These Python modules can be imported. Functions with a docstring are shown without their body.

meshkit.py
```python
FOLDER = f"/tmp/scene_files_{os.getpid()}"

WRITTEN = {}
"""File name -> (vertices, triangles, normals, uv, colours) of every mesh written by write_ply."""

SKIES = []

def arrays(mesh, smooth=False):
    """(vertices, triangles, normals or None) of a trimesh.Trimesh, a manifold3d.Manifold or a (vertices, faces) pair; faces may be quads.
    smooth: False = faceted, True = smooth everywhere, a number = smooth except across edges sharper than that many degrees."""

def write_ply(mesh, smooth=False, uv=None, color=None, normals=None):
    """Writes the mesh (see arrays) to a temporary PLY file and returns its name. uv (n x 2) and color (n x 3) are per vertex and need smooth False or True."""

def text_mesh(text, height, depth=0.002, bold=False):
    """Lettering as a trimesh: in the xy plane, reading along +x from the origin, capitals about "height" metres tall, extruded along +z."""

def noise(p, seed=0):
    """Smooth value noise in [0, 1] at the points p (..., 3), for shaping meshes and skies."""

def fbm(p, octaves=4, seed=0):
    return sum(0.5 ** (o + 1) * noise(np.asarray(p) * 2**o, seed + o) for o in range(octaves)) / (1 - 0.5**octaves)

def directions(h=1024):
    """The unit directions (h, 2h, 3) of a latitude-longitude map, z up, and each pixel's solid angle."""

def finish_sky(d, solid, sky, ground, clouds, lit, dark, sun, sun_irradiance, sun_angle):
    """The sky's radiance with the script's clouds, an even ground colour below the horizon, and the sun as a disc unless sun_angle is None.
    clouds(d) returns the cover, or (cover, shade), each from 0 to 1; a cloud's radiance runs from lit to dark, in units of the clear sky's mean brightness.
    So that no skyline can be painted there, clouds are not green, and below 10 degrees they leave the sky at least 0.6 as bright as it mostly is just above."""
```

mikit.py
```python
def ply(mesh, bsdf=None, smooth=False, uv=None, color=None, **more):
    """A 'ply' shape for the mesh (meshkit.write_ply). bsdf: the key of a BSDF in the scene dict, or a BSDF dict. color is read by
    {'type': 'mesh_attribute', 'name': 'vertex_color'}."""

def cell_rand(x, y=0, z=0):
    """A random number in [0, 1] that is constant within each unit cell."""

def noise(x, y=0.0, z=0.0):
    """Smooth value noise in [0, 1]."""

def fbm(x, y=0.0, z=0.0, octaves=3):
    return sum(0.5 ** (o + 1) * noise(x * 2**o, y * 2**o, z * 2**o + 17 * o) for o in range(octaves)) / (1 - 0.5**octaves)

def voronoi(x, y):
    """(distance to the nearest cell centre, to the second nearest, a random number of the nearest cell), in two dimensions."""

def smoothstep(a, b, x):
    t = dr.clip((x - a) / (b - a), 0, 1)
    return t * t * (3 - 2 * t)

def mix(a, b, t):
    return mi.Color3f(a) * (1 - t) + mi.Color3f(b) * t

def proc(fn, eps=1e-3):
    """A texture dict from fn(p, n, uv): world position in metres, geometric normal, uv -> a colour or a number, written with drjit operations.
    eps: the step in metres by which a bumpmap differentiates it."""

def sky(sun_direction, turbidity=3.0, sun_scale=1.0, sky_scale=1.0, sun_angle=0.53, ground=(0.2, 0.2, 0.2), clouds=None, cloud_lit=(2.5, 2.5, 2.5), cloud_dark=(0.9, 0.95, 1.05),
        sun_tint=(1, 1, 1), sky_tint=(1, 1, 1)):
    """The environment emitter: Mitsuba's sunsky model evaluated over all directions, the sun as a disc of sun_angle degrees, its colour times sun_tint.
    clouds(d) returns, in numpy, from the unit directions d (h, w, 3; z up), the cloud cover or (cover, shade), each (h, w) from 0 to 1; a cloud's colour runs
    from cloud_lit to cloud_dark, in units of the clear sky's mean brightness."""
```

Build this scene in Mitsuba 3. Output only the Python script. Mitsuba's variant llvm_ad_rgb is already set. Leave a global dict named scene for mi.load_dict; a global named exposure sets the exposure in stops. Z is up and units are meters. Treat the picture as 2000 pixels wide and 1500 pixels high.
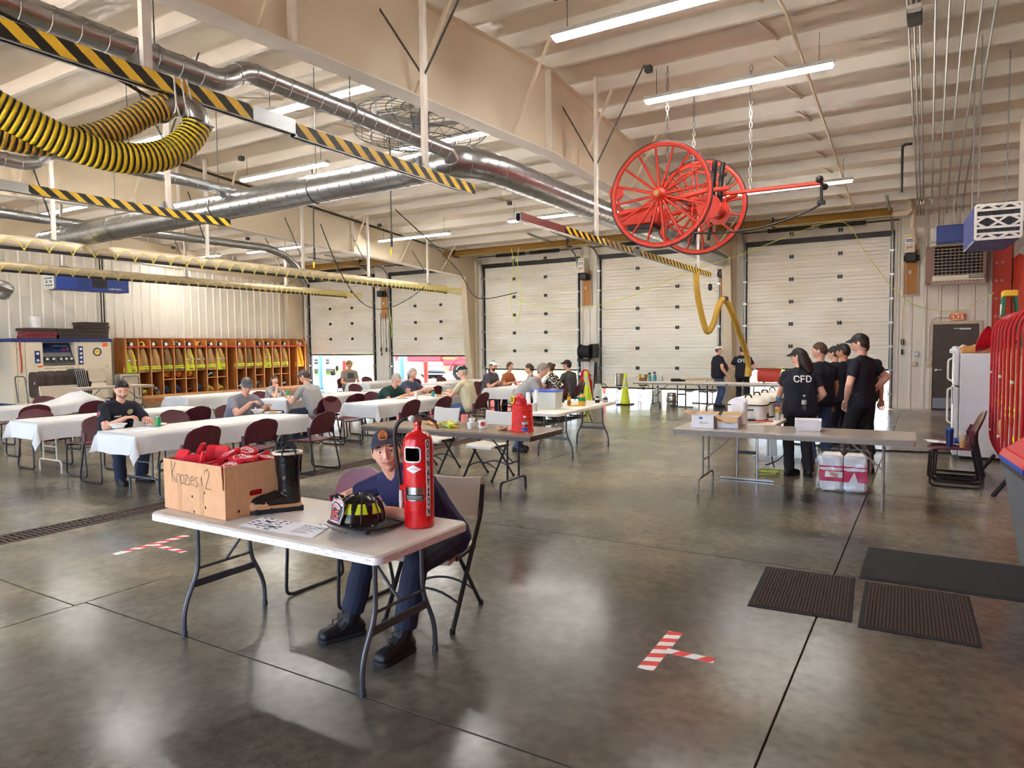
import math, random
import numpy as np, trimesh, manifold3d as m3
import mitsuba as mi, drjit as dr, mikit, meshkit
from shapely.geometry import Polygon, box as sbox, LineString, Point
from shapely import affinity
from shapely.ops import unary_union
T = mi.ScalarTransform4f
rng = random.Random(7)
nrg = np.random.default_rng(7)
scene, labels = {}, {}

# ---------------------------------------------------------------- camera, sky, lamps' strength, exposure
def _camera():
    f, yaw, pitch, roll = 1350.0, -0.5436, 0.0546, -0.0105
    cy, sy = math.cos(yaw), math.sin(yaw)
    fwd = np.array([sy*math.cos(pitch), cy*math.cos(pitch), -math.sin(pitch)])
    r = np.array([cy, -sy, 0]); u = np.cross(r, fwd)
    up = -math.sin(roll)*r + math.cos(roll)*u
    o = np.array([0, 0, 1.70])
    return {'type': 'perspective', 'fov_axis': 'x', 'fov': 2*math.degrees(math.atan(1000/f)), 'near_clip': 0.05, 'far_clip': 500.0,
            'to_world': T().look_at(origin=o.tolist(), target=(o+fwd).tolist(), up=up.tolist())}
scene['camera'] = _camera()
def clouds(d):
    n = meshkit.fbm(d*np.array([3, 3, 6.0]), 4, 3)
    return np.clip((n-0.42)*4, 0, 1)*0.8
scene['sky'] = mikit.sky((-0.25, 0.42, 0.87), turbidity=3.5, sun_scale=2.5, sky_scale=2.5, ground=(0.32, 0.32, 0.30), clouds=clouds, cloud_lit=(2.0, 2.0, 2.0), cloud_dark=(1.2, 1.2, 1.25))
LAMP = 8.0
exposure = 3.35

# ---------------------------------------------------------------- colours and materials
def lin(c):
    c = np.asarray(c, float)/255
    return np.where(c <= 0.04045, c/12.92, ((c+0.055)/1.055)**2.4)
def rgb(c): return {'type': 'rgb', 'value': [float(x) for x in lin(c)]}
def mat(name, c, rough=0.5, metal=0.0, spec=0.5, two=True, **kw):
    b = {'type': 'principled', 'base_color': rgb(c) if isinstance(c, (tuple, list)) else c, 'roughness': float(rough), 'metallic': float(metal), 'specular': float(spec), **kw}
    scene['mat_'+name] = {'type': 'twosided', 'bsdf': b} if two else b
    return name
def bump(name, inner, fn, scale, eps=1e-3):
    scene['mat_'+name] = {'type': 'twosided', 'bsdf': {'type': 'bumpmap', 'tex': mikit.proc(fn, eps), 'scale': float(scale), 'bsdf': inner}}
    return name

# ---------------------------------------------------------------- mesh helpers
def tm(v, f): return trimesh.Trimesh(np.asarray(v, float), np.asarray(f, int), process=False)
def cat(*ms):
    l = []
    for m in ms: l += list(m) if isinstance(m, (list, tuple)) else [m]
    return trimesh.util.concatenate(l)
def mv(m, t=(0, 0, 0), rz=0, rx=0, ry=0, s=None):
    m = m.copy()
    if s is not None: m.apply_scale(s)
    if rx: m.apply_transform(trimesh.transformations.rotation_matrix(math.radians(rx), [1, 0, 0]))
    if ry: m.apply_transform(trimesh.transformations.rotation_matrix(math.radians(ry), [0, 1, 0]))
    if rz: m.apply_transform(trimesh.transformations.rotation_matrix(math.radians(rz), [0, 0, 1]))
    m.apply_translation(t)
    return m
def bx(x0, x1, y0, y1, z0, z1):
    m = trimesh.creation.box([x1-x0, y1-y0, z1-z0]); m.apply_translation([(x0+x1)/2, (y0+y1)/2, (z0+z1)/2]); return m
def rbox(sx, sy, sz, r=0.01, at=(0, 0, 0)):
    "box with chamfered edges, centred"
    v = []
    for i in (-1, 1):
        for j in (-1, 1):
            for k in (-1, 1):
                a, b, c = i*sx/2, j*sy/2, k*sz/2
                v += [[a-i*r, b-j*r, c], [a-i*r, b, c-k*r], [a, b-j*r, c-k*r]]
    m = trimesh.convex.convex_hull(np.array(v)); m.apply_translation(at); return m
def rb(x0, x1, y0, y1, z0, z1, r=0.01):
    return rbox(x1-x0, y1-y0, z1-z0, r, ((x0+x1)/2, (y0+y1)/2, (z0+z1)/2))
def prism(poly, h, z=0):
    if not isinstance(poly, Polygon) and not hasattr(poly, 'geoms'): poly = Polygon(poly)
    m = cat([trimesh.creation.extrude_polygon(g, h, engine='earcut') for g in getattr(poly, 'geoms', [poly])])
    m.apply_translation([0, 0, z]); return m
def prism_x(poly, x0, x1):
    "poly given in (y, z), extruded along x"
    m = prism(poly, x1-x0); v = m.vertices.copy()
    m.vertices = np.stack([v[:, 2]+x0, v[:, 0], v[:, 1]], 1); return m
def prism_y(poly, y0, y1):
    "poly given in (x, z), extruded along y"
    m = prism(poly, y1-y0); v = m.vertices.copy()
    m.vertices = np.stack([v[:, 0], v[:, 2]+y0, v[:, 1]], 1); m.invert(); return m
def tube(pts, r, n=8, closed=False, cap=True):
    p = np.asarray(pts, float); k = len(p)
    if closed:
        t = np.roll(p, -1, 0)-np.roll(p, 1, 0)
    else:
        t = np.gradient(p, axis=0)
        if k > 2: t[1:-1] = [a/np.linalg.norm(a)+b/np.linalg.norm(b) for a, b in zip(p[1:-1]-p[:-2]+1e-12, p[2:]-p[1:-1]+1e-12)]
    t = t/(np.linalg.norm(t, axis=1, keepdims=True)+1e-12)
    a = np.cross(t[0], [0, 0, 1.0] if abs(t[0][2]) < 0.9 else [1.0, 0, 0]); a /= np.linalg.norm(a)
    rr = np.broadcast_to(r, (k,)); ang = np.arange(n)*2*np.pi/n+np.pi/n; v = []
    for i in range(k):
        a = a-t[i]*(a@t[i]); a /= np.linalg.norm(a); b = np.cross(t[i], a)
        q = rr[i]
        if not closed and 0 < i < k-1:
            d0 = p[i]-p[i-1]; d0 = d0/np.linalg.norm(d0); q = q/max(0.5, abs(d0@t[i]))
        v.append(p[i]+q*(np.cos(ang)[:, None]*a+np.sin(ang)[:, None]*b))
    v = np.concatenate(v); f = []
    for i in range(k if closed else k-1):
        j = (i+1) % k
        for s in range(n):
            s2 = (s+1) % n
            f += [[i*n+s, i*n+s2, j*n+s2], [i*n+s, j*n+s2, j*n+s]]
    if cap and not closed:
        c0, c1 = len(v), len(v)+1
        v = np.vstack([v, p[0], p[-1]])
        for s in range(n):
            s2 = (s+1) % n
            f += [[c0, s2, s], [c1, (k-1)*n+s, (k-1)*n+s2]]
    return tm(v, f)
def bent(pts, rad, n=5):
    "polyline with its corners rounded"
    p = [np.asarray(q, float) for q in pts]; out = [p[0]]
    for a, b, c in zip(p[:-2], p[1:-1], p[2:]):
        u, w = (a-b), (c-b); lu, lw = np.linalg.norm(u), np.linalg.norm(w)
        r = min(rad, lu*.49, lw*.49); s, e = b+u/lu*r, b+w/lw*r
        for t in np.linspace(0, 1, n): out.append((1-t)**2*s+2*t*(1-t)*b+t*t*e)
    return np.array(out+[p[-1]])
def spline(pts, n=24):
    from scipy.interpolate import CubicSpline
    p = np.asarray(pts, float); d = np.r_[0, np.cumsum(np.linalg.norm(np.diff(p, axis=0), axis=1))]
    return CubicSpline(d, p)(np.linspace(0, d[-1], n))
def lathe(prof, n=20):
    "profile of (r, z) from bottom to top, closed at the axis by its own points"
    p = np.asarray(prof, float); k = len(p); a = np.arange(n)*2*np.pi/n
    v = np.stack([p[:, :1]*np.cos(a), p[:, :1]*np.sin(a), np.repeat(p[:, 1:], n, 1)], -1).reshape(-1, 3); f = []
    for i in range(k-1):
        for s in range(n):
            s2 = (s+1) % n
            f += [[i*n+s, i*n+s2, (i+1)*n+s2], [i*n+s, (i+1)*n+s2, (i+1)*n+s]]
    return tm(v, f)
def cyl(r, h, at=(0, 0, 0), n=16, axis='z'):
    m = lathe([(0, 0), (r, 0), (r, h), (0, h)], n)
    if axis == 'y': m = mv(m, rx=-90)
    if axis == 'x': m = mv(m, ry=90)
    m.apply_translation(at); return m
def sph(r, at=(0, 0, 0), sub=2, s=(1, 1, 1)):
    m = trimesh.creation.icosphere(sub, r); m.apply_scale(s) if s != (1, 1, 1) else None; m.apply_translation(at); return m
def man(m):
    m = m.copy(); m.merge_vertices()
    return m3.Manifold(m3.Mesh(np.asarray(m.vertices, np.float32), np.asarray(m.faces, np.uint32)))
def unman(M):
    q = M.to_mesh(); return tm(q.vert_properties[:, :3], q.tri_verts)
def text(s, h, depth=0.002, bold=False): return meshkit.text_mesh(s, h, depth, bold)
def facing(m, at, n='y-', ):
    "flat thing modelled in xy (reading +x, up +y, thickness +z) stood up on a wall whose outward normal is n"
    m = m.copy(); v = m.vertices.copy(); x, y, z = v[:, 0], v[:, 1], v[:, 2]
    m.vertices = {'y-': np.stack([x, -z, y], 1), 'y+': np.stack([-x, z, y], 1), 'x+': np.stack([z, x, y], 1), 'x-': np.stack([-z, -x, y], 1)}[n]
    m.apply_translation(at); return m
def centred(m):
    b = m.bounds; m = m.copy(); m.apply_translation([-(b[0][0]+b[1][0])/2, -(b[0][1]+b[1][1])/2, 0]); return m

# ---------------------------------------------------------------- scene entries
_used = set()
def key(name):
    k, i = name, 0
    while k in _used: i += 1; k = f'{name}_{i:03d}'
    _used.add(k); return k
def thing(name, label, cat_, group=None):
    k = key(name); labels[k] = {"label": label, "category": cat_}
    if group: labels[k]['group'] = group
    return k
def struct(name, mesh, m, smooth=False):
    k = key(name); labels[k] = {'kind': 'structure'}
    if mesh is not None: scene[k] = mikit.ply(mesh, 'mat_'+m, smooth=smooth)
    return k
def part(parent, name, mesh, m, smooth=False, label=None, **more):
    k = key(parent+'__'+name)
    scene[k] = mikit.ply(mesh, 'mat_'+m, smooth=smooth, **more)
    if label: labels[k] = {'label': label}
    return k
def stuff(parent, name, mesh, m, smooth=False, label=None):
    k = part(parent, name, mesh, m, smooth); labels[k] = {'kind': 'stuff', **({'label': label} if label else {})}; return k
def solo(name, mesh, m, label, cat_, group=None, smooth=False):
    k = thing(name, label, cat_, group); scene[k] = mikit.ply(mesh, 'mat_'+m, smooth=smooth); return k
class Proto:
    "a thing built once at the origin; put() adds copies that share its meshes"
    def __init__(self): self.parts = []
    def add(self, name, mesh, m, smooth=False, label=None):
        self.parts.append((name, mikit.ply(mesh, 'mat_'+m, smooth=smooth), label)); return self
    def put(self, name, at, rz=0, label=None, cat_=None, group=None, scale=1, swap=None, rx=0, ry=0):
        k = thing(name, label, cat_, group)
        self.into(k, at, rz, scale, swap, rx, ry); return k
    def into(self, k, at, rz=0, scale=1, swap=None, rx=0, ry=0):
        M = T().translate([float(x) for x in at]).rotate([0, 0, 1], float(rz)).rotate([1, 0, 0], float(rx)).rotate([0, 1, 0], float(ry)).scale(scale if isinstance(scale, (list, tuple)) else float(scale))
        sub = {}
        for n, p, lab in self.parts:
            q = dict(p, to_world=M)
            if swap and n.split('__')[-1] in swap: q['bsdf'] = {'type': 'ref', 'id': 'mat_'+swap[n.split('__')[-1]]}
            if n == '':
                scene[k] = q; continue
            a = n.split('__')
            kk = key(k+'__'+n) if len(a) == 1 else key(sub.get(a[0], k+'__'+a[0])+'__'+a[1])
            sub[a[0]] = kk if len(a) == 1 else sub.get(a[0])
            scene[kk] = q
            if lab: labels[kk] = {'label': lab}
# ---------------------------------------------------------------- materials
F = mi.Float
def LC(*c): return mi.Color3f(*[float(x) for x in lin(c)])
def floor_col(p, n, uv):
    big = mikit.fbm(p.x*0.55, p.y*0.55, 3.0, 3); mid = mikit.fbm(p.x*2.3+9, p.y*2.3, 1.0, 3); fine = mikit.fbm(p.x*22, p.y*22, 0, 2)
    a, b, c_ = LC(98, 93, 78), LC(128, 119, 96), LC(68, 68, 66)
    col = mikit.mix(a, b, mikit.smoothstep(0.35, 0.7, mid*0.6+big*0.4))
    col = mikit.mix(col, c_, mikit.smoothstep(0.45, 0.75, big)*0.75)
    f1, f2, w = mikit.voronoi(p.x*16+mid*1.5, p.y*16+fine)
    crack = mikit.smoothstep(0.10, 0.0, f2-f1)*mikit.smoothstep(0.4, 0.62, mikit.fbm(p.x*0.8+40, p.y*0.8, 0, 2))
    col = col*(0.70+0.60*fine)
    return col*(1-0.28*crack)
def floor_rough(p, n, uv):
    return 0.12+0.20*mikit.fbm(p.x*1.3, p.y*1.3, 5.0, 3)
mat('floor', mikit.proc(floor_col), 0.2, spec=0.42)
scene['mat_floor']['bsdf']['roughness'] = mikit.proc(floor_rough)
mat('joint', (38, 36, 33), 0.9)
def wrinkle(p, n, uv):
    return mikit.fbm(p.x*3.5, p.y*9, 0, 3)+0.35*mikit.fbm(p.x*14, p.y*22, 4, 2)
mat('x', (196, 184, 166), 0.38)
bump('insulation', scene.pop('mat_x')['bsdf'], wrinkle, 0.02, 4e-3)
mat('purlin', (206, 200, 190), 0.5)
mat('cream_steel', (202, 188, 164), 0.5)
mat('beam', (202, 188, 164), 0.55)
mat('beam_white', (212, 206, 196), 0.5)
mat('panel_white', (220, 215, 203), 0.45)
def door_col(p, n, uv):
    s = mikit.fbm(p.x*0.9, p.z*2.5, 2.0, 3)
    return mikit.mix(LC(232, 228, 216), LC(216, 208, 188), mikit.smoothstep(0.35, 0.8, s)*0.7)
mat('door_panel', mikit.proc(door_col), 0.4)
mat('black', (22, 22, 23), 0.5)
mat('black_gloss', (16, 16, 17), 0.22)
mat('rubber', (27, 27, 29), 0.75)
mat('dark_grey', (62, 62, 62), 0.6)
mat('grey', (128, 128, 126), 0.55)
mat('light_grey', (178, 178, 174), 0.5)
mat('white', (232, 232, 228), 0.5)
mat('offwhite', (222, 216, 200), 0.5)
mat('paper', (236, 236, 238), 0.7)
mat('cloth', (218, 216, 212), 0.42, spec_tint=0.0)
mat('galv', (176, 178, 180), 0.3, 1.0)
mat('galv_dull', (150, 152, 152), 0.45, 1.0)
mat('chrome', (205, 205, 205), 0.15, 1.0)
mat('steel', (150, 150, 150), 0.3, 1.0)
mat('tube_grey', (92, 95, 100), 0.35, 0.6)
mat('tube_dark', (48, 49, 52), 0.32, 0.5)
mat('coil_yellow', (228, 210, 104), 0.45)
mat('yellow', (238, 200, 24), 0.45)
mat('hose_yellow', (232, 204, 40), 0.42)
mat('hose_old', (196, 156, 58), 0.5)
mat('hazard_yellow', (232, 190, 50), 0.45)
mat('hazard_black', (26, 24, 20), 0.5)
mat('lime', (214, 232, 40), 0.5)
mat('cord_yellow', (206, 212, 60), 0.5)
mat('red', (206, 32, 30), 0.3)
mat('red_gloss', (208, 22, 26), 0.16, clearcoat=0.6, clearcoat_gloss=0.95)
mat('red_cart', (200, 52, 34), 0.4)
mat('red_wall', (176, 52, 36), 0.55)
mat('red_rack', (184, 30, 38), 0.28)
mat('red_plastic', (196, 30, 44), 0.35)
mat('red_bucket', (226, 44, 36), 0.4)
mat('koozie', (206, 24, 40), 0.75)
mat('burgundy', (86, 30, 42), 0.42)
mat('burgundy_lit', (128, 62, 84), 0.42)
mat('table_white', (226, 220, 208), 0.45)
def grime(p, n, uv):
    s = mikit.fbm(p.x*40, p.y*40, p.z*120, 3); side = dr.select(dr.abs(n.z) < 0.5, 1.0, 0.35)
    top = mikit.mix(LC(214, 206, 194), LC(196, 186, 172), mikit.fbm(p.x*3, p.y*3, 0, 2))
    col = mikit.mix(top, LC(238, 234, 226), dr.select(dr.abs(n.z) < 0.5, 1.0, 0.0))
    return mikit.mix(col, LC(176, 162, 146), mikit.smoothstep(0.6, 0.8, s)*side*0.7)
mat('table_worn', mikit.proc(grime), 0.45)
mat('table_brown', (112, 92, 70), 0.22, spec=0.6)
mat('table_brown_edge', (70, 52, 46), 0.4)
mat('table_grey', (150, 142, 130), 0.2, spec=0.6)
mat('edge_worn', (150, 140, 128), 0.5)
mat('tan_seat', (190, 174, 154), 0.5)
mat('white_seat', (226, 220, 208), 0.5)
def card(p, n, uv):
    return LC(206, 160, 118)*(0.9+0.2*mikit.fbm(p.x*60, p.y*60, p.z*18, 2))
mat('cardboard', mikit.proc(card), 0.8)
mat('card_tape', (190, 142, 98), 0.5)
mat('card_plain', (188, 152, 110), 0.8)
mat('ink', (52, 44, 40), 0.8)
mat('print', (66, 66, 72), 0.8)
def wood_fn(p, n, uv):
    g = mikit.fbm(p.x*9, p.y*9, p.z*1.2, 3)
    return mikit.mix(LC(150, 88, 42), LC(188, 122, 62), g)
mat('wood', mikit.proc(wood_fn), 0.5)
mat('wood_edge', (206, 150, 96), 0.5)
mat('plywood', (178, 122, 62), 0.6)
mat('navy', (30, 34, 62), 0.8)
mat('navy_shirt', (34, 38, 78), 0.85)
mat('navy_pants', (30, 36, 56), 0.85)
mat('black_shirt', (24, 26, 38), 0.85)
mat('black_cloth', (26, 26, 30), 0.85)
mat('denim', (66, 86, 122), 0.85)
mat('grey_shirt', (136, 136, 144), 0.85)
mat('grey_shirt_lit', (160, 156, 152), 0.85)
mat('taupe_shirt', (140, 126, 114), 0.85)
mat('green_shirt', (24, 56, 52), 0.85)
mat('blue_shirt', (66, 74, 96), 0.85)
mat('cream_shirt', (204, 194, 160), 0.85)
mat('charcoal_shirt', (76, 74, 76), 0.85)
mat('orange_top', (170, 98, 58), 0.85)
def plaid1(p, n, uv):
    a = dr.select(dr.abs(dr.sin(p.x*90+p.y*60)) > 0.93, 1.0, 0.0)+dr.select(dr.abs(dr.sin(p.z*95)) > 0.93, 1.0, 0.0)
    return mikit.mix(LC(40, 38, 52), LC(120, 112, 122), dr.clip(F(a), 0, 1))
mat('plaid_dark', mikit.proc(plaid1), 0.85)
def plaid2(p, n, uv):
    a = 0.5+0.5*dr.sin(p.x*60+p.y*40); b = 0.5+0.5*dr.sin(p.z*55)
    return mikit.mix(LC(40, 52, 90), LC(190, 198, 214), dr.clip(F(a*b*1.3), 0, 1))
mat('plaid_blue', mikit.proc(plaid2), 0.85)
def floral(p, n, uv):
    a = mikit.noise(p.x*32+p.y*11, p.y*28, p.z*34)
    return mikit.mix(LC(28, 28, 30), LC(214, 210, 204), mikit.smoothstep(0.5, 0.58, a))
mat('floral', mikit.proc(floral), 0.85)
def skinmat(name, c): mat(name, c, 0.5, spec=0.35)
skinmat('skin', (222, 168, 142)); skinmat('skin_tan', (206, 148, 116)); skinmat('skin_pale', (226, 176, 152))
mat('lips', (190, 112, 104), 0.45)
mat('eye_white', (236, 232, 228), 0.25)
mat('iris', (52, 36, 26), 0.2)
mat('hair_dark', (42, 30, 24), 0.6)
mat('hair_brown', (74, 52, 36), 0.6)
mat('hair_grey', (132, 122, 108), 0.65)
mat('hair_white', (158, 152, 142), 0.65)
mat('cap_navy', (38, 44, 66), 0.8)
mat('cap_grey', (84, 86, 90), 0.85)
mat('cap_tan', (148, 122, 92), 0.85)
mat('leather_patch', (186, 104, 54), 0.6)
mat('glove_blue', (74, 150, 214), 0.5)
mat('turnout', (178, 138, 88), 0.85)
mat('turnout_dark', (136, 104, 64), 0.85)
mat('silver_tape', (206, 206, 200), 0.4)
mat('hivis', (216, 232, 52), 0.6)
mat('yellow_coat', (230, 170, 40), 0.7)
mat('blue_paint', (28, 48, 104), 0.4)
mat('blue_box', (34, 58, 128), 0.4)
mat('tarp_blue', (50, 74, 122), 0.7)
mat('cream_cabinet', (222, 208, 184), 0.45)
mat('orange', (232, 100, 40), 0.5)
mat('heater_brown', (140, 108, 96), 0.5)
mat('rust', (118, 84, 58), 0.7)
mat('brown_door', (70, 58, 46), 0.45)
mat('soffit', (96, 82, 72), 0.45)
mat('beige_wall', (206, 196, 184), 0.6)
mat('mat_brown', (66, 50, 44), 0.95)
mat('mat_black', (38, 40, 40), 0.95)
mat('drain', (84, 66, 56), 0.8)
mat('tape_red', (220, 46, 44), 0.6)
mat('bin_grey', (98, 102, 106), 0.4)
mat('bin_dark', (56, 60, 66), 0.4)
mat('fridge', (226, 228, 230), 0.4)
mat('tank', (206, 212, 204), 0.45)
mat('green_can', (28, 142, 82), 0.3)
mat('green_ladder', (34, 118, 82), 0.45)
mat('teal', (60, 140, 150), 0.4)
mat('purple', (70, 40, 90), 0.4)
mat('foam', (240, 238, 236), 0.6)
mat('food', (206, 150, 84), 0.7)
mat('salad', (150, 170, 70), 0.7)
mat('amber', (160, 96, 30), 0.25)
mat('mustard', (226, 178, 50), 0.4)
mat('candy_pink', (220, 150, 140), 0.5)
mat('blue_lid', (48, 78, 176), 0.4)
mat('blue_print', (60, 90, 180), 0.6)
mat('asphalt', (206, 202, 196), 0.9)
def grass_fn(p, n, uv):
    return mikit.mix(LC(96, 128, 46), LC(140, 164, 70), mikit.fbm(p.x*1.5, p.y*1.5, 0, 3))
mat('grass', mikit.proc(grass_fn), 0.95)
mat('bollard_blue', (110, 176, 226), 0.5)
mat('truck_white', (226, 228, 232), 0.3)
mat('truck_red', (214, 44, 62), 0.25)
mat('glass_dark', (30, 34, 38), 0.1)
mat('suitcase', (62, 48, 42), 0.7)
mat('tray_brown', (58, 44, 38), 0.6)
mat('tray_red', (120, 36, 46), 0.55)
mat('exit_sign', (240, 196, 150), 0.5)
mat('flag', (208, 168, 172), 0.8)
mat('badge', (190, 180, 140), 0.5)
mat('pink_print', (208, 40, 84), 0.5)
scene['mat_clear'] = {'type': 'thindielectric', 'int_ior': 1.35}
mat('bag_film', (240, 240, 244), 0.2, spec=0.8)
mat('brass', (206, 176, 118), 0.3, 1.0)
mat('pot', (190, 186, 178), 0.2, 1.0)
# ---------------------------------------------------------------- the setting
XL, XR, YF, YB = -22.55, 1.62, 20.25, -2.3
RIDGE, ZR, SL = 9.05, 5.70, 0.083
def zr(y): return ZR-SL*abs(y-RIDGE)          # underside of the purlins
def slabs():
    f = struct('floor', bx(XL-1, XR+1, YB-1, YF+0.35, -0.3, -0.02), 'joint')
    xs = [XL-.4, -17.64, -13.37, -9.10, -4.86, -0.57, XR+.6]; ys = [YB-.4, 2.43, 5.52, 8.68, 11.84, 15.0, 18.1, YF+.3]
    g = 0.004
    for a, b in zip(xs[:-1], xs[1:]):
        for c, d in zip(ys[:-1], ys[1:]):
            e, h = c, d
            if b <= -4.8 and abs(c-2.43) < .01: e = 2.36
            if b <= -4.8 and abs(d-2.43) < .01: h = 2.36
            for (p, q) in ([(a, b)] if not (a < -7.15 < b and e < 13) else [(a, -7.33), (-6.97, b)]):
                part(f, 'slab', rb(p+g, q-g, e+g, h-g, -0.03, 0.0, 0.002), 'floor')
slabs()
def drain():
    k = thing('trench_drain', 'long rusty iron trench drain grate let into the concrete floor', 'drain')
    part(k, 'channel', bx(-7.33, -6.97, YB, 11.84, -0.019, -0.016), 'black')
    for s in (-7.325, -6.985):
        part(k, 'frame', bx(s, s+.012, YB, 11.84, -0.02, 0.001), 'drain')
    g = [bx(-7.30, -7.0, y, y+0.022, -0.014, -0.001) for y in np.arange(0.01, .595, 0.05)]
    g += [bx(x, x+.02, 0.0, .6, -0.014, -0.001) for x in (-7.31, -7.16, -7.01)]
    p = mikit.ply(cat(g), 'mat_drain')
    for i, y in enumerate(np.arange(0.6, 11.3, 0.604)):
        scene[key(k+'__grate')] = dict(p, to_world=T().translate([0, float(y), 0]))
drain()
# ribbed metal sheet walls
def ribbed(w, z0, z1, rib=0.023):
    n = 3; s = w/n; prof = []
    for i in range(n):
        a = i*s
        prof += [(a, 0), (a+s*.36, 0), (a+s*.44, rib), (a+s*.56, rib), (a+s*.64, 0), (a+s-1e-3, 0)]
    prof = prof+[(x, y-.012) for x, y in prof[::-1]]
    return prism(prof, z1-z0, z0)
def sheet_wall(k, x0, x1, z0, z1, place, rib=0.023, m='panel_white', w=0.9):
    n = max(1, round((x1-x0)/w)); w = (x1-x0)/n; p = mikit.ply(ribbed(w, z0, z1, rib), 'mat_'+m)
    for i in range(n):
        scene[key(k+'__panel')] = dict(p, to_world=place(x0+i*w))
DOORS = [(-22.0, -18.42, 1.45), (-17.6, -14.05, 1.40), (-13.34, -9.69, 0.93), (-8.95, -5.22, 0.38), (-4.49, -0.86, 1.01)]
DTOP = 4.42
wb = struct('wall_back', bx(XL-.2, XR+.3, YF+.12, YF+.2, DTOP, 6.0), 'panel_white')
def on_back(x): return T().translate([float(x), YF-.0, 0]).scale([1, -1, 1])
edges = [XL]+[e for d in DOORS for e in d[:2]]+[-0.86]
for a, b in ((XL, -22.0), (-18.42, -17.6), (-14.05, -13.34), (-9.69, -8.95), (-5.22, -4.49), (-.86, 0.02)):
    sheet_wall(wb, a, b, 0, 5.1, on_back, w=.9)
    part(wb, 'backing', bx(a, b, YF+.014, YF+.2, 0, 5.1), 'panel_white')
sheet_wall(wb, .02, 1.06, 2.19, 5.1, on_back); sheet_wall(wb, 1.06, XR+.02, 0, 5.1, on_back)
part(wb, 'backing', bx(.02, XR+.3, YF+.014, YF+.2, 2.19, 5.1), 'panel_white'); part(wb, 'backing', bx(1.06, XR+.3, YF+.014, YF+.2, 0, 2.19), 'panel_white')
for a, b, _ in DOORS: part(wb, 'header', bx(a, b, YF, YF+.1, DTOP, 5.1), 'panel_white')
wl = struct('wall_left', bx(XL-.2, XL-.015, YB-.2, YF+.2, 0, 6.1), 'panel_white')
sheet_wall(wl, YB, YF, 0, 5.9, lambda y: T().translate([XL, float(y), 0]).rotate([0, 0, 1], 90).scale([1, -1, 1]), rib=.028)
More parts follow.
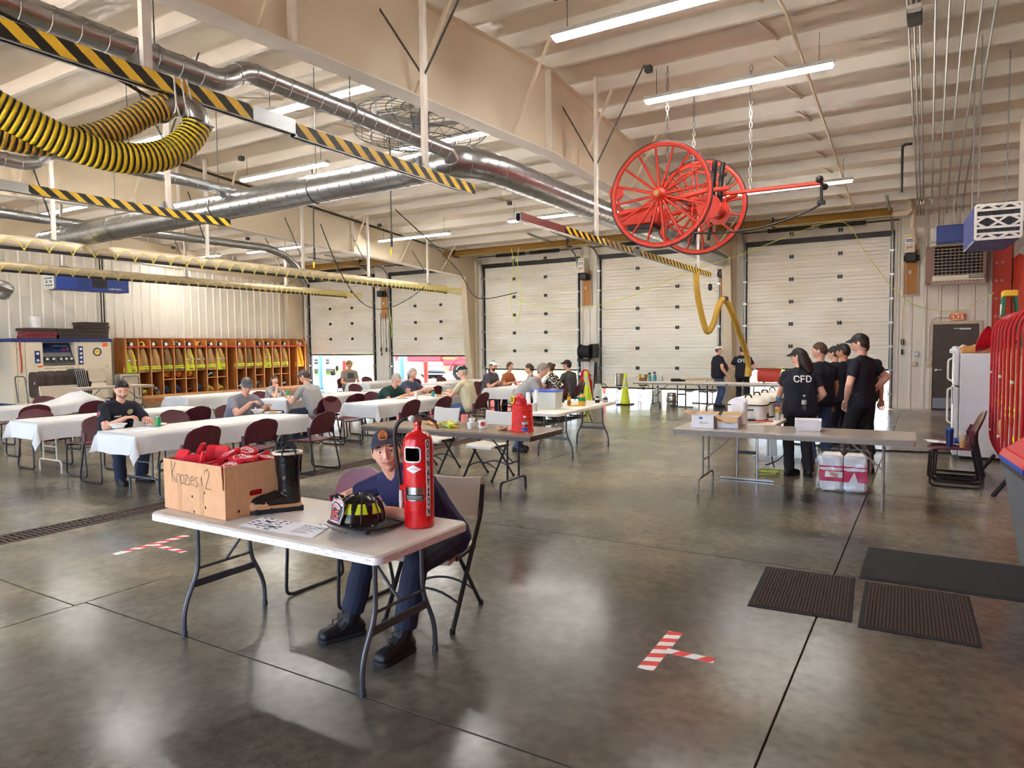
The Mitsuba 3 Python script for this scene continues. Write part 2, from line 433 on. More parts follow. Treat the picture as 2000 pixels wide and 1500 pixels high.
wr = struct('wall_right', bx(XR+.02, XR+.2, YB-.2, YF+.2, 0, 3.62), 'red_wall')
part(wr, 'upper_sheet', bx(XR+.01, XR+.2, YB-.2, YF+.2, 3.62, 6.1), 'beige_wall')
for y in np.arange(YB+.3, YF, 0.9): part(wr, 'rib', prism([(0, 0), (.03, .05), (.03, .11), (0, .16)], 3.6).apply_transform(np.array([[-1, 0, 0, XR+.022], [0, 1, 0, y], [0, 0, 1, 0], [0, 0, 0, 1.0]])), 'red_wall')
# wall behind the camera, its truck doors standing open
wf = struct('wall_front', bx(XL-.2, XR+.2, YB-.15, YB, 4.3, 5.9), 'panel_white')
ed = [XL-.2]+[e for d in DOORS for e in d[:2]]+[XR+.2]
for a, b in zip(ed[0::2], ed[1::2]): part(wf, 'pier', bx(a, b, YB-.15, YB, 0, 4.3), 'panel_white')
# overhead sectional doors
def seg_prof(h):
    p = [(0, .002)]
    for i in range(6):
        a = i*h/6; p += [(-.0, a+.004), (-.006, a+.012), (-.006, a+h/6-.012), (0, a+h/6-.004)]
    return p+[(.022, h-.002), (.022, h+.02), (.045, h+.02), (.045, .024), (.022, .024), (.022, .002)]
for di, (a, b, z0) in enumerate(DOORS):
    k = struct(f'door_{di+1}', None, None)
    yd = YF+.02
    pp = mikit.ply(prism_x([(y, z) for y, z in seg_prof(.61)], a+.04, b-.04), 'mat_door_panel')
    hg = mikit.ply(cat(bx(-.055, -.01, -.022, 0, -.05, .05), bx(.01, .055, -.022, 0, -.05, .05), bx(-.04, .04, -.03, 0, -.012, .012)), 'mat_black')
    n = int((DTOP+.25-z0)/.61)+1
    for i in range(n):
        scene[key(k+'__panel')] = dict(pp, to_world=T().translate([0, yd, z0+i*.61]))
        if i:
            for q in (1/3, 2/3): scene[key(k+'__hinge')] = dict(hg, to_world=T().translate([a+(b-a)*q, yd-.006, z0+i*.61]))
    part(k, 'bottom_seal', bx(a+.04, b-.04, yd, yd+.05, z0-.045, z0), 'rubber')
    for s, x in ((1, a), (-1, b)):
        trk = [(x+s*.0, YF-.07, 0.0), (x, YF-.07, DTOP-.25), (x, YF-.16, DTOP+.08), (x, YF-.45, DTOP+.28), (x, YF-3.3, DTOP+.42)]
        part(k, 'track', tube(bent(trk, .3), .032, 6), 'galv_dull')
        part(k, 'jamb', bx(x-.045, x+.045, YF-.03, YF+.06, 0, DTOP), 'black')
        br = [bx(x-.05, x+.05, YF-.11, YF-.02, z, z+.05) for z in np.arange(.35, DTOP-.3, .61)]
        part(k, 'roller_bracket', cat(br), 'steel')
    part(k, 'top_seal', bx(a-.05, b+.05, YF-.05, YF+.02, DTOP-.02, DTOP+.12), 'black')
    sh = [cyl(.02, b-a+.3, (a-.15, YF-.14, DTOP+.36), 8, 'x')]
    part(k, 'shaft', cat(sh), 'dark_grey'); part(k, 'spring', cat([tube([(x_, YF-.14, DTOP+.36) for x_ in np.linspace((a+b)/2+e-.55, (a+b)/2+e+.55, 2)], .055, 8) for e in (-.65, .65)]), 'black')
# brown exit door
k = struct('door_6', rb(.05, 1.03, YF-.01, YF+.04, 0.02, 2.14, .004), 'brown_door')
part(k, 'frame', cat(bx(.0, .06, YF-.05, YF+.06, 0, 2.2), bx(1.02, 1.08, YF-.05, YF+.06, 0, 2.2), bx(0, 1.08, YF-.05, YF+.06, 2.13, 2.2)), 'beam')
part(k, 'kick_plate', bx(.08, 1.0, YF-.014, YF-.009, .04, .30), 'rust'); scene[k+'__kick_plate']['bsdf']['id'] = 'mat_steel'
part(k, 'handle', cat(cyl(.035, .03, (.14, YF-.04, 1.0), 12, 'y'), tube([(.14, YF-.05, 1.0), (.26, YF-.055, 1.0)], .012)), 'chrome', 40)
part(k, 'door_closer', cat(rb(.62, .86, YF-.07, YF-.01, 1.98, 2.04), bx(.5, .64, YF-.06, YF-.05, 2.01, 2.03)), 'galv')
part(k, 'backing', bx(-.02, 1.1, YF+.05, YF+.15, 0, 2.2), 'brown_door')
# roof: insulation between the purlins
def roof():
    pur = [RIDGE+1.02*i for i in range(11)]+[RIDGE-1.02*i for i in range(1, 12)]
    pur = sorted(p for p in pur if YB+.05 < p < YF)
    ys = [YB-.2]+pur+[YF+.2]; rows = []
    for a, b in zip(ys[:-1], ys[1:]):
        for t in np.linspace(0, 1, 7)[:-1]: rows.append((a+(b-a)*t, zr(a+(b-a)*t)+.205-.05*math.sin(math.pi*t)))
    rows.append((ys[-1], zr(ys[-1])+.205))
    xs = np.arange(XL-.2, XR+.5, .6); v = [(x, y, z-.012*meshkit.noise(np.array([x*2, y*3, 0]))) for y, z in rows for x in xs]
    nx = len(xs); f = []
    for i in range(len(rows)-1):
        for j in range(nx-1):
            a = i*nx+j; f += [[a, a+nx+1, a+1], [a, a+nx, a+nx+1]]
    c = struct('ceiling', tm(v, f), 'insulation', True)
    part(c, 'roof_sheet', cat(prism_x([(YB-.5, zr(YB-.5)+.24), (RIDGE, ZR+.24), (RIDGE, ZR+.3), (YB-.5, zr(YB-.5)+.3)], XL-.3, XR+.6), prism_x([(RIDGE, ZR+.24), (YF+.5, zr(YF+.5)+.24), (YF+.5, zr(YF+.5)+.3), (RIDGE, ZR+.3)], XL-.3, XR+.6)), 'grey')
    bays = [(XL, -13.78), (-13.62, -4.93), (-4.77, XR+.02)]
    for a, b in bays:
        z = [(0, 0), (.065, .0), (.065, .006), (.006, .006), (.006, .2), (-.06, .2), (-.06, .194), (0, .194)]
        pp = mikit.ply(prism_x(z, a-.25, b+.25), 'mat_purlin')
        for y in pur: scene[key(c+'__purlin')] = dict(pp, to_world=T().translate([0, y, zr(y)]))
        rods = [(XL, -18.2), (-13.7, -9.3), (-4.85, -1.9)]
        xm = {XL: -18.2, -13.62: -9.3, -4.77: -1.95}[a]
        for y in pur[:-1]:
            part(c, 'bridging_angle', tube([(xm, y+.02, zr(y)+.03), (xm+.12, y+.99, zr(y+1)+.17)], .019, 4), 'cream_steel')
    return pur
PUR = roof()
# steel frames
def frame(x, far):
    k = thing('roof_frame', far, 'beam')
    web = [(YB+.1, 0), (YB+.45, 0), (YB+.75, 4.1), (RIDGE, 4.52), (YF-.75, 4.1), (YF-.4, 0), (YF-.06, 0), (YF-.06, zr(YF)), (RIDGE, ZR-.01), (YB+.1, zr(YB))]
    part(k, 'web', prism_x(web, x-.008, x+.008), 'beam')
    bot = [(YB+.45, 0), (YB+.75, 4.1), (RIDGE, 4.52), (YF-.75, 4.1), (YF-.4, 0)]
    for i, ((a, b), (c, d)) in enumerate(zip(bot[:-1], bot[1:])):
        u = np.array([c-a, d-b]); u /= np.linalg.norm(u); n = np.array([-u[1], u[0]])*.014
        part(k, 'column_flange' if i in (0, 3) else 'bottom_flange', prism_x([(a, b), (c, d), (c-n[0], d-n[1]), (a-n[0], b-n[1])], x-.12, x+.12), 'beam_white' if i in (1, 2) else 'beam')
    part(k, 'outer_flange', bx(x-.12, x+.12, YF-.06, YF-.045, 0, zr(YF)), 'beam')
    for a, b in ((YB+.1, RIDGE), (RIDGE, YF-.06)): part(k, 'top_flange', prism_x([(a, zr(a)-.02), (b, zr(b)-.02), (b, zr(b)-.005), (a, zr(a)-.005)], x-.1, x+.1), 'beam')
    for y in (4.3, RIDGE-.02, 14.2): part(k, 'stiffener', bx(x-.1, x+.1, y-.008, y+.022 if y > 9 else y+.02, 4.5-.036*abs(y-RIDGE)+.02, zr(y)-.02), 'beam_white')
    for i, y in enumerate(PUR):
        if i % 2 == 0 and 1 < y < 19:
            for s in (-1, 1): part(k, 'flange_brace', tube([(x+s*.05, y, 4.53-.038*abs(y-RIDGE)), (x+s*.62, y, zr(y)+.02)], .024, 4), 'cream_steel')
frame(-4.85, 'big tan steel roof frame of the right bay with white lower flange')
frame(-13.7, 'tan steel roof frame further left, landing between the second and third truck doors')
k = thing('roof_frame', 'pale corner steel frame against the ribbed left wall', 'beam')
part(k, 'column', prism_x([(YF-.62, 0), (YF-.1, 0), (YF-.1, 4.6), (YF-.9, 4.3)], XL+.05, XL+.28), 'beam'); part(k, 'rafter', prism_x([(YB+.3, 4.3), (YB+.3, zr(YB)), (RIDGE, ZR-.02), (YF-.1, zr(YF)), (YF-.1, 4.3), (RIDGE, 4.75)], XL+.05, XL+.12), 'beam')
# ---------------------------------------------------------------- ceiling lamps
lamp_em = {'type': 'area', 'radiance': {'type': 'rgb', 'value': [LAMP*1.0, LAMP*.97, LAMP*.91]}}
tubes = prism_y([(-.045, -.035), (.045, -.035), (.06, 0), (-.06, 0)], -1.2, 1.2)
tube_ply = mikit.ply(mv(tubes, rz=90), 'mat_white'); tube_ply['emitter'] = lamp_em
house = mikit.ply(mv(prism_y([(-.075, 0), (.075, 0), (.055, .055), (-.055, .055)], -1.22, 1.22), rz=90), 'mat_light_grey')
hang = mikit.ply(cat([tube([(x, 0, .05), (x, 0, .42)], .004, 4) for x in (-1.05, 1.05)]), 'mat_dark_grey')
box_ = mikit.ply(rbox(.1, .1, .09, .01, (-1.15, -.05, .42)), 'mat_dark_grey')
ROWS = [(-2.3, 6.75, 'nearest long tube lamp at the very top of the photo, cut by its edge'), (-2.3, 9.55, 'long tube lamp above the hanging red cart'), (-2.5, 14.5, 'long tube lamp beside the red cart, over its drawbar'),
        (-6.9, 6.7, 'tube lamp behind the big beam and the upper round duct'), (-6.9, 9.5, 'tube lamp behind the wire fan guard'), (-7.6, 14.5, 'tube lamp left of the red cart over the middle doors'),
        (-10.9, 9.45, 'tube lamp hanging over the long round main duct'), (-11.3, 6.5, 'tube lamp just above the big yellow hose'), (-12.1, 14.9, 'tube lamp hanging above the air hose rails end'),
        (-18.6, 9.1, 'tube lamp far left seen under the second frame'), (-20.9, 14.4, 'tube lamp far back near the left wall'), (-17.6, 6.6, 'tube lamp at the far left edge'), (-17.2, 14.5, 'small far tube lamp past the second frame')]
for i, (x, y, lab) in enumerate(ROWS):
    k = thing('tube_lamp', 'white '+lab, 'ceiling lamp', None)
    M = T().translate([x, y, zr(y)-.52])
    for n, p in (('housing', house), ('lens', tube_ply), ('hanger', hang), ('junction_box', box_)): scene[k+'__'+n] = dict(p, to_world=M)
# ---------------------------------------------------------------- tables and chairs
def rrect(w, h, r, n=6):
    return sbox(-w/2+r, -h/2+r, w/2-r, h/2-r).buffer(r, quad_segs=n)
def slab(w, h, z0, z1, r=.04, bev=.006):
    "rounded rectangle top with bevelled edges"
    a = prism(rrect(w, h, r), z1-z0-bev, z0)
    b = np.array(rrect(w-2*bev, h-2*bev, max(r-bev, .005)).exterior.coords)[:-1]; c = np.array(rrect(w, h, r).exterior.coords)[:-1]; n = len(b)
    if len(c) != n: return prism(rrect(w, h, r), z1-z0, z0)
    v = np.vstack([np.c_[c, np.full(n, z1-bev)], np.c_[b, np.full(n, z1)], [[0, 0, z1]]]); f = []
    for i in range(n):
        j = (i+1) % n; f += [[i, j, n+j], [i, n+j, n+i], [n+i, n+j, 2*n]]
    return cat(a, tm(v, f))
def wishbone_table(L, W, top, legm, H=.74, thick=.045, ends=(.71, .71)):
    p = Proto(); p.add('tabletop', slab(L, W, H-thick, H, .05, .01), top)
    for s, e in ((-1, ends[0]), (1, ends[1])):
        for t in (-1, 1):
            pts = [(s*e, t*.185, H-thick), (s*e, t*.185, .42), (s*e, t*.2, .34), (s*e, t*.27, .2), (s*e, t*.29, .12), (s*e, t*.29, .02)]
            p.add('leg', cat(tube(bent(pts, .08), .0135, 8), cyl(.017, .035, (s*e, t*.29, 0), 10)), legm, 40)
        p.add('crossbar', rb(s*e-.006, s*e+.006, -.215, .215, .27, .315, .003), legm)
        p.add('brace', tube([(s*e, 0, H-.36), (s*(e-.3), 0, H-thick)], .009, 6), legm)
        p.add('stretcher', tube([(s*e, -.185, H-.36), (s*e, .185, H-.36)], .009, 6), legm)
    return p
def ufoot_table(L, W, top, edge, legm, H=.74, inset=.28, spread=.2, foot=.35, apron=.045, thick=.02):
    p = Proto(); p.add('tabletop', slab(L, W, H-thick, H, .02, .004), top)
    r = rrect(L-.02, W-.02, .02).difference(rrect(L-.06, W-.06, .02))
    p.add('apron', prism(r, apron, H-thick-apron), edge)
    for s in (-1, 1):
        e = s*(L/2-inset)
        for t in (-1, 1): p.add('leg', tube([(e, t*spread, H-thick), (e, t*spread, .17)], .0125, 8), legm)
        p.add('foot_bar', tube(bent([(e, -foot, 0), (e, -foot, .17), (e, foot, .17), (e, foot, 0)], .07), .0135, 8), legm, 40)
        p.add('brace', tube([(e, 0, .36), (e-s*.4, 0, H-thick)], .009, 6), legm)
        p.add('stretcher', tube([(e, -spread, .36), (e, spread, .36)], .009, 6), legm)
    return p
def cloth(L, W, drop=.22, H=.742, seed=0, flare=.05):
    xs = np.r_[np.linspace(-L/2-drop, -L/2, 7)[:-1], np.linspace(-L/2, L/2, 30), np.linspace(L/2, L/2+drop, 7)[1:]]
    ys = np.r_[np.linspace(-W/2-drop, -W/2, 7)[:-1], np.linspace(-W/2, W/2, 12), np.linspace(W/2, W/2+drop, 7)[1:]]
    V = []
    for y in ys:
        for x in xs:
            dx, dy = max(0, abs(x)-L/2), max(0, abs(y)-W/2); sx, sy = np.sign(x), np.sign(y)
            px, py = np.clip(x, -L/2, L/2), np.clip(y, -W/2, W/2)
            if dx and dy: d = (dx*dx+dy*dy)**.5*1.02; ox, oy = dx/d*(d*.30+flare*.4), dy/d*(d*.30+flare*.4)
            else:
                d = dx+dy; wav = .014*math.sin((x if dy else y)*9+seed*1.7)+.01*math.sin((x if dy else y)*21+seed)
                ox, oy = (.012+wav*min(1, d*6))*(dx > 0), (.012+wav*min(1, d*6))*(dy > 0)
            k = .9+.2*meshkit.noise(np.array([x*2+seed*3, y*2, .5])) if d else 1
            V.append((px+sx*ox, py+sy*oy, H-d*k+.004*meshkit.noise(np.array([x*4+seed, y*5, 1.0]))))
    nx = len(xs); f = []
    for j in range(len(ys)-1):
        for i in range(nx-1):
            a = j*nx+i; f += [[a, a+1, a+nx+1], [a, a+nx+1, a+nx]]
    return tm(V, f)
# burgundy stacking chair; it faces +y
def chair_back(w=.47, z0=.53, z1=.835, lean=.16, t=.014):
    n, m = 15, 10; F_, B_ = [], []
    for j in range(m+1):
        q = j/m; z = z0+(z1-z0)*q; y = -.20-lean*q+.04*q*q
        hw = w/2*(1.0 if q < .38 else math.sqrt(max(0.0, 1-((q-.38)/.625)**3.4))); hw = max(hw, .04)
        for i in range(n+1):
            u = -1+2*i/n; x = hw*u; yy = y+.035*(x/(w/2))**2
            F_.append((x, yy+t/2, z)); B_.append((x, yy-t/2, z))
    k = (n+1)*(m+1); v = np.vstack([F_, B_]); f = []
    for j in range(m):
        for i in range(n):
            a = j*(n+1)+i; b, c, d = a+1, a+n+2, a+n+1
            f += [[a, c, b], [a, d, c], [k+a, k+b, k+c], [k+a, k+c, k+d]]
    rim = [i for i in range(n+1)]+[j*(n+1)+n for j in range(1, m+1)]+[m*(n+1)+i for i in range(n-1, -1, -1)]+[j*(n+1) for j in range(m-1, 0, -1)]
    for a, b in zip(rim, rim[1:]+rim[:1]): f += [[a, b, k+b], [a, k+b, k+a]]
    M = tm(v, f)
    ridges = []
    for g in (.62, .84):
        pts = []
        for q in list(np.linspace(.08, .55*g+.3, 6))+[.42+.5*g]:
            pts.append((-w/2*g*(1 if q < .6 else .8), q))
        pts = pts+[(0, .45+.5*g)]+[(-x, q) for x, q in pts[::-1]]
        ridges.append(tube([(x, -.20-lean*q+.04*q*q+.035*(x/(w/2))**2-t/2, z0+(z1-z0)*min(q, .97)) for x, q in pts], .004, 5))
    return M, cat(ridges)
def burgundy_chair(m='burgundy'):
    p = Proto()
    n = 9; V = []; f = []
    for t in (0, -.016):
        for j in range(9):
            y = .235-.44*j/8
            for i in range(n):
                x = -.235+.47*i/(n-1); z = .455-.012*(1-(x/.235)**2)-(.035 if j == 0 else .006 if j == 1 else 0)+t
                V.append((x*(1-.08*(j/8)), y, z))
    k = 9*n
    for j in range(8):
        for i in range(n-1):
            a = j*n+i; f += [[a, a+n+1, a+1], [a, a+n, a+n+1], [k+a, k+a+1, k+a+n+1], [k+a, k+a+n+1, k+a+n]]
    rim = list(range(n))+[j*n+n-1 for j in range(1, 9)]+[8*n+i for i in range(n-2, -1, -1)]+[j*n for j in range(7, 0, -1)]
    for a, b in zip(rim, rim[1:]+rim[:1]): f += [[a, k+b, b], [a, k+a, k+b]]
    p.add('seat', tm(V, f), m, 40)
    b, r = chair_back(); p.add('backrest', b, m, 40); p.add('backrest__ridge', r, m)
    for s in (-1, 1):
        pts = [(s*.2, .16, .43), (s*.235, .2, .425), (s*.25, .205, .40), (s*.255, .225, .012), (s*.255, -.30, .012), (s*.235, -.205, .50), (s*.225, -.215, .60)]
        p.add('leg', tube(bent(pts, .06, 4), .0115, 7), 'tube_dark', 40)
    for s in (-1, 1): p.add('side_cap', rbox(.02, .045, .12, .006, (s*.236, -.185, .575)), m)
    p.add('seat_bar', tube([(-.2, .05, .425), (.2, .05, .425)], .009, 6), 'tube_dark')
    return p
def folding_chair(seat='white_seat', frame='tube_dark'):
    p = Proto(); n = 9; V = []; f = []
    def curved(rows, t):
        V, f = [], []; m = len(rows)
        for s in (0, 1):
            for (fn) in rows:
                for i in range(n): V.append(fn(-1+2*i/(n-1), s*t))
        k = m*n
        for j in range(m-1):
            for i in range(n-1):
                a = j*n+i; f += [[a, a+1, a+n+1], [a, a+n+1, a+n], [k+a, k+a+n+1, k+a+1], [k+a, k+a+n, k+a+n+1]]
        rim = list(range(n))+[j*n+n-1 for j in range(1, m)]+[(m-1)*n+i for i in range(n-2, -1, -1)]+[j*n for j in range(m-2, 0, -1)]
        for a, b in zip(rim, rim[1:]+rim[:1]): f += [[a, k+b, b], [a, k+a, k+b]]
        return tm(V, f)
    back = [(lambda u, t, q=q: (.225*u*(1-.04*(1-q)), -.235-.05*q-.03*(1-u*u)+t, .60+.25*q-(.02*(1-u*u) if q == 1 else 0))) for q in np.linspace(0, 1, 5)]
    p.add('backrest', curved(back, .022), seat, 40)
    st = [(lambda u, t, q=q: (.21*u*(1.05 if .1 < q < .9 else .97), -.19+.40*q, .448-.012*(1-u*u)*(1 if q < .9 else .3)-(.018 if q > .97 else 0)-t)) for q in np.linspace(0, 1, 7)]
    p.add('seat', curved(st, .028), seat, 40)
    for s in (-1, 1):
        p.add('front_leg', tube(bent([(s*.232, -.27, .80), (s*.232, -.235, .62), (s*.228, .24, .0)], .05), .014, 7), frame, 40)
        p.add('rear_leg', tube([(s*.212, .10, .44), (s*.212, -.27, .0)], .0125, 7), frame)
        p.add('side_rail', rbox(.016, .30, .03, .004, (s*.222, .0, .425)), frame)
        p.add('foot', cyl(.017, .03, (s*.228, .232, 0), 8), 'rubber'); p.add('foot', cyl(.017, .03, (s*.212, -.262, 0), 8), 'rubber')
    for (y, z) in ((.125, .15), (-.165, .125)):
        arc = [(x, y+(.0), z+.07*(1-(x/.22)**2)) for x in np.linspace(-.22, .22, 9)]
        p.add('crossbar', tube(arc, .008, 6), frame, True)
    return p
TA = wishbone_table(1.80, .74, 'table_worn', 'tube_grey')
TC = wishbone_table(2.38, .74, 'table_white', 'tube_grey', ends=(.5, .98))
TB = ufoot_table(2.42, .80, 'table_brown', 'table_brown_edge', 'tube_dark', inset=.46, spread=.13, foot=.29)
TD = ufoot_table(2.42, .78, 'table_grey', 'edge_worn', 'edge_worn', inset=.29, spread=.13, foot=.35)
TF = ufoot_table(2.44, .76, 'table_white', 'edge_worn', 'tube_dark', inset=.5, spread=.2, foot=.33)
TG = ufoot_table(2.44, .76, 'table_white', 'edge_worn', 'cream_steel', inset=.3, spread=.18, foot=.3)
TG2 = ufoot_table(2.44, .76, 'table_white', 'edge_worn', 'tube_grey', inset=.3, spread=.18, foot=.3)
TA.put('folding_table', (-3.05, 2.72, 0), 0, 'nearest white plastic folding table, holding the Koozies box and the red extinguisher', 'table')
TB.put('folding_table', (-4.84, 6.76, 0), 1.0, 'brown wood-look folding table with the red bucket and candy on it', 'table')
TC.put('folding_table', (-4.89, 9.82, 0), 92, 'white plastic folding table crowded with condiments and foam cups', 'table')
TD.put('folding_table', (-1.31, 8.10, 0), 1.5, 'long worn grey folding table with the foam boxes and napkin cartons', 'table')
def ttable(L, W, top, legm, H=.74):
    p = Proto(); p.add('tabletop', slab(L, W, H-.04, H, .03, .008), top)
    for s in (-1, 1):
        e = s*(L/2-.25)
        for t in (-1, 1): p.add('leg', tube([(e, t*.12, H-.04), (e, t*.12, .03)], .016, 8), legm)
        p.add('foot_bar', rb(e-.02, e+.02, -.33, .33, .005, .03, .004), legm)
        p.add('crossbar', rb(e-.008, e+.008, -.12, .12, .33, .37, .003), 'tube_dark')
    return p
TE = ttable(2.4, .74, 'table_white', 'chrome')
TE.put('folding_table', (-1.92, 9.76, 0), 90, 'white folding table on chrome T legs, end-on under the roaster ovens', 'table')
TF.put('folding_table', (-5.43, 17.45, 0), -1, 'left one of two long tables standing end to end before the truck doors', 'table', None)
TF.put('folding_table', (-2.98, 17.42, 0), -1, 'right one of two long tables end to end, with the dark red drum on it', 'table', None)
ttable(1.8, .74, 'table_white', 'tube_dark').put('folding_table', (-5.62, 19.0, 0), 80, 'table standing end-on behind the long ones, with spray bottles on it', 'table')
# dining tables under white plastic covers: (x, y, length, rz, label)
DIN = [(-8.06, 5.72, 2.55, 90, 'table the police officer eats at', TG2), (-10.6, 5.9, 2.6, 90, 'table with a cream leg frame', TG),
       (-13.6, 6.1, 2.0, 90, 'table at the left edge, cover bunched up', TG), (-13.0, 9.6, 2.4, 90, 'table right before the coat lockers', TG2), (-10.62, 10.0, 2.4, 90, 'table the long-haired girl eats at', TG2),
       (-8.33, 9.95, 2.4, 90, 'table the man in dark green eats at', TG2), (-10.6, 12.75, 2.3, 90, 'empty table behind the girl\'s table', TG2), (-13.3, 15.0, 2.2, 90, 'table of the tan-capped man', TG2),
       (-11.2, 15.7, 2.4, 90, 'empty table nearest the fire engine', TG2), (-8.35, 14.4, 2.4, 90, 'table of the dark plaid shirt man', TG2)]
for i, (x, y, L, rz, lab, P_) in enumerate(DIN):
    sc = L/2.44
    P_.put('dining_table', (x, y, 0), rz, 'folding table under its white cover, '+lab.replace('table ', 'the one ', 1).replace('empty the one', 'the empty one'), 'table', None, scale=[sc, 1, 1])
    c = cloth(L-.005, .78, (.24, .25, .2, .28, .2, .24, .2, .22, .2, .24)[i], .745, i)
    if i == 2:
        v = c.vertices; w = np.exp(-((v[:, 0]-.72)/.30)**2)*(.16+.10*meshkit.noise(np.c_[v[:, :2]*7, v[:, 2]])); c.vertices = np.c_[v[:, 0], v[:, 1], v[:, 2]+w*np.exp(-(v[:, 1]/.4)**2)]
    solo('table_cover', mv(c, (x, y, 0), rz), 'cloth', 'white plastic cover draped over the '+lab, 'tablecloth', None, True)
# chairs
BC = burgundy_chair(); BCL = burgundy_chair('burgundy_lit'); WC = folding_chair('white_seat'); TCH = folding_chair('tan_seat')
CH = [(-9.15, 4.98, -90, 'burgundy chair the police officer sits on'), (-7.35, 4.9, 92, 'burgundy chair at the near right corner of the police officer\'s table'), (-7.36, 5.74, 88, 'burgundy chair between two others on the right of the police officer\'s table'),
      (-7.34, 6.72, 95, 'burgundy chair next to the black boot, on the right of the police officer\'s table'), (-9.05, 5.98, -88, 'burgundy chair behind the police officer\'s arm, at his side of the table'), (-9.05, 6.86, -92, 'burgundy chair of the man in the grey cap and grey shirt'),
      (-11.15, 5.12, -92, 'empty burgundy chair with its seat in full view, left of the cream-legged table'), (-9.88, 5.14, 90, 'burgundy chair just left of the police officer, back turned to him'), (-9.85, 6.55, 90, 'burgundy chair whose dark back shows between the officer and the grey-capped man'),
      (-12.72, 5.6, 88, 'burgundy chair cut by the left edge of the photo'), (-12.7, 6.5, 90, 'burgundy chair beside the bunched-up white cover'), (-14.4, 5.75, -90, 'burgundy chair beyond the bunched-up cover, before the white cabinet'), (-14.35, 6.75, -86, 'burgundy chair beyond the bunched-up cover, before the stored folding tables'),
      (-11.45, 9.42, -90, 'burgundy chair of the girl with long brown hair'), (-9.55, 8.95, 90, 'burgundy chair of the man in the grey t-shirt seen from behind'), (-9.6, 9.72, 86, 'empty burgundy chair right beside the grey t-shirt man'), (-8.98, 9.0, -84, 'burgundy chair pulled out at the near left corner of the green shirt man\'s table'),
      (-9.12, 10.2, -90, 'burgundy chair of the man in the green shirt'), (-9.15, 10.88, -90, 'burgundy chair of the man in the dark blue t-shirt'), (-7.62, 8.95, 92, 'burgundy chair with its back to the brown table, left of two'), (-7.55, 9.75, 90, 'burgundy chair with its back to the brown table, right of two'),
      (-7.5, 10.9, 94, 'burgundy chair of the man in the cream shirt'), (-9.75, 12.4, 90, 'empty burgundy chair behind the green shirt man'), (-11.6, 12.3, -90, 'burgundy chair beyond the empty middle table'), (-14.42, 14.7, -100, 'burgundy chair of the man in the tan cap'), (-12.35, 14.6, 90, 'burgundy chair with its dark back turned, right of the tan cap man'),
      (-14.3, 15.6, -90, 'burgundy chair far back in the daylight of the open door'), (-12.1, 15.2, -90, 'burgundy chair left of the empty far table'), (-12.1, 16.4, -90, 'burgundy chair further left of the empty far table'), (-10.3, 15.2, 90, 'burgundy chair right of the empty far table'), (-10.3, 16.3, 88, 'burgundy chair further right of the empty far table'),
      (-9.3, 14.2, -90, 'burgundy chair of the man in the dark plaid shirt'), (-9.3, 14.95, -90, 'burgundy chair of the woman in orange'), (-7.38, 14.1, 90, 'burgundy chair of the woman in the black and white blouse'), (-7.35, 14.9, 90, 'burgundy chair of the man in the charcoal shirt and black cap'), (-7.4, 13.35, 90, 'burgundy chair of the man in the blue plaid shirt')]
for x, y, rz, lab in CH: BC.put('stacking_chair', (x, y, 0), rz, lab, 'chair')
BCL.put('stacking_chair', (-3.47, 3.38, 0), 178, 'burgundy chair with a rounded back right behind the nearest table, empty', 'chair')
TCH.put('folding_chair', (-2.66, 3.42, 0), 192, 'tan folding chair on which the young man behind the extinguisher sits', 'chair')
for x, y, rz, lab in ((-5.85, 7.62, 178, 'white folding chair behind the candy on the brown table'), (-4.88, 7.46, 176, 'white folding chair behind the red bucket on the brown table')): WC.put('folding_chair', (x, y, 0), rz, lab, 'chair')
for i, lab in enumerate(('nearest of the three nested burgundy chairs beside the fridge, a tumbler on its seat', 'middle one of the three nested burgundy chairs beside the fridge', 'farthest of the three nested burgundy chairs beside the fridge')):
    BC.put('stacking_chair', (.24+.03*i, 9.72+.33*i, 0.0), 92, lab, 'chair')
# ---------------------------------------------------------------- ducts, rails, hoses and machines under the roof
def spiral(pts, r, n=16, step=.16, rad=.25):
    p = bent(pts, rad, 6); L = np.r_[0, np.cumsum(np.linalg.norm(np.diff(p, axis=0), axis=1))]
    q = np.arange(step/2, L[-1], step); seams = []
    for s in q:
        i = min(np.searchsorted(L, s), len(p)-1); a, b = p[i-1], p[i]; d = unit_(b-a); c = a+d*(s-L[i-1])
        u = np.cross(d, [0, 0, 1.0] if abs(d[2]) < .9 else [1.0, 0, 0]); u /= np.linalg.norm(u); w = np.cross(d, u)
        seams.append(tube([c+(r+.001)*(math.cos(t)*u+math.sin(t)*w)+d*(.04*t/(2*math.pi)) for t in np.linspace(0, 2*math.pi, n+1)[:-1]], .004, 3, closed=True))
    return tube(p, r, n), cat(seams)
def unit_(v): return v/(np.linalg.norm(v)+1e-12)
def duct(label, pts, r, step=.16, rad=.25, hangers=()):
    k = thing('round_duct', label, 'duct'); a, b = spiral(pts, r, step=step, rad=rad)
    part(k, 'pipe', a, 'galv', 40); stuff(k, 'seam', b, 'galv_dull')
    for (x, y, z) in hangers:
        part(k, 'hanger_rod', tube([(x, y, z+r), (x, y, zr(y)+.02)], .005, 4), 'dark_grey'); part(k, 'hanger_band', tube([(x+(r+.006)*math.cos(t)*(0 if abs(pts[1][0]-pts[0][0]) > .5 else 1), y+(r+.006)*math.cos(t)*(1 if abs(pts[1][0]-pts[0][0]) > .5 else 0), z+(r+.006)*math.sin(t)) for t in np.linspace(0, 2*math.pi, 13)[:-1]], .009, 4, closed=True), 'galv_dull')
    return k
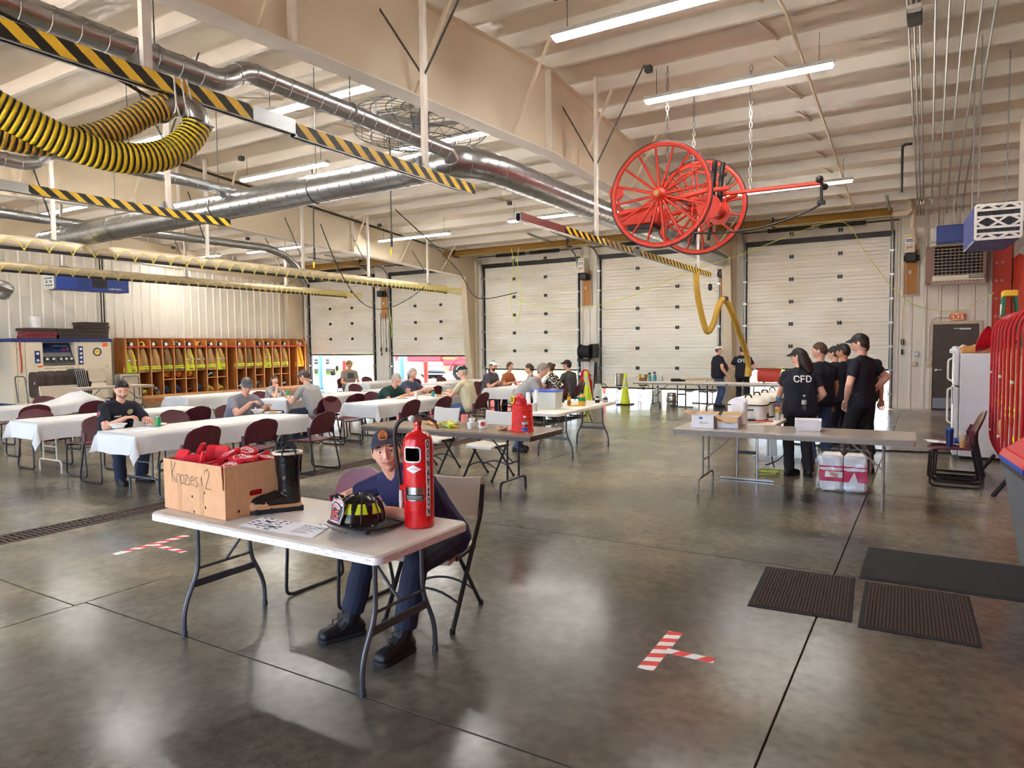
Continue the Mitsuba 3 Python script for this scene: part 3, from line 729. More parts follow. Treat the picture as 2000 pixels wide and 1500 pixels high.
duct('big shiny spiral round duct running across the hall, turning towards the truck doors', [(-14.6, 6.88, 3.80), (-5.45, 6.92, 3.93), (-4.98, 7.05, 3.98), (-4.9, 7.6, 4.0), (-4.92, 19.2, 4.0)], .2, .2, .9, [(-12.2, 6.88, 3.83), (-9.4, 6.9, 3.86), (-7.3, 6.91, 3.9)])
duct('dull spiral duct above the near black and yellow rail, with a jog in it', [(-4.9, .3, 3.84), (-4.9, 3.68, 3.84), (-4.9, 3.86, 4.0), (-4.9, 6.72, 4.0), (-4.95, 6.85, 3.93)], .085, .18, .14, [(-4.9, 3.1, 3.84), (-4.9, 5.1, 4.0)])
duct('thin jogged spiral duct above the second black and yellow rail', [(-9.2, 2.2, 3.92), (-9.2, 4.22, 3.92), (-9.2, 4.42, 4.13), (-9.2, 7.55, 4.12), (-9.25, 7.0, 3.95)], .08, .18, .12, [(-9.2, 5.4, 4.13)])
duct('thin spiral duct at the left edge that runs into the big duct', [(-13.9, 4.0, 4.12), (-13.9, 7.5, 4.1), (-13.95, 7.0, 3.9)], .085, .18, .12, [(-13.9, 5.0, 4.12)])
duct('thin spiral duct beyond the big duct that dips behind the air hose rails', [(-13.55, 7.2, 4.05), (-13.55, 11.3, 4.1), (-13.5, 11.9, 3.9), (-13.45, 12.3, 3.3)], .085, .18, .3)
duct('short duct with an open end by the left wall over the blue air cleaner', [(-20.2, 6.2, 3.55), (-20.2, 8.6, 3.35), (-20.9, 8.75, 3.2)], .15, .2, .3)
# rails
def stripes(x, y0, y1, z0, z1, step=.2, skew=.13, t=.008, sgn=1):
    a, b = [], []; n = int((y1-y0)/(step/2))
    for i in range(n+2):
        s = y0+(i-1)*step/2; q = Polygon([(s, z1), (s+step/2, z1), (s+step/2+skew*sgn, z0), (s+skew*sgn, z0)]).intersection(sbox(y0, z0, y1, z1))
        if q.is_empty or q.area < 1e-6: continue
        (a if i % 2 else b).append(q)
    return a, b
def rail(label, x, segs, z0, h, bare=(), posts=()):
    k = thing('hazard_rail', label, 'rail')
    for y0, y1, dz in segs:
        part(k, 'channel', cat(bx(x-.035, x+.035, y0, y1, z0+dz+h-.012, z0+dz+h), bx(x-.035, x-.028, y0, y1, z0+dz, z0+dz+h), bx(x+.028, x+.035, y0, y1, z0+dz, z0+dz+h), bx(x-.035, x-.012, y0, y1, z0+dz, z0+dz+.008), bx(x+.012, x+.035, y0, y1, z0+dz, z0+dz+.008)), 'galv')
    for y0, y1, dz in [s for s in segs if s not in bare]:
        A, B = stripes(x, y0, y1, z0+dz+.004, z0+dz+h-.004)
        for s in (1, -1):
            for L, m in ((A, 'hazard_yellow'), (B, 'hazard_black')):
                for q in L: part(k, 'yellow_stripe' if m == 'hazard_yellow' else 'black_stripe', prism_x(q, x+s*.036-.002, x+s*.036+.002), m)
    for y, ztop in posts:
        part(k, 'post', cat(bx(x-.022, x+.022, y-.03, y-.026, z0+h, ztop), bx(x-.022, x-.018, y-.03, y+.03, z0+h, ztop), bx(x+.018, x+.022, y-.03, y+.03, z0+h, ztop)), 'beam_white'); part(k, 'bracket', prism_x([(y-.14, z0+h), (y+.14, z0+h), (y+.05, z0+h+.1), (y-.05, z0+h+.1)], x-.03, x-.024), 'galv_dull')
        for s in (-1, 1): part(k, 'brace', tube([(x, y, z0+h+(ztop-z0-h)*.45), (x+s*.75, y, zr(y)+.02)], .011, 5), 'dark_grey')
    return k
rail('near black and yellow striped exhaust rail that ends over the middle of the hall', -4.3, [(1.2, 3.44, 0), (3.44, 3.84, 0), (3.84, 6.32, -.02)], 3.37, .11, bare=((3.44, 3.84, 0),), posts=((2.66, zr(2.66)), (5.5, zr(5.5))))
rail('second black and yellow striped exhaust rail, further left', -8.7, [(2.0, 3.93, 0), (3.93, 6.54, 0)], 3.46, .11, bare=((2.0, 3.93, 0),), posts=((5.62, zr(5.6)), (2.9, zr(2.9))))
rail('far black and yellow striped exhaust rail with the hanging yellow hose at its end', -4.3, [(7.3, 8.5, 0), (8.5, 11.0, 0), (11.0, 11.35, 0), (11.35, 15.8, 0)], 3.22, .10, bare=((7.3, 8.5, 0), (11.0, 11.35, 0)), posts=((9.6, zr(9.6)), (14.9, zr(14.9))))
def coil_rail(label, x, y0, y1, z, posts):
    k = thing('air_hose_rail', label, 'rail'); r = .082
    n = 12; prof = [(r*math.cos(a), r*math.sin(a)) for a in np.linspace(-.3*math.pi, 1.3*math.pi, 16)]
    part(k, 'tube', tube([(x, y0, z), (x, y1, z)], r, 14), 'cream_steel', 40); part(k, 'slot', bx(x-.02, x+.02, y0, y1, z-r-.045, z-r+.02), 'black'); part(k, 'end_stop', bx(x-.03, x+.03, y1-.06, y1+.02, z-r-.07, z-r+.02), 'black')
    part(k, 'top_flange', bx(x-.035, x+.035, y0, y1, z+r-.008, z+r+.02), 'cream_steel')
    pts = []; yy = y0
    while yy < y1+.7:
        st = .40-.33*min(1, max(0, (yy-y0)/(y1-y0)))**1.8; st = max(st, .08)
        for t in np.linspace(0, 1, 9)[:-1]: pts.append((x+r+.02+.015*math.sin(math.pi*t), yy+st*t, z-.135+.19*math.sin(math.pi*t)**.75))
        yy += st
    part(k, 'coiled_hose', tube(pts, .0085, 5), 'coil_yellow', True)
    part(k, 'end_bar', tube([(x+.05, y1, z+.03), (x+.05, y1+.72, z+.03)], .012, 5), 'cream_steel')
    for y in posts:
        part(k, 'post', bx(x-.025, x+.025, y-.03, y+.03, z+r, zr(y)), 'beam_white'); part(k, 'bracket', bx(x-.04, x+.04, y-.09, y+.09, z+r, z+r+.03), 'galv_dull')
        part(k, 'brace', tube([(x, y, z+r+.25), (x-.9, y, zr(y)+.02)], .012, 5), 'dark_grey')
coil_rail('upper cream air rail with a coiled yellow hose strung along it', -13.1, 3.4, 17.7, 3.52, (6.3, 9.3, 11.9, 14.2, 16.8))
coil_rail('lower cream air rail with a coiled yellow hose strung along it, nearer the left wall', -17.3, 4.4, 17.6, 3.56, (8.5, 11.6, 15.0))
# ribbed yellow exhaust hoses
def ribbed_hose(k, name, pts, r, m, pitch=.042, n=400, rib='black'):
    p = spline(pts, 260); L = np.r_[0, np.cumsum(np.linalg.norm(np.diff(p, axis=0), axis=1))]; N = int(L[-1]/pitch)*4
    s = np.linspace(0, L[-1], N); q = np.stack([np.interp(s, L, p[:, i]) for i in range(3)], 1); rr = r*(1+.05*np.cos(s/pitch*2*math.pi))
    part(k, name, tube(q, rr, 16), m, True)
    rings = []
    for c in np.arange(pitch/2, L[-1], pitch):
        i = min(np.searchsorted(L, c), len(p)-1); d = unit_(p[i]-p[i-1]); o = p[i-1]+d*(c-L[i-1]); u = unit_(np.cross(d, [0.1, 0, 1.0])); w = np.cross(d, u)
        rings.append(tube([o+r*.972*(math.cos(t)*u+math.sin(t)*w) for t in np.linspace(0, 2*math.pi, 15)[:-1]], .0075, 4, closed=True))
    stuff(k, name+'_wire', cat(rings), rib)
k = thing('exhaust_hose', 'thick ribbed yellow exhaust hose looped under the near striped rail, tied with cord', 'hose')
ribbed_hose(k, 'front_loop', [(-4.72, .75, 3.62), (-4.55, 1.45, 3.28), (-4.42, 2.05, 2.98), (-4.34, 2.5, 2.90), (-4.3, 2.85, 3.03), (-4.28, 2.99, 3.22)], .092, 'hose_yellow', .034)
ribbed_hose(k, 'rear_loop', [(-4.75, .9, 3.38), (-4.62, 1.55, 3.05), (-4.52, 2.1, 2.93), (-4.46, 2.5, 3.08), (-4.40, 2.74, 3.26), (-4.36, 2.86, 3.33)], .078, 'hose_old', .034)
part(k, 'elbow', tube(bent([(-4.37, 2.82, 3.30), (-4.33, 2.92, 3.36), (-4.29, 2.99, 3.30), (-4.28, 3.0, 3.2)], .09), .08, 14), 'galv', 40)
for q in ((-4.375, 2.815, 3.30), (-4.28, 2.998, 3.21)): part(k, 'clamp', tube([(q[0]+.095*math.cos(t), q[1]+.03*math.cos(t)*(q[2] > 3.25), q[2]+(.095*math.sin(t) if q[2] > 3.25 else 0))if q[2] > 3.25 else (q[0]+.095*math.cos(t), q[1]+.095*math.sin(t), q[2]) for t in np.linspace(0, 2*math.pi, 17)[:-1]], .009, 6, closed=True), 'chrome')
for dx in (-.03, .02, .06): part(k, 'cord', tube([(-4.26, 2.85+dx, 3.49), (-4.24, 2.86+dx*1.4, 3.3), (-4.27, 2.93+dx, 3.12)], .006, 5), 'offwhite')
k = thing('exhaust_hose', 'yellow hose hanging in a deep loop from the far striped rail', 'hose')
ribbed_hose(k, 'hose', [(-4.3, 14.75, 3.24), (-4.28, 14.78, 2.8), (-4.2, 14.95, 2.2), (-4.12, 15.05, 1.97), (-4.05, 15.15, 2.1), (-3.97, 15.35, 2.55), (-3.92, 15.6, 2.68), (-3.85, 15.85, 2.5), (-3.8, 16.6, 1.9), (-3.78, 17.3, 1.35), (-3.8, 17.5, 1.15)], .062, 'hose_old', .04, rib='hose_old')
part(k, 'saddle', rbox(.12, .16, .1, .02, (-3.9, 15.62, 2.70)), 'dark_grey'); part(k, 'balancer', rbox(.08, .12, .16, .03, (-4.26, 15.72, 2.98)), 'black'); part(k, 'balancer_cable', tube([(-4.26, 15.72, 3.24), (-4.26, 15.72, 2.98), (-3.9, 15.62, 2.74)], .004, 4), 'steel'); part(k, 'nozzle', lathe([(0, 0), (.09, 0), (.075, .2), (.06, .28), (0, .28)], 14).apply_translation([-3.8, 17.5, .9]), 'hose_old', 40)
# overhead tube heater
k = thing('tube_heater', 'long shiny tube heater reflector hung across the whole hall in front of the truck doors', 'heater')
for i, (a, b) in enumerate(((-21.5, -17.4), (-17.38, -13.3), (-13.28, -9.2), (-9.18, -5.1), (-5.08, -3.5), (-3.45, -.8))):
    part(k, 'reflector', prism_x([(18.33, 4.62), (18.43, 4.82), (18.57, 4.82), (18.67, 4.62), (18.66, 4.62), (18.56, 4.81), (18.44, 4.81), (18.34, 4.62)], a, b), 'brass')
    part(k, 'burner_tube', cyl(.05, b-a, (a, 18.5, 4.68), 10, 'x'), 'galv_dull', 40); part(k, 'end_bracket', bx(a, a+.03, 18.35, 18.65, 4.6, 4.84), 'black')
    for x in (a+.4, b-.4): part(k, 'hanger_chain', tube([(x, 18.5, 4.8), (x, 18.5, zr(18.5))], .006, 4), 'dark_grey')
part(k, 'flue', tube(bent([(-.8, 18.5, 4.68), (-.45, 18.5, 4.68), (-.45, 18.6, 4.9), (-.45, 19.0, 5.02)], .1), .07, 10), 'cream_steel', 40)
# wire guarded fan
k = thing('ceiling_fan', 'grey ceiling fan inside a round wire guard, behind the upper round duct', 'fan')
c = np.array([-6.4, 8.1, 4.92])
for R_, z in ((.95, -.12), (.95, .12), (.72, -.2), (.5, -.24), (.28, -.26), (.72, .2), (.5, .24), (.28, .26)): part(k, 'guard_ring', tube([c+[R_*math.cos(t), R_*math.sin(t), z] for t in np.linspace(0, 2*math.pi, 37)[:-1]], .007, 4, closed=True), 'dark_grey')
for t in np.linspace(0, 2*math.pi, 25)[:-1]: part(k, 'guard_wire', tube([c+[R_*math.cos(t), R_*math.sin(t), z] for R_, z in ((.1, .27), (.5, .24), (.72, .2), (.95, .12), (.95, -.12), (.72, -.2), (.5, -.24), (.1, -.27))], .005, 3), 'dark_grey')
part(k, 'motor', cyl(.13, .22, tuple(c-[0, 0, .11]), 16), 'dark_grey', 40); part(k, 'down_rod', cyl(.02, .6, tuple(c), 8), 'dark_grey')
for t in (0.3, 2.4, 4.5): part(k, 'blade', mv(rbox(.75, .17, .012, .004, (.45, 0, 0)), tuple(c), math.degrees(t), rx=0), 'grey')
# the red hose cart
def wheel(c, R_, key_, lab):
    k = key_
    rim = tube([(R_*math.cos(t), 0, R_*math.sin(t)) for t in np.linspace(0, 2*math.pi, 49)[:-1]], .036, 8, closed=True); rim.vertices = rim.vertices*[1, .62, 1]
    w = part(k, 'wheel', mv(rim, c), 'red_cart', True, lab)
    tyre = tube([((R_+.034)*math.cos(t), 0, (R_+.034)*math.sin(t)) for t in np.linspace(0, 2*math.pi, 49)[:-1]], .014, 5, closed=True); part(w, 'iron_tyre', mv(tyre, c), 'tube_dark', True)
    part(w, 'hub', mv(lathe([(0, -.13), (.05, -.13), (.065, -.08), (.095, -.05), (.095, .05), (.065, .08), (.05, .13), (0, .13)], 18), c, rx=90), 'red_cart', 40); part(w, 'hub_cap', cyl(.038, .05, (c[0], c[1]-.17, c[2]), 16, 'y'), 'brass', 40)
    for i in range(16):
        t = i*math.pi/8+.1; part(w, 'spoke', mv(tube([(.08*math.cos(t), -.02, .08*math.sin(t)), (.35*math.cos(t), 0, .35*math.sin(t)), ((R_-.01)*math.cos(t), 0, (R_-.01)*math.sin(t))], [.021, .02, .016], 6), c), 'red_cart', True)
k = thing('hose_cart', 'antique red two-wheeled hose cart hanging on chains from the roof', 'cart')
W1, W2 = np.array([-3.28, 9.50, 3.80]), np.array([-3.16, 11.0, 3.86])
wheel(W1, .70, k, 'nearer big spoked red wheel'); wheel(W2, .70, k, 'farther big spoked red wheel')
part(k, 'axle', tube([W1+[0, -.1, 0], W2+[0, .1, 0]], .03, 8), 'tube_dark', 40)
ax = (W1+W2)/2
for dy in (-.42, .42): part(k, 'frame_rail', tube([ax+[-.85, dy, -.18], ax+[.5, dy, .02], ax+[.75, dy*.6, .05]], .032, 6), 'red_cart', 40)
for dx in (-.75, .0, .5): part(k, 'cross_rail', tube([ax+[dx, -.45, -.16+.16*(dx+.75)], ax+[dx, .45, -.16+.16*(dx+.75)]], .026, 6), 'red_cart', 40)
part(k, 'drawbar', tube([ax+[.6, 0, .03], ax+[1.95, .05, .03]], .028, 8), 'red_cart', 40); part(k, 'handle_bar', tube([ax+[1.93, -.22, .02], ax+[1.93, .30, .02]], .018, 6), 'black'); part(k, 'bell', cat(sph(.05, tuple(ax+[1.93, -.2, .03]), 1), sph(.05, tuple(ax+[1.93, .3, .03]), 1)), 'black', True); part(k, 'handle_stem', cat(tube([ax+[1.93, 0, .02], ax+[1.93, 0, -.22]], .02, 6), rbox(.1, .08, .06, .01, tuple(ax+[1.93, 0, -.24]))), 'black')
part(k, 'hose_line', tube(spline([ax+[.2, -.1, -.5], ax+[.7, 0, -.52], ax+[1.2, .03, -.48], ax+[1.6, .05, -.38], ax+[1.93, 0, -.26]], 20), .014, 6), 'tube_dark', True)
part(k, 'tool_box', rbox(.62, .5, .26, .03, tuple(ax+[-.52, -.1, -.22])), 'red_cart', 40); part(k, 'box_tray', rbox(.4, .36, .08, .01, tuple(ax+[-.5, -.2, -.38])), 'black'); part(k, 'signal_lamp', cat(cyl(.11, .05, tuple(ax+[-.83, -.5, .14]), 18, 'y'), tube([ax+[-.83, -.46, .14], ax+[-.83, -.3, -.2]], .02, 6)), 'red_cart', 40)
for dx, dy in ((.52, -.25), (.60, -.12)): part(k, 'black_lever', cat(tube([ax+[dx, dy, -.1], ax+[dx+.05, dy, .45]], [.045, .035], 8)), 'black_gloss', 40)
part(k, 'drum', mv(lathe([(0, -.3), (.17, -.3), (.17, -.27), (.10, -.26), (.10, .26), (.17, .27), (.17, .3), (0, .3)], 20), tuple(ax+[.52, -.1, -.20]), rx=90), 'red_cart', 40)
for R_ in (.42, .5): part(k, 'reel_ring', tube([ax+[R_*math.cos(t)+.1, .25, R_*math.sin(t)+.05] for t in np.linspace(0, 2*math.pi, 29)[:-1]], .016, 5, closed=True), 'red_cart', True)
for t in np.linspace(0, 2*math.pi, 9)[:-1]: part(k, 'reel_spoke', tube([ax+[.1, .25, .05], ax+[.1+.5*math.cos(t), .25, .05+.5*math.sin(t)]], .012, 5), 'red_cart')
for q in ((-.35, -.35, -.5), (.1, .3, -.6), (.3, .4, -.55)): part(k, 'nozzle', tube([ax+q, ax+[q[0]+.05, q[1], q[2]+.26]], [.02, .03], 6), 'black', 40)
for b, t_, n in ((W1+[.02, .25, .05], W1+[.02, .25, zr(9.75)-3.8], 0), (W2+[0, -.3, .05], W2+[0, -.3, zr(10.7)-3.86], 0), (ax+[1.0, 0, .05], ax+[1.0, 0, zr(10.25)-3.83], 0)):
    ln = []; m = int((t_[2]-b[2])/.075)
    for i in range(m):
        z = b[2]+(t_[2]-b[2])*(i+.5)/m; s = .018; d = (1, 0) if i % 2 else (0, 1)
        ln.append(tube([(b[0]+d[0]*s*a, b[1]+d[1]*s*a, z+e) for a, e in ((-1, -.028), (-1, .028), (0, .045), (1, .028), (1, -.028), (0, -.045))], .0055, 4, closed=True))
    stuff(k, 'chain', cat(ln), 'steel')
# conduits under the roof of the right bay
xs = [(-.30, 'steel'), (-.24, 'steel'), (-.18, 'steel'), (-.02, 'galv'), (.12, 'galv'), (.27, 'galv'), (.44, 'galv'), (.58, 'galv')]
for i, (x, m) in enumerate(xs):
    pts = [(x, -1.5, zr(-1.5)-.03), (x, RIDGE, ZR-.03), (x, 18.35, zr(18.35)-.03), (x, 18.6, zr(18.6)-.3)]
    solo('conduit', tube(bent(pts, .2), .016, 7), m, ('first', 'second', 'third', 'fourth', 'fifth', 'sixth', 'seventh', 'eighth')[i]+' conduit from the left in the bundle under the roof at the right edge', 'pipe', None, 40)
solo('sprinkler_pipe', tube([(-1.55, 6.5, zr(6.5)-.05), (-1.55, RIDGE, ZR-.04), (-1.62, 19.0, zr(19)-.04)], .022, 8), 'cream_steel', 'single thin pipe running along the roof between the long lamps and the conduits', 'pipe', None, 40)
k = thing('splitter_box', 'dark grey junction box among the conduits at the top right', 'box'); part(k, 'case', rbox(.16, .3, .1, .01, (-.23, 9.75, zr(9.75)-.08)), 'dark_grey'); part(k, 'cover', rbox(.15, .12, .06, .01, (-.23, 9.5, zr(9.5)-.09)), 'light_grey')
for i in range(6): part(k, 'fitting', rbox(.07, .05, .05, .008, (-.2+.15*i, 18.35, zr(18.35)-.04)), 'galv_dull')
k = thing('vent_pipe', 'thick cream vent pipe coming down by the rightmost truck door', 'pipe')
part(k, 'pipe', tube(bent([(-.40, 18.7, zr(18.7)), (-.40, 18.7, 4.35)], .1), .055, 12), 'cream_steel', 40); part(k, 'collar', cyl(.066, .12, (-.40, 18.7, 4.5), 14), 'cream_steel', 40); part(k, 'elbow', tube([(-.40, 18.7, 4.4), (-.33, 18.9, 4.05)], .05, 10), 'cream_steel', 40)
part(k, 'gas_pipe', tube(bent([(-.33, 14.2, zr(14.2)-.1), (-.48, 14.2, zr(14.2)-.1), (-.48, 14.2, 4.35)], .06), .022, 8), 'black', 40)
# blue air cleaners
def air_cleaner(at, rz, L, W, H, label, chains, face_='front', back=False):
    k = thing('air_cleaner', label, 'air cleaner'); M = T().translate(list(at)).rotate([0, 0, 1], rz)
    def put(n, m, mt, sm=False):
        kk = part(k, n, m, mt, sm); scene[kk]['to_world'] = M
    put('case', rb(-W/2, W/2, .05, L, 0, H, .012), 'blue_box')
    put('filter', bx(-W/2+.02, W/2-.02, .03, .05, .02, H-.02), 'grey')
    for i in range(16): x = -W/2+.04+(W-.08)*i/15; put('filter_pleat', prism([(x-.010, .012), (x, .0), (x+.010, .012), (x+.01, .03), (x-.01, .03)], H-.06, .03), 'tube_grey')
    def bar(a, b, w=.013): 
        a, b = np.array(a, float), np.array(b, float); d = unit_(b-a); n = np.array([-d[1], d[0]])*w
        return prism_y([a-n, b-n, b+n, a+n], -.012, .004)
    w, h = W/2-.012, H-.012
    B = [bar((-w, .012), (w, .012), .014), bar((-w, h), (w, h), .014), bar((-w, .012), (-w, h), .014), bar((w, .012), (w, h), .014)]
    for z in (.17, .34, .64, .83): B.append(bar((-w, H*z), (w, H*z)))
    for z0, z1 in ((0.02, .17), (.83, .99)): B += [bar((-w+(i)*w*.5, H*(z0 if i % 2 == 0 else z1)), (-w+(i+1)*w*.5, H*(z1 if i % 2 == 0 else z0))) for i in range(4)]
    B += [bar((-w, H*.5), (-w*.55, H*.64)), bar((-w, H*.5), (-w*.55, H*.34)), bar((w, H*.5), (w*.55, H*.64)), bar((w, H*.5), (w*.55, H*.34)), bar((-w*.4, H*.34), (w*.4, H*.64)), bar((-w*.4, H*.64), (w*.4, H*.34))]
    for b in B: put('lattice_bar', b, 'white')
    for x, y in chains: put('chain', tube([(x, y, H), (x, y, 5.4-at[2])], .009, 4), 'galv_dull')
    return k, put
air_cleaner((.66, 10.0, 2.90), 3, 1.25, .47, .42, 'blue box air cleaner with a white lattice front, hung at the right edge', [(-.17, .3), (.2, 1.0), (-.17, 1.0)])
solo('air_cleaner', rb(.07, .62, 16.6, 17.0, 3.70, 4.05, .015), 'blue_box', 'plain blue box hung behind the lattice-fronted air cleaner, above the unit heater', 'air cleaner')
part('air_cleaner_001', 'outlet', bx(-.02, .07, 16.62, 16.98, 3.74, 4.0), 'light_grey'); part('air_cleaner_001', 'chain', tube([(.35, 16.8, 4.05), (.35, 16.8, zr(16.8))], .008, 4), 'galv_dull')
k, put = air_cleaner((-20.5, 9.68, 3.38), 0, 2.05, .5, .40, 'long blue air cleaner on the left wall above the white cabinet', [(-.2, .4), (.2, 1.6)])
put('control_panel', bx(.25, .256, 1.0, 1.42, .1, .34), 'black'); put('lettering', mv(facing(text('LAKEWING', .05, .003), (0, 0, 0), 'x+'), (.252, 1.45, .06)), 'white'); put('access_door', bx(.25, .254, .62, .95, .05, .36), 'blue_paint'); put('wall_bracket', bx(-1.9, -.25, .9, 1.0, .1, .16), 'steel')
# unit heater
k = thing('unit_heater', 'brown-cased unit heater with dark louvres above the exit door', 'heater')
x0, x1, y0, z0, z1 = .03, 1.05, 19.45, 3.10, 3.98
part(k, 'case', cat(bx(x0-.16, x0, y0+.05, y0+.7, z0, z1-.02), bx(x1, x1+.03, y0, y0+.7, z0, z1), bx(x0, x1, y0+.3, y0+.7, z0, z1)), 'heater_brown')
part(k, 'frame', cat(bx(x0, x0+.03, y0, y0+.3, z0+.16, z1), bx(x1-.03, x1, y0, y0+.3, z0+.16, z1), bx(x0, x1, y0, y0+.3, z1-.03, z1)), 'heater_brown')
part(k, 'back', bx(x0, x1, y0+.28, y0+.3, z0+.16, z1), 'black')
for i in range(10): part(k, 'louvre', bx(x0+.02, x1-.02, y0+.0, y0+.05, z0+.18+i*.075, z0+.192+i*.075), 'galv_dull')
for i in range(11): part(k, 'burner_tube', rb(x0+.08+i*.085, x0+.115+i*.085, y0+.12, y0+.2, z0+.17, z1-.04, .01), 'rust')
part(k, 'front_apron', rb(x0-.01, x1-.01, y0-.02, y0+.25, z0+.04, z0+.165, .01), 'offwhite'); part(k, 'drip_lip', prism_x([(y0-.04, z0+.035), (y0-.02, z0+.045), (y0+.25, z0+.03), (y0+.25, z0-.03), (y0+.05, z0-.03)], x0-.04, x1+.02), 'beige_wall')
for i in range(13): part(k, 'vent_slot', bx(x0+.07+i*.073, x0+.085+i*.073, y0-.042, y0-.02, z0+.005, z0+.03), 'black')
part(k, 'name_plate', bx(x1-.30, x1-.03, y0-.026, y0-.019, z0+.075, z0+.145), 'black'); part(k, 'name_lettering', facing(text('REZNOR', .042, .003, True), (x1-.285, y0-.027, z0+.09), 'y-'), 'white')
for x in (x0+.1, x1-.1): part(k, 'hanger_rod', tube([(x, y0+.5, z1), (x, y0+.5, zr(19.9))], .008, 5), 'dark_grey')
# door openers with wooden boards
def opener(x, z, label, cab=True):
    k = thing('door_opener', label, 'door opener')
    part(k, 'board', bx(x-.15, x+.15, YF-.07, YF-.03, z-1.15, z-.05), 'plywood'); part(k, 'board_frame', cat(bx(x-.17, x+.17, YF-.08, YF-.03, z-1.19, z-1.15), bx(x-.17, x-.15, YF-.08, YF-.03, z-1.19, z-.05), bx(x+.15, x+.17, YF-.08, YF-.03, z-1.19, z-.05)), 'light_grey')
    part(k, 'motor_cover', rb(x-.15, x+.08, YF-.42, YF-.1, z-.14, z+.32, .01), 'offwhite'); part(k, 'warning_label', bx(x-.13, x+.06, YF-.424, YF-.42, z+.1, z+.28), 'white'); part(k, 'warning_stripe', cat(bx(x-.13, x+.06, YF-.427, YF-.424, z+.24, z+.27), ), 'yellow'); part(k, 'label_print', cat(bx(x-.11, x+.04, YF-.427, YF-.424, z+.16, z+.18), bx(x-.11, x+.04, YF-.427, YF-.424, z+.12, z+.14)), 'blue_print'); part(k, 'maker_mark', cat(bx(x-.09, x+.02, YF-.424, YF-.42, z-.02, z+.0), bx(x-.09, x-.07, YF-.424, YF-.42, z-.06, z+.03), bx(x-.0, x+.03, YF-.424, YF-.42, z+.01, z+.03)), 'red')
    part(k, 'gearbox', cat(rb(x-.12, x+.12, YF-.36, YF-.08, z-.36, z-.15, .02), cyl(.07, .34, (x-.16, YF-.2, z-.26), 12, 'x')), 'black', 40)
    part(k, 'cable', tube(bent([(x-.1, YF-.1, z-.35), (x-.1, YF-.1, z-1.1), (x-.16, YF-.1, z-1.5), (x-.16, YF-.1, 1.5)], .1), .008, 5), 'cream_steel'); part(k, 'junction', rbox(.08, .04, .1, .006, (x-.02, YF-.09, z-.6)), 'cream_steel'); part(k, 'pull_handle', rbox(.05, .04, .13, .01, (x-.16, YF-.1, 1.45)), 'black')
opener(-.44, 4.05, 'door opener on a brown board right of the rightmost truck door'); opener(-9.38, 4.12, 'door opener on a brown board between the third and fourth truck doors, hose reel below'); opener(-5.06, 3.95, 'door opener on a brown board against the big column'); opener(-17.85, 3.98, 'door opener on a brown board between the two leftmost truck doors')
# cords
def cord(label, pts, m, r=.008, n=40): return solo('extension_cord', tube(spline(pts, n), r, 5), m, label, 'cord', None, True)
cord('yellow-green cord swagged over the rightmost truck door towards the exit sign', [(-1.9, 18.0, 4.55), (-1.75, 18.1, 4.5), (-1.5, 18.6, 4.1), (-1.1, 19.0, 3.45), (-.55, 19.4, 2.75), (-.1, 19.6, 2.5), (.45, 19.6, 2.42), (.8, 18.9, 2.5), (1.15, 17.9, 2.72)], 'cord_yellow')
cord('yellow-green cord sagging across the middle truck doors', [(-9.9, 16.6, 3.05), (-9.2, 16.6, 2.78), (-8.0, 16.6, 2.68), (-6.5, 16.7, 2.95), (-5.2, 16.9, 3.45), (-3.9, 17.2, 3.85), (-3.1, 17.4, 4.15), (-1.95, 18.0, 4.55)], 'cord_yellow')
cord('black cable sagging from the beam across the third truck door', [(-8.7, 10.2, 4.3), (-8.8, 11.5, 3.8), (-9.4, 13.5, 3.2), (-9.85, 14.8, 2.92), (-9.8, 15.4, 2.98), (-9.6, 16.2, 3.15)], 'black', .011)
cord('black cable hanging in a loop below the air hose rails', [(-11.0, 10.5, 4.3), (-11.4, 11.6, 3.2), (-12.0, 12.9, 2.75), (-12.4, 14.0, 2.72), (-12.5, 14.9, 2.95), (-12.3, 15.6, 3.4)], 'black', .011)
cord('yellow cords hanging in loops from a ceiling reel before the third truck door', [(-9.95, 16.5, 4.4), (-9.95, 16.5, 3.4), (-9.93, 16.5, 2.6), (-9.82, 16.5, 2.35), (-9.7, 16.5, 2.6), (-9.68, 16.5, 3.4), (-9.7, 16.5, 4.4)], 'cord_yellow')
cord('short yellow pendant cord with a connector below the lower air hose rail', [(-12.4, 14.2, 2.75), (-12.38, 14.25, 2.4), (-12.38, 14.25, 1.95)], 'cord_yellow')
for i, (x, y, zb) in enumerate(((-8.72, 10.1, 3.6), (-11.1, 10.4, 3.55))):
    k = thing('drop_cable', ('black weighted drop cable hanging in mid-hall beyond the striped rail end', 'black weighted drop cable hanging before the second roof frame')[i], 'cable'); part(k, 'cable', tube([(x, y, zr(y)), (x, y, zb)], .012, 6), 'black'); part(k, 'grip', cyl(.022, .25, (x, y, zb), 8), 'black'); part(k, 'plug', rbox(.03, .03, .12, .006, (x-.02, y, zb-.1)), 'yellow')
for i, (pts, m, lab) in enumerate((([(-4.6, .6, 3.9), (-4.5, 2.2, 3.55), (-4.44, 2.78, 3.36)], 'black', 'taut black cable just under the near striped rail'), ([(-13.45, 3, 5.1), (-13.45, RIDGE, 5.56), (-13.45, 19, 4.75)], 'black', 'black pipe along the top of the second roof frame'))): solo('pipe_line', tube(pts, (.012, .03)[i], 6), m, lab, 'pipe', None, 40)
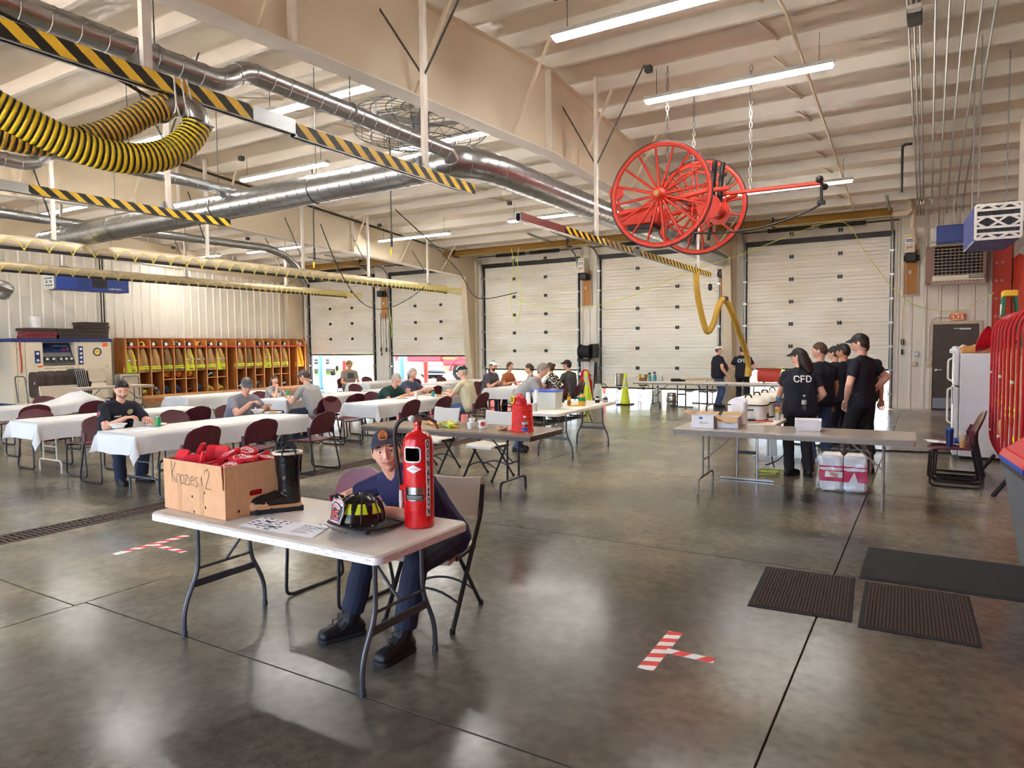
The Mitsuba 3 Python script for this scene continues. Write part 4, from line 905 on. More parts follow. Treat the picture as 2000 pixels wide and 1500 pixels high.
# ---------------------------------------------------------------- people
V3 = lambda *a: np.array(a, float)
def unit(v): v = np.asarray(v, float); return v/(np.linalg.norm(v)+1e-12)
def ik(a, c, l1, l2, pole):
    d = c-a; L = np.linalg.norm(d); L2 = min(L, (l1+l2)*.998); u = d/(L+1e-9); c = a+u*L2
    x = (l1*l1-l2*l2+L2*L2)/(2*L2); h = math.sqrt(max(0, l1*l1-x*x)); p = pole-u*(pole@u); p = unit(p)
    return a+u*x+p*h, c
def ball(c, r, n=12): return m3.Manifold.sphere(r, n).translate([float(x) for x in c])
def hull(*cr, n=12): return m3.Manifold.batch_hull([ball(c, r, n) for c, r in cr])
def union(l): return m3.Manifold.batch_boolean(l, m3.OpType.Add)
def smooth_man(M, edge, it=10):
    m = unman(M.refine_to_length(edge)); m = trimesh.Trimesh(m.vertices, m.faces, process=True)
    trimesh.smoothing.filter_taubin(m, lamb=.5, nu=.52, iterations=it); return m
def ry_(p): return np.asarray(p)
def rotm(yaw, pitch, roll):
    cy, sy = math.cos(yaw), math.sin(yaw); cp, sp = math.cos(pitch), math.sin(pitch); cr, sr = math.cos(roll), math.sin(roll)
    Z = np.array([[cy, -sy, 0], [sy, cy, 0], [0, 0, 1]]); X = np.array([[1, 0, 0], [0, cp, sp], [0, -sp, cp]]); Y = np.array([[cr, 0, sr], [0, 1, 0], [-sr, 0, cr]])
    return Z@X@Y
def head_shape(sub=4, grow=0.0, smile=0.0, female=False, heavy=0.0):
    m = trimesh.creation.icosphere(sub, 1.0); p = m.vertices; x, y, z = p.T
    X, Y, Z = x*.0755, y*.097, z*.118
    lo = np.clip(-z, 0, 1); fr = np.clip(y, 0, 1)
    X = X*(1-.22*lo**1.6*(1-.5*heavy)); Y = np.where(y < 0, Y*(1-.42*np.clip(-z-.1, 0, 1)), Y*(1-.06*lo)); X = X*(1-.06*fr*np.clip(z, 0, 1))
    g = lambda u, w: np.exp(-(u/w)**2)
    ax = np.abs(x)
    d = .023*g(x, .14)*g(z+.24, .13)+.014*g(x, .10)*g(z+.05, .22)+.005*g(ax-.16, .08)*g(z+.30, .07)
    d += -.011*g(ax-.40, .17)*g(z-.02, .12)+.005*g(ax-.36, .22)*g(z-.20, .07)
    d += .006*g(x, .26)*g(z+.47, .05)+.007*g(x, .22)*g(z+.58, .05)-.004*g(x, .30)*g(z+.525-smile*.18*x*x, .022)+.011*g(x, .26)*g(z+.84, .13)-.004*g(x, .3)*g(z+.68, .05)
    d += (.005+.004*smile)*g(ax-.50, .15)*g(z+.28-.08*smile, .16)
    Y = Y+d*(y > .15)
    n = unit(0) if False else p
    m.vertices = np.stack([X, Y, Z], 1)*(1+grow)
    return m
def hand(M_at, side, curl=.6, res=10, spread=.12):
    "hand with its wrist at the origin, fingers along +y, palm down (-z); side +1 = thumb towards -x"
    L = [hull((V3(-.030, .012, 0), .014), (V3(.028, .012, 0), .013), (V3(-.032, .082, 0), .0115), (V3(.034, .076, -.003), .010), n=res)]
    for i, (x, ln, r) in enumerate(((-.031, .072, .0088), (-.010, .080, .0092), (.012, .074, .0088), (.032, .058, .0078))):
        p = V3(x, .084 if i < 3 else .077, 0); a = 0.15+curl*.5; q = [p]; th = 0
        for k, f in enumerate((.45, .32, .23)):
            th += curl*(.75, .95, .6)[k]; p = p+ln*f*V3(spread*(i-1.4)*.5*math.cos(th), math.cos(th), -math.sin(th)); q.append(p)
        for k in range(3): L.append(hull((q[k], r*(1-.08*k)), (q[k+1], r*(1-.08*(k+1))), n=res))
    t = [V3(-.028, .018, -.004), V3(-.055, .045, -.014), V3(-.062, .074, -.020-.02*curl), V3(-.055, .098, -.026-.03*curl)]
    for k in range(3): L.append(hull((t[k], .0125-.0012*k), (t[k+1], .0112-.0012*k), n=res))
    M = union(L)
    if side < 0: M = M.mirror([1, 0, 0])
    return M
def drape(mesh, shell, axis_y, off=.003):
    "lay a flat mesh (x, z used, y ignored) on the shell seen along +-y"
    from scipy.spatial import cKDTree
    s = shell.vertices; side = s[s[:, 1]*axis_y > np.median(s[:, 1])*axis_y]
    t = cKDTree(side[:, [0, 2]]); v = mesh.vertices.copy(); d, i = t.query(v[:, [0, 2]], k=12)
    y = side[i, 1]*axis_y; best = np.sort(y, 1)[:, -4:].mean(1)
    v[:, 1] = axis_y*(best+off)+(v[:, 1]-v[:, 1].mean()); mesh = mesh.copy(); mesh.vertices = v; return mesh
def person(label, at, face, h=1.76, sit=True, hipz=None, lean=0, side=0, twist=0, build=1.0, belly=0, feet=None, hands=None, head=(0, 0, 0), neckfwd=.02, skin='skin', shirt='black_shirt', pants='navy_pants', shoes='black',
           hair='hair_dark', hairstyle='short', cap=None, capback=False, sleeve=.62, shorts=False, female=False, res=.03, curl=(.7, .7), eyes=True, smile=0, beard=None, patch=None, back_text=None, chest=None, extra=None, glasses=False, elbow=None, glove=None, headoff=(0, 0, 0), hair_long=0, name='person', vneck=False, hem=-.06, belt=False, palm=(0, 0), brow=True, mouth=True):
    k = thing(name, label, 'person'); s = h/1.76
    hz = (.56 if sit else .93*s) if hipz is None else hipz
    pel = V3(0, 0, hz); u = unit([math.sin(math.radians(side)), math.sin(math.radians(lean)), math.cos(math.radians(lean))])
    tw = math.radians(twist); rt = V3(math.cos(tw), math.sin(tw), 0); rt = unit(rt-u*(rt@u)); fw = np.cross(u, rt); b = build
    waist, chst, nk = pel+u*.17*s, pel+u*.35*s, pel+u*.50*s
    sw = (.168 if female else .188)*s*(.6+.4*b)
    SH = [nk-u*.068*s-rt*sw*.96, nk-u*.068*s+rt*sw*.96]; HP = [pel+V3(-.088*s, 0, -.02), pel+V3(.088*s, 0, -.02)]
    hu = unit(u*.55+V3(0, 0, .45)); hb = nk+hu*.055*s+fw*neckfwd
    R = rotm(*[math.radians(a) for a in head]); hs = s*(1.0 if female else 1.05)
    hc = hb+hu*.075*s+V3(0, .012, .045)*s+np.asarray(headoff, float)
    def th(r, fz, extra_=0):           # torso pieces grown by r
        e = extra_
        P_ = [(HP[0], .105*s*b+r), (HP[1], .105*s*b+r)]
        W_ = [(waist-rt*.065*s*b, .108*s*b+r), (waist+rt*.065*s*b, .108*s*b+r)]+([(waist+fw*(.05+.11*belly)*s-u*.02, .11*s*b+.02*belly+r)] if belly else [])
        C_ = [(chst-rt*.085*s*b, .108*s*(.5+.5*b)+r), (chst+rt*.085*s*b, .108*s*(.5+.5*b)+r)]+([(chst+fw*.035*s-rt*.07*s-u*.03, .085*s+r), (chst+fw*.035*s+rt*.07*s-u*.03, .085*s+r)] if female else [])
        S_ = [(SH[0]+rt*.035*s, .056*s+r*.8), (SH[1]-rt*.035*s, .056*s+r*.8), (nk-u*.02*s, .058*s+r*.5)]
        return P_, W_, C_, S_
    # legs
    feet = feet or ([(-.13, .42, 0), (.13, .40, 0)] if sit else [(-.11, .02, 0), (.11, -.03, 0)]); LG = []
    for i in (0, 1):
        A = V3(*feet[i][:3])+V3(0, 0, .085*s); kn, an = ik(HP[i], A, .435*s, .425*s, V3((-.25, .25)[i]*(1 if sit else .3), 1, .6 if sit else .2))
        LG.append((HP[i], kn, an))
    # arms
    hands = hands or ([(-.17, .36, .80), (.17, .36, .80)] if sit else [(-.27, .06, hz-.12), (.27, .06, hz-.12)]); AR = []; elbow = elbow or (None, None)
    for i in (0, 1):
        el, wr = ik(SH[i], V3(*hands[i][:3]), .29*s, .26*s, V3(*elbow[i]) if elbow[i] is not None else V3((-.7, .7)[i], -.5, -.8)); AR.append((SH[i], el, wr))
    P_, W_, C_, S_ = th(-.006, 0)
    body = [hull(*P_, *W_), hull(*W_, *C_), hull(*C_, *S_), hull((nk-u*.04, .062*s), (hb, .053*s)), hull((hb, .053*s), (hc-V3(0, .015, .04)@R.T, .052*s))]
    for a, el, wr in AR: body += [hull((a, .055*s), (el, .041*s*b**.5)), hull((el, .042*s*b**.5), (el+(wr-el)*.3, .042*s*b**.5), (wr, .026*s))]
    for hp, kn, an in LG: body += [hull((hp, .085*s*b), (kn, .055*s)), hull((kn, .055*s), (kn+(an-kn)*.3-V3(0, .01, 0), .054*s), (an, .036*s))]
    B = man(smooth_man(union(body), res*.9, 6))
    hm = head_shape(5 if res < .02 else 4, 0, smile, female); hm.vertices = hm.vertices*hs@R.T+hc
    bits = [B, man(hm)]
    for e in (-1, 1):
        ear = sph(1, sub=2); ear.vertices = (ear.vertices*[.011, .020, .032]+[e*.0735, -.006, -.006])*hs@R.T+hc; bits.append(man(ear))
    for i, (a, el, wr) in enumerate(AR):
        f = unit(wr-el); f = unit(f+V3(*(hands[i][3:6] if len(hands[i]) > 3 else (0, 0, 0)))); sd = unit(np.cross(f, V3(0, 0, 1))) if abs(f[2]) < .9 else unit(np.cross(f, V3(0, 1, 0))*1.0); up = np.cross(sd, f)
        if palm[i]: ca, sa = math.cos(math.radians(palm[i])), math.sin(math.radians(palm[i])); sd, up = sd*ca+up*sa, up*ca-sd*sa
        M4 = np.stack([sd, f, up, wr-f*.004], 1)*1.0; M4[:, :3] *= s
        bits.append(hand(None, 1 if i else -1, curl[i], 8 if res > .02 else 14).transform(M4))
    body = unman(union(bits))
    Mw = T().translate([at[0], at[1], at[2] if len(at) > 2 else 0]).rotate([0, 0, 1], float(face))
    def put(n, m, mt, smooth=True, lab=None):
        kk = part(k, n, m, mt, smooth, lab); scene[kk]['to_world'] = Mw; return kk
    put('body', body, skin, 50)
    # shirt
    P_, W_, C_, S_ = th(.010, 0)
    low = [(HP[0]+(0 if sit else V3(0, 0, -.03)), (.112 if sit else .124)*s*b), (HP[1]+(0 if sit else V3(0, 0, -.03)), (.112 if sit else .124)*s*b)]
    sh = [hull(*low, *W_), hull(*W_, *C_), hull(*C_, *S_), hull((SH[0]+rt*.02, .062*s), (SH[1]-rt*.02, .062*s), (nk-u*.012, .062*s))]
    for a, el, wr in AR:
        d = unit(el-a); e = a+(el-a)*sleeve if sleeve <= 1 else el
        q = hull((a, .065*s*b**.5), (a+(el-a)*min(1.0, sleeve+.1), .061*s*b**.5))
        if sleeve > 1: sh += [q, hull((el, .054*s), (wr, .042*s)).trim_by_plane((-unit(wr-el)).tolist(), float(-unit(wr-el)@(wr-unit(wr-el)*.015)))]
        else: sh.append(q.trim_by_plane((-d).tolist(), float(-d@e)))
    S = union(sh)
    if not sit: S = S.trim_by_plane([0, 0, 1], float(hz-.11*s))
    shm = smooth_man(S, res, 8); nv = meshkit.fbm(shm.vertices*np.array([16, 16, 7.0]), 3, int(at[0]*10) % 50)-.5
    shm.vertices = shm.vertices+shm.vertex_normals*(nv*.022)[:, None]
    if vneck:
        vb = m3.Manifold.batch_hull([ball(nk+fw*.12*s-u*.10*s, .004), ball(nk+fw*.02-rt*.062*s+u*.06*s, .012), ball(nk+fw*.02+rt*.062*s+u*.06*s, .012), ball(nk+fw*.15*s-rt*.062*s+u*.03*s, .004), ball(nk+fw*.15*s+rt*.062*s+u*.03*s, .004)])
        shm = unman(man(shm)-vb)
    put('shirt', shm, shirt, 40)
    # trousers and shoes
    pa = [hull((HP[0], .106*s*b), (HP[1], .106*s*b), (pel+u*.06-rt*.05*s*b, .104*s*b), (pel+u*.06+rt*.05*s*b, .104*s*b))]
    for hp, kn, an in LG:
        pa.append(hull((hp, .100*s*b), (kn, .074*s)))
        if shorts: pa[-1] = pa[-1].trim_by_plane((-unit(kn-hp)).tolist(), float(-unit(kn-hp)@(kn-unit(kn-hp)*.02)))
        else:
            d = unit(an-kn); pa.append(hull((kn, .074*s), (an+d*.06, .066*s)).trim_by_plane((-d).tolist(), float(-d@(an-d*(.04+hem)))))
    pm = smooth_man(union(pa), res*1.1, 8); nv = meshkit.fbm(pm.vertices*np.array([9, 9, 12.0]), 3, 5)-.5
    pm.vertices = pm.vertices+pm.vertex_normals*(nv*.018)[:, None]; put('trousers' if not shorts else 'shorts', pm, pants, 40)
    for i, (hp, kn, an) in enumerate(LG):
        fd = unit([(-.18, .18)[i], 1, 0]) if len(feet[i]) < 4 else unit([math.sin(math.radians(feet[i][3])), math.cos(math.radians(feet[i][3])), 0]); z0 = feet[i][2]
        g = lambda f_, z_, w_=0: an*[1, 1, 0]+fd*f_*s+V3(fd[1], -fd[0], 0)*w_+V3(0, 0, z0+z_)
        sho = union([hull((g(-.055, .05), .04*s), (g(.06, .055), .042*s), (g(.0, .11), .046*s)), hull((g(.06, .055), .042*s), (g(.15, .038, -.015), .034*s), (g(.15, .038, .02), .034*s), (g(-.05, .035), .036*s))]+([hull((an+V3(0, .0, .0), .052*s), (an+unit(kn-an)*.13, .055*s))] if hem > 0 else [])).trim_by_plane([0, 0, 1], z0+.012)
        sk = put('shoe', smooth_man(sho, res*.8, 4), shoes, 50)
        sole = union([hull((g(-.055, .012), .042*s), (g(.15, .012, -.016), .037*s), (g(.15, .012, .02), .037*s))]).trim_by_plane([0, 0, 1], z0+.0).trim_by_plane([0, 0, -1], -z0-.026)
        kk = part(sk, 'sole', unman(sole), 'rubber', 40); scene[kk]['to_world'] = Mw
    def onhead(m): m = m.copy(); m.vertices = np.asarray(m.vertices)*hs@R.T+hc; return m
    # face
    if eyes:
        for e in (-1, 1):
            ek = put('eye', onhead(sph(.0125, (e*.0305, .0715, .003), 2)), 'eye_white', True)
            kk = part(ek, 'iris', onhead(sph(.0078, (e*.0305, .0772, .002), 2)), 'iris', True); scene[kk]['to_world'] = Mw
            put('eyelid', onhead(tube([(e*.0305+q*.017, .0845-abs(q)*.006, .0122-.0065*q*q) for q in np.linspace(-1, 1, 7)], [.002, .0042, .005, .0052, .005, .0042, .002], 6)), skin)
        if brow:
            for e in (-1, 1): put('eyebrow', onhead(tube([(e*.0315+q*.020, .0905-.005*(e*q > 0)*q*q*2, .0225+.005*(1-q*q)+smile*.002*e) for q in np.linspace(-1, 1, 6)], [.0015, .0035, .004, .004, .003, .0015], 6)), hair if hair not in ('hair_white',) else 'hair_grey')
    if mouth:
        w = .025+.010*smile
        put('mouth', onhead(tube([(q*w, .0935-.012*q*q, -.0625+smile*.010*q*q) for q in np.linspace(-1, 1, 9)], [.001, .003, .0042, .0048, .0044, .0048, .0042, .003, .001], 6)), 'lips')
    if beard:
        bm = man(head_shape(4, .016)).trim_by_plane([0, .35, -.94], .066).trim_by_plane([0, 1, .15], .0)
        cut = ball((0, .10, -.062), .022); put('beard', onhead(unman(bm-cut)), beard, 40)
    if glasses:
        for e in (-1, 1): put('eyeglass_rim', onhead(tube([(e*.032+.021*math.cos(a), .094, .002+.016*math.sin(a)) for a in np.linspace(0, 2*math.pi, 13)[:-1]], .0016, 4, closed=True)), 'dark_grey')
    # hair and cap
    if hairstyle != 'none':
        hs_ = head_shape(4, .055 if hairstyle == 'short' else .10); nz = meshkit.fbm(hs_.vertices*np.array([90, 60, 30.0]), 3, 2)-.5; hs_.vertices *= (1+(.09 if hairstyle != 'buzz' else 0)*nz)[:, None]
        if hairstyle == 'buzz': hs_ = head_shape(4, .025)
        H = man(hs_).trim_by_plane([0, -.62, .78], .0 if not cap else -.012).trim_by_plane([0, -.1, 1], -.075)
        if hairstyle == 'full': H = man(hs_).trim_by_plane([0, -.80, .6], -.022).trim_by_plane([0, -.2, 1], -.085)
        put('hair', onhead(unman(H)), hair, 50)
    if hair_long:
        lk = union([hull((V3(-.05, -.06, .02), .045), (V3(.05, -.06, .02), .045), (V3(-.06, -.085, -.12), .045), (V3(.06, -.085, -.12), .045)), hull((V3(-.06, -.085, -.12), .045), (V3(.06, -.085, -.12), .045), (V3(-.05, -.11, -.12-hair_long), .03), (V3(.05, -.11, -.12-hair_long), .03)), hull((V3(-.07, -.03, 0), .022), (V3(-.075, -.03, -.13), .022)), hull((V3(.07, -.03, 0), .022), (V3(.075, -.03, -.13), .022))])
        lm = smooth_man(lk, .015, 4); lm.vertices = lm.vertices+lm.vertex_normals*((meshkit.fbm(lm.vertices*np.array([90, 90, 9.0]), 2, 9)-.5)*.02)[:, None]; put('long_hair', onhead(lm), hair, 50)
    if cap:
        d = head_shape(4, .085); C = man(d).trim_by_plane(list(unit([0, -.12, 1])), .043); cm = unman(C); cm.vertices = np.where(np.asarray(cm.vertices)[:, 2:] > .050, np.asarray(cm.vertices)*[1.02, 1.04, .92]+[0, 0, .0040], np.asarray(cm.vertices)*[1.02, 1.04, 1])
        ck = put('cap', onhead(cm), cap, 40)
        n, V, f_ = 13, [], []
        for t in (0, -.004):
            for r_ in (0, .5, 1):
                for i in range(n):
                    a = math.pi*(i/(n-1)); x = .077*math.cos(a)*(1-.06*r_); y = .062+.03*math.sin(a)*1.1+r_*.068*math.sin(a)**.6; V.append((x, y if not capback else -y, .061+.018*(math.sin(a)-.6)-.022*r_*(1-.6*math.sin(a))-.010*r_+t))
        K = 3*n
        for j in range(2):
            for i in range(n-1):
                a = j*n+i; f_ += [[a, a+1, a+n+1], [a, a+n+1, a+n], [K+a, K+a+n+1, K+a+1], [K+a, K+a+n, K+a+n+1]]
        rim = [2*n+i for i in range(n)]
        for a, bb in zip(rim, rim[1:]): f_ += [[a, bb, K+bb], [a, K+bb, K+a]]
        kk = part(ck, 'brim', onhead(tm(V, f_)), cap if not capback else cap, 40); scene[kk]['to_world'] = Mw
        if patch:
            for n_, m_, mt in patch(onhead): kk = part(ck, n_, m_, mt); scene[kk]['to_world'] = Mw
    J = dict(pel=pel, u=u, rt=rt, fw=fw, waist=waist, chst=chst, nk=nk, SH=SH, AR=AR, LG=LG, hc=hc, R=R, shirt=shm, s=s, onhead=onhead, hs=hs, put=put, k=k, Mw=Mw, pants=pm)
    if belt: put('belt', unman(hull((HP[0]+V3(0, 0, .075), .116*s*b), (HP[1]+V3(0, 0, .075), .116*s*b)).trim_by_plane([0, 0, 1], float(hz+.055)).trim_by_plane([0, 0, -1], float(-hz-.09))), 'black', 40)
    if back_text:
        t = centred(text(back_text, .085*s, .002, True)); t = facing(t, (0, 0, 0), 'y-'); c = chst+u*.03
        t.vertices = t.vertices+[c[0], 0, c[2]]; put('shirt_lettering', drape(t, shm, -1), 'white', False)
    if extra: extra(J)
    return k
# ---------------------------------------------------------------- the people of the photograph
def hero_patch(onhead):
    pl = [(0, -.026), (.020, -.024), (.025, -.008), (.024, .012), (.013, .020), (0, .028), (-.013, .020), (-.024, .012), (-.025, -.008), (-.020, -.024)]
    def on(m): 
        m = facing(m, (0, 0, 0), 'y+'); v = m.vertices; v[:, 1] = .121-1.9*v[:, 0]**2-.42*np.clip(v[:, 2], -1, 1)+(v[:, 1]); m.vertices = v+[0, 0, .092]; return onhead(m)
    t = mv(centred(text('40', .017, .0015, True)), (0, -.011, .003)); r = [prism(sbox(-.017, -.017, .017, -.014), .0012, .003), prism(sbox(-.016, .010, .016, .0125), .0012, .003)]
    return [('leather_patch', on(prism(pl, .003)), 'leather_patch'), ('patch_number', on(t), 'hair_dark'), ('patch_bar', on(cat(r)), 'hair_dark')]
def laces(J):
    for i, (hp, kn, an) in enumerate(J['LG']):
        a = math.radians((4, 26)[i]); fd = V3(math.sin(a), math.cos(a), 0); sd = V3(fd[1], -fd[0], 0); o = an*[1, 1, 0]; pts = []
        for j in range(9):
            t = j/8; f_, z = .128-.085*t, .088+.115*t
            pts.append(o+fd*(f_-.012*t)+unit(kn-an)*[1, 1, 0]*(z-.085)+sd*.018*(-1)**j+V3(0, 0, z))
        J['put']('boot_lace', tube(pts, .0028, 5), 'dark_grey')
person('smiling young man in navy t-shirt and cap, leaning behind the red extinguisher', (-2.56, 3.38), 180, h=1.78, hem=.035, lean=33, side=17, res=.013, shirt='navy_shirt', vneck=True, smile=.9, cap='cap_navy', patch=hero_patch,
       hands=[(.09, .52, .80, -.3, 0, 0), (.38, .46, .80, -.6, .2, 0)], elbow=((-1, .2, -.5), (1, .1, -.4)), head=(38, -4, 9), headoff=(-.015, -.01, -.026), feet=[(-.09, .50, 0, 4), (.34, .46, 0, 26)], pants='navy_pants', skin='skin', hair='hair_dark', curl=(.5, .8), build=1.0, extra=laces)
def cop_kit(J):
    P_ = J['put']; c, u, fw, rt, s = J['chst'], J['u'], J['fw'], J['rt'], J['s']
    def fr(m, dx, du): 
        m = facing(centred(m), (0, 0, 0), 'y+'); v = m.vertices; B = np.stack([-rt, fw, u], 1); m.vertices = (v*[1, 1, 1])@np.stack([rt, fw, u]) + c+rt*dx+u*du+fw*.142; return m
    P_('name_tag', fr(prism(sbox(-.045, -.010, .045, .010), .004), .075, .03), 'white')
    P_('badge', fr(prism(Point(0, 0).buffer(.036), .008), -.07, .085), 'badge')
    for q in (-.11, -.03, .05): P_('pouch', fr(rbox(.06, .09, .045, .008), q, -.10), 'black')
    P_('vest', smooth_man(hull((c-rt*.07, .128), (c+rt*.07, .128), (J['waist']-rt*.06+u*.03, .124), (J['waist']+rt*.06+u*.03, .124)), .04, 4), 'black_cloth')
    a, el = J['AR'][1][0], J['AR'][1][1]; d = unit(el-a); n = unit(np.cross(d, [0, 1, .3])); q = a+d*.10
    b = np.cross(n, d); fl = prism(sbox(-.034, -.026, .034, .026), .004); B = np.stack([b, -d, unit(np.cross(b, -d))])
    for m, mt in [(fl, 'flag')]+[(mv(prism(sbox(-.034, y, .034, y+.004), .002), (0, 0, .0041)), 'tape_red') for y in (-.022, -.014, -.006, .002, .010, .018)]+[(mv(prism(sbox(-.034, 0, -.004, .026), .002), (0, 0, .0051)), 'blue_print')]:
        m = m.copy(); m.vertices = m.vertices@B+q+B[2]*.0655; P_('flag_patch', m, mt)
    P_('sunglasses', J['onhead'](cat(tube([(x, .075-1.6*x*x, .085) for x in np.linspace(-.075, .075, 9)], .005, 6), sph(.022, (-.035, .078, .088), 1, (1, .4, .7)), sph(.022, (.035, .078, .088), 1, (1, .4, .7)))), 'black_gloss')
person('police officer in black uniform and vest, eating at the nearest covered table on the left', (-9.12, 4.98), -90, h=1.82, lean=24, res=.02, shirt='black_shirt', hair='hair_dark', hairstyle='buzz', beard='taupe_shirt', build=1.12, hands=[(-.13, .62, .82), (.12, .55, .86, 0, 0, -.3)], head=(-22, 24, 0), extra=cop_kit, sleeve=.75, skin='skin')
person('heavy-set man in a grey cap and grey t-shirt bent over his plate', (-9.15, 6.86), -90, h=1.76, lean=30, res=.022, shirt='grey_shirt', cap='cap_grey', hair='hair_grey', hands=[(-.15, .60, .84), (.10, .52, .90, 0, .3, -.4)], head=(-24, 26, 0), build=1.15, belly=.4)
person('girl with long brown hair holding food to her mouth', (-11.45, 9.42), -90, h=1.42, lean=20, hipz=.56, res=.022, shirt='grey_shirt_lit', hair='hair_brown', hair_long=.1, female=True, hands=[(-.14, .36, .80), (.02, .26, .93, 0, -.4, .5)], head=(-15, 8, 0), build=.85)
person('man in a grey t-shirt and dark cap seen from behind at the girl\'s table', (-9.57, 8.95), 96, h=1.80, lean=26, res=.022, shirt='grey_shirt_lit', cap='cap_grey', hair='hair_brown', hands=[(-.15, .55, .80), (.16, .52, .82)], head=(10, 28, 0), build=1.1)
person('man in a tan cap and taupe t-shirt sitting in the daylight of the open door', (-14.42, 14.7), -112, h=1.74, lean=4, res=.026, shirt='taupe_shirt', cap='cap_tan', hair='hair_brown', shorts=True, pants='charcoal_shirt', hands=[(-.12, .36, .66), (.14, .34, .64)], head=(18, 0, 0), build=1.1, skin='skin_tan',
       extra=lambda J: J['put']('shirt_print', drape(facing(mv(centred(prism(sbox(-.10, -.08, .10, .08), .002)), (0, 0, 0)), tuple(J['chst']*[1, 0, 1]), 'y+').subdivide().subdivide().subdivide(), J['shirt'], 1), 'charcoal_shirt'))
person('grey-haired man in a dark green t-shirt, leaning low over the table', (-9.15, 10.2), -90, h=1.72, lean=40, res=.022, shirt='green_shirt', hair='hair_white', hairstyle='full', hands=[(-.16, .55, .84, 0, 0, .3), (.12, .62, .78)], head=(-18, 24, 0), build=1.18, belly=.4, glasses=True)
person('grey-haired person in a dark blue t-shirt with glasses, beside the man in green', (-9.15, 10.88), -90, h=1.70, lean=22, res=.022, shirt='blue_shirt', hair='hair_white', hairstyle='full', hands=[(-.12, .58, .86), (.14, .55, .84)], head=(-14, 8, 0), build=1.22, belly=.5, glasses=True, female=True)
person('older man in a cream shirt and black cap looking at his hands', (-7.52, 10.9), 94, h=1.76, lean=14, res=.022, shirt='cream_shirt', cap='black_cloth', hair='hair_white', pants='denim', hands=[(-.06, .52, .80), (.12, .50, .82)], head=(14, 14, 0), build=1.05)
person('dark-haired man in a dark plaid shirt and white trucker cap', (-9.3, 14.2), -94, h=1.80, lean=16, res=.024, shirt='plaid_dark', cap='white', hair='hair_dark', hands=[(-.02, .38, .84, .8, 0, 0), (.02, .36, .84, -.8, 0, 0)], head=(-10, 6, 0), build=1.1, beard='hair_dark')
person('blonde woman in an orange top behind the man in dark plaid', (-9.25, 14.95), -92, h=1.68, lean=14, res=.026, shirt='orange_top', hair='hair_brown', hairstyle='full', female=True, head=(-8, 0, 0))
person('person in a blue plaid shirt hidden behind the bending woman', (-7.4, 13.35), 92, h=1.72, lean=18, res=.026, shirt='plaid_blue', hair='hair_brown', hands=[(-.1, .42, .84), (.06, .26, 1.02, 0, -.3, .5)], head=(10, 8, 0))
person('woman in a black and white patterned blouse with hair tied up', (-7.38, 14.1), 88, h=1.68, lean=8, res=.024, shirt='floral', hair='hair_brown', hairstyle='full', female=True, head=(8, 4, 0), build=1.2,
       extra=lambda J: J['put']('hair_bun', J['onhead'](sph(.04, (0, -.10, .055), 2)), 'hair_brown'))
person('man in a charcoal shirt and black cap next to the woman in the patterned blouse', (-7.35, 14.9), 78, h=1.78, lean=8, res=.024, shirt='charcoal_shirt', cap='black_cloth', hair='hair_dark', head=(14, 2, 0), build=1.08)
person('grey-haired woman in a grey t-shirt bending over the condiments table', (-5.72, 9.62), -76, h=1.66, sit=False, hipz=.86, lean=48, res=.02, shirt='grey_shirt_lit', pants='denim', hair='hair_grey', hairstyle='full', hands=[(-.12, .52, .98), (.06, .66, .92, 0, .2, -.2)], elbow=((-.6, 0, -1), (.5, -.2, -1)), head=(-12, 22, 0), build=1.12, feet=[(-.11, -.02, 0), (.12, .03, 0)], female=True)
person('stout man in a black polo and white trucker cap standing by the steel column', (-4.86, 18.75), -52, h=1.69, sit=False, lean=0, res=.024, shirt='black_shirt', pants='denim', cap='white', hair='hair_brown', build=1.32, belly=.75, head=(-24, 0, 0), hands=[(-.34, .10, .86), (.34, .12, .86)], shoes='rubber')
person('man in a black t-shirt lettered CFD seen from behind before the rightmost truck door', (-4.22, 18.75), 4, h=1.69, sit=False, res=.022, shirt='black_shirt', pants='black_cloth', cap='black', hair='hair_dark', back_text='CFD', hands=[(-.22, .22, 1.0), (.22, .22, 1.0)], head=(12, 10, 0), shoes='rubber')
def bottle_pocket(J): pass
person('woman in a dark CFD t-shirt and cap reaching out with a blue glove', (-1.40, 9.42), 24, h=1.68, sit=False, lean=6, res=.017, shirt='black_shirt', pants='black_cloth', cap='black', hair='hair_dark', hair_long=.10, female=True, back_text='CFD', build=1.15, head=(52, 12, 0),
       hands=[(-.16, .50, .90), (.22, .20, .92)], elbow=((-1, -.3, -.8), (.6, -.6, -.8)), shoes='black', feet=[(-.12, .02, 0, 50), (.10, -.03, 0, 10)],
       extra=lambda J: J['put']('nitrile_glove', smooth_man(hull((J['AR'][0][2]-unit(J['AR'][0][2]-J['AR'][0][1])*.05, .040), (J['AR'][0][2]+unit(J['AR'][0][2]-J['AR'][0][1])*.02, .040), (J['AR'][0][2]+unit(J['AR'][0][2]-J['AR'][0][1])*.09, .042), (J['AR'][0][2]+unit(J['AR'][0][2]-J['AR'][0][1])*.13+V3(0, 0, -.03), .026)), .015, 4), 'glove_blue'))
person('brown-haired man in a black t-shirt right behind the woman with the blue glove', (-1.30, 10.55), 42, h=1.74, sit=False, res=.022, shirt='black_shirt', pants='denim', hair='hair_brown', head=(38, 8, 0), build=1.0, hands=[(-.2, .28, .95), (.28, .14, .84)])
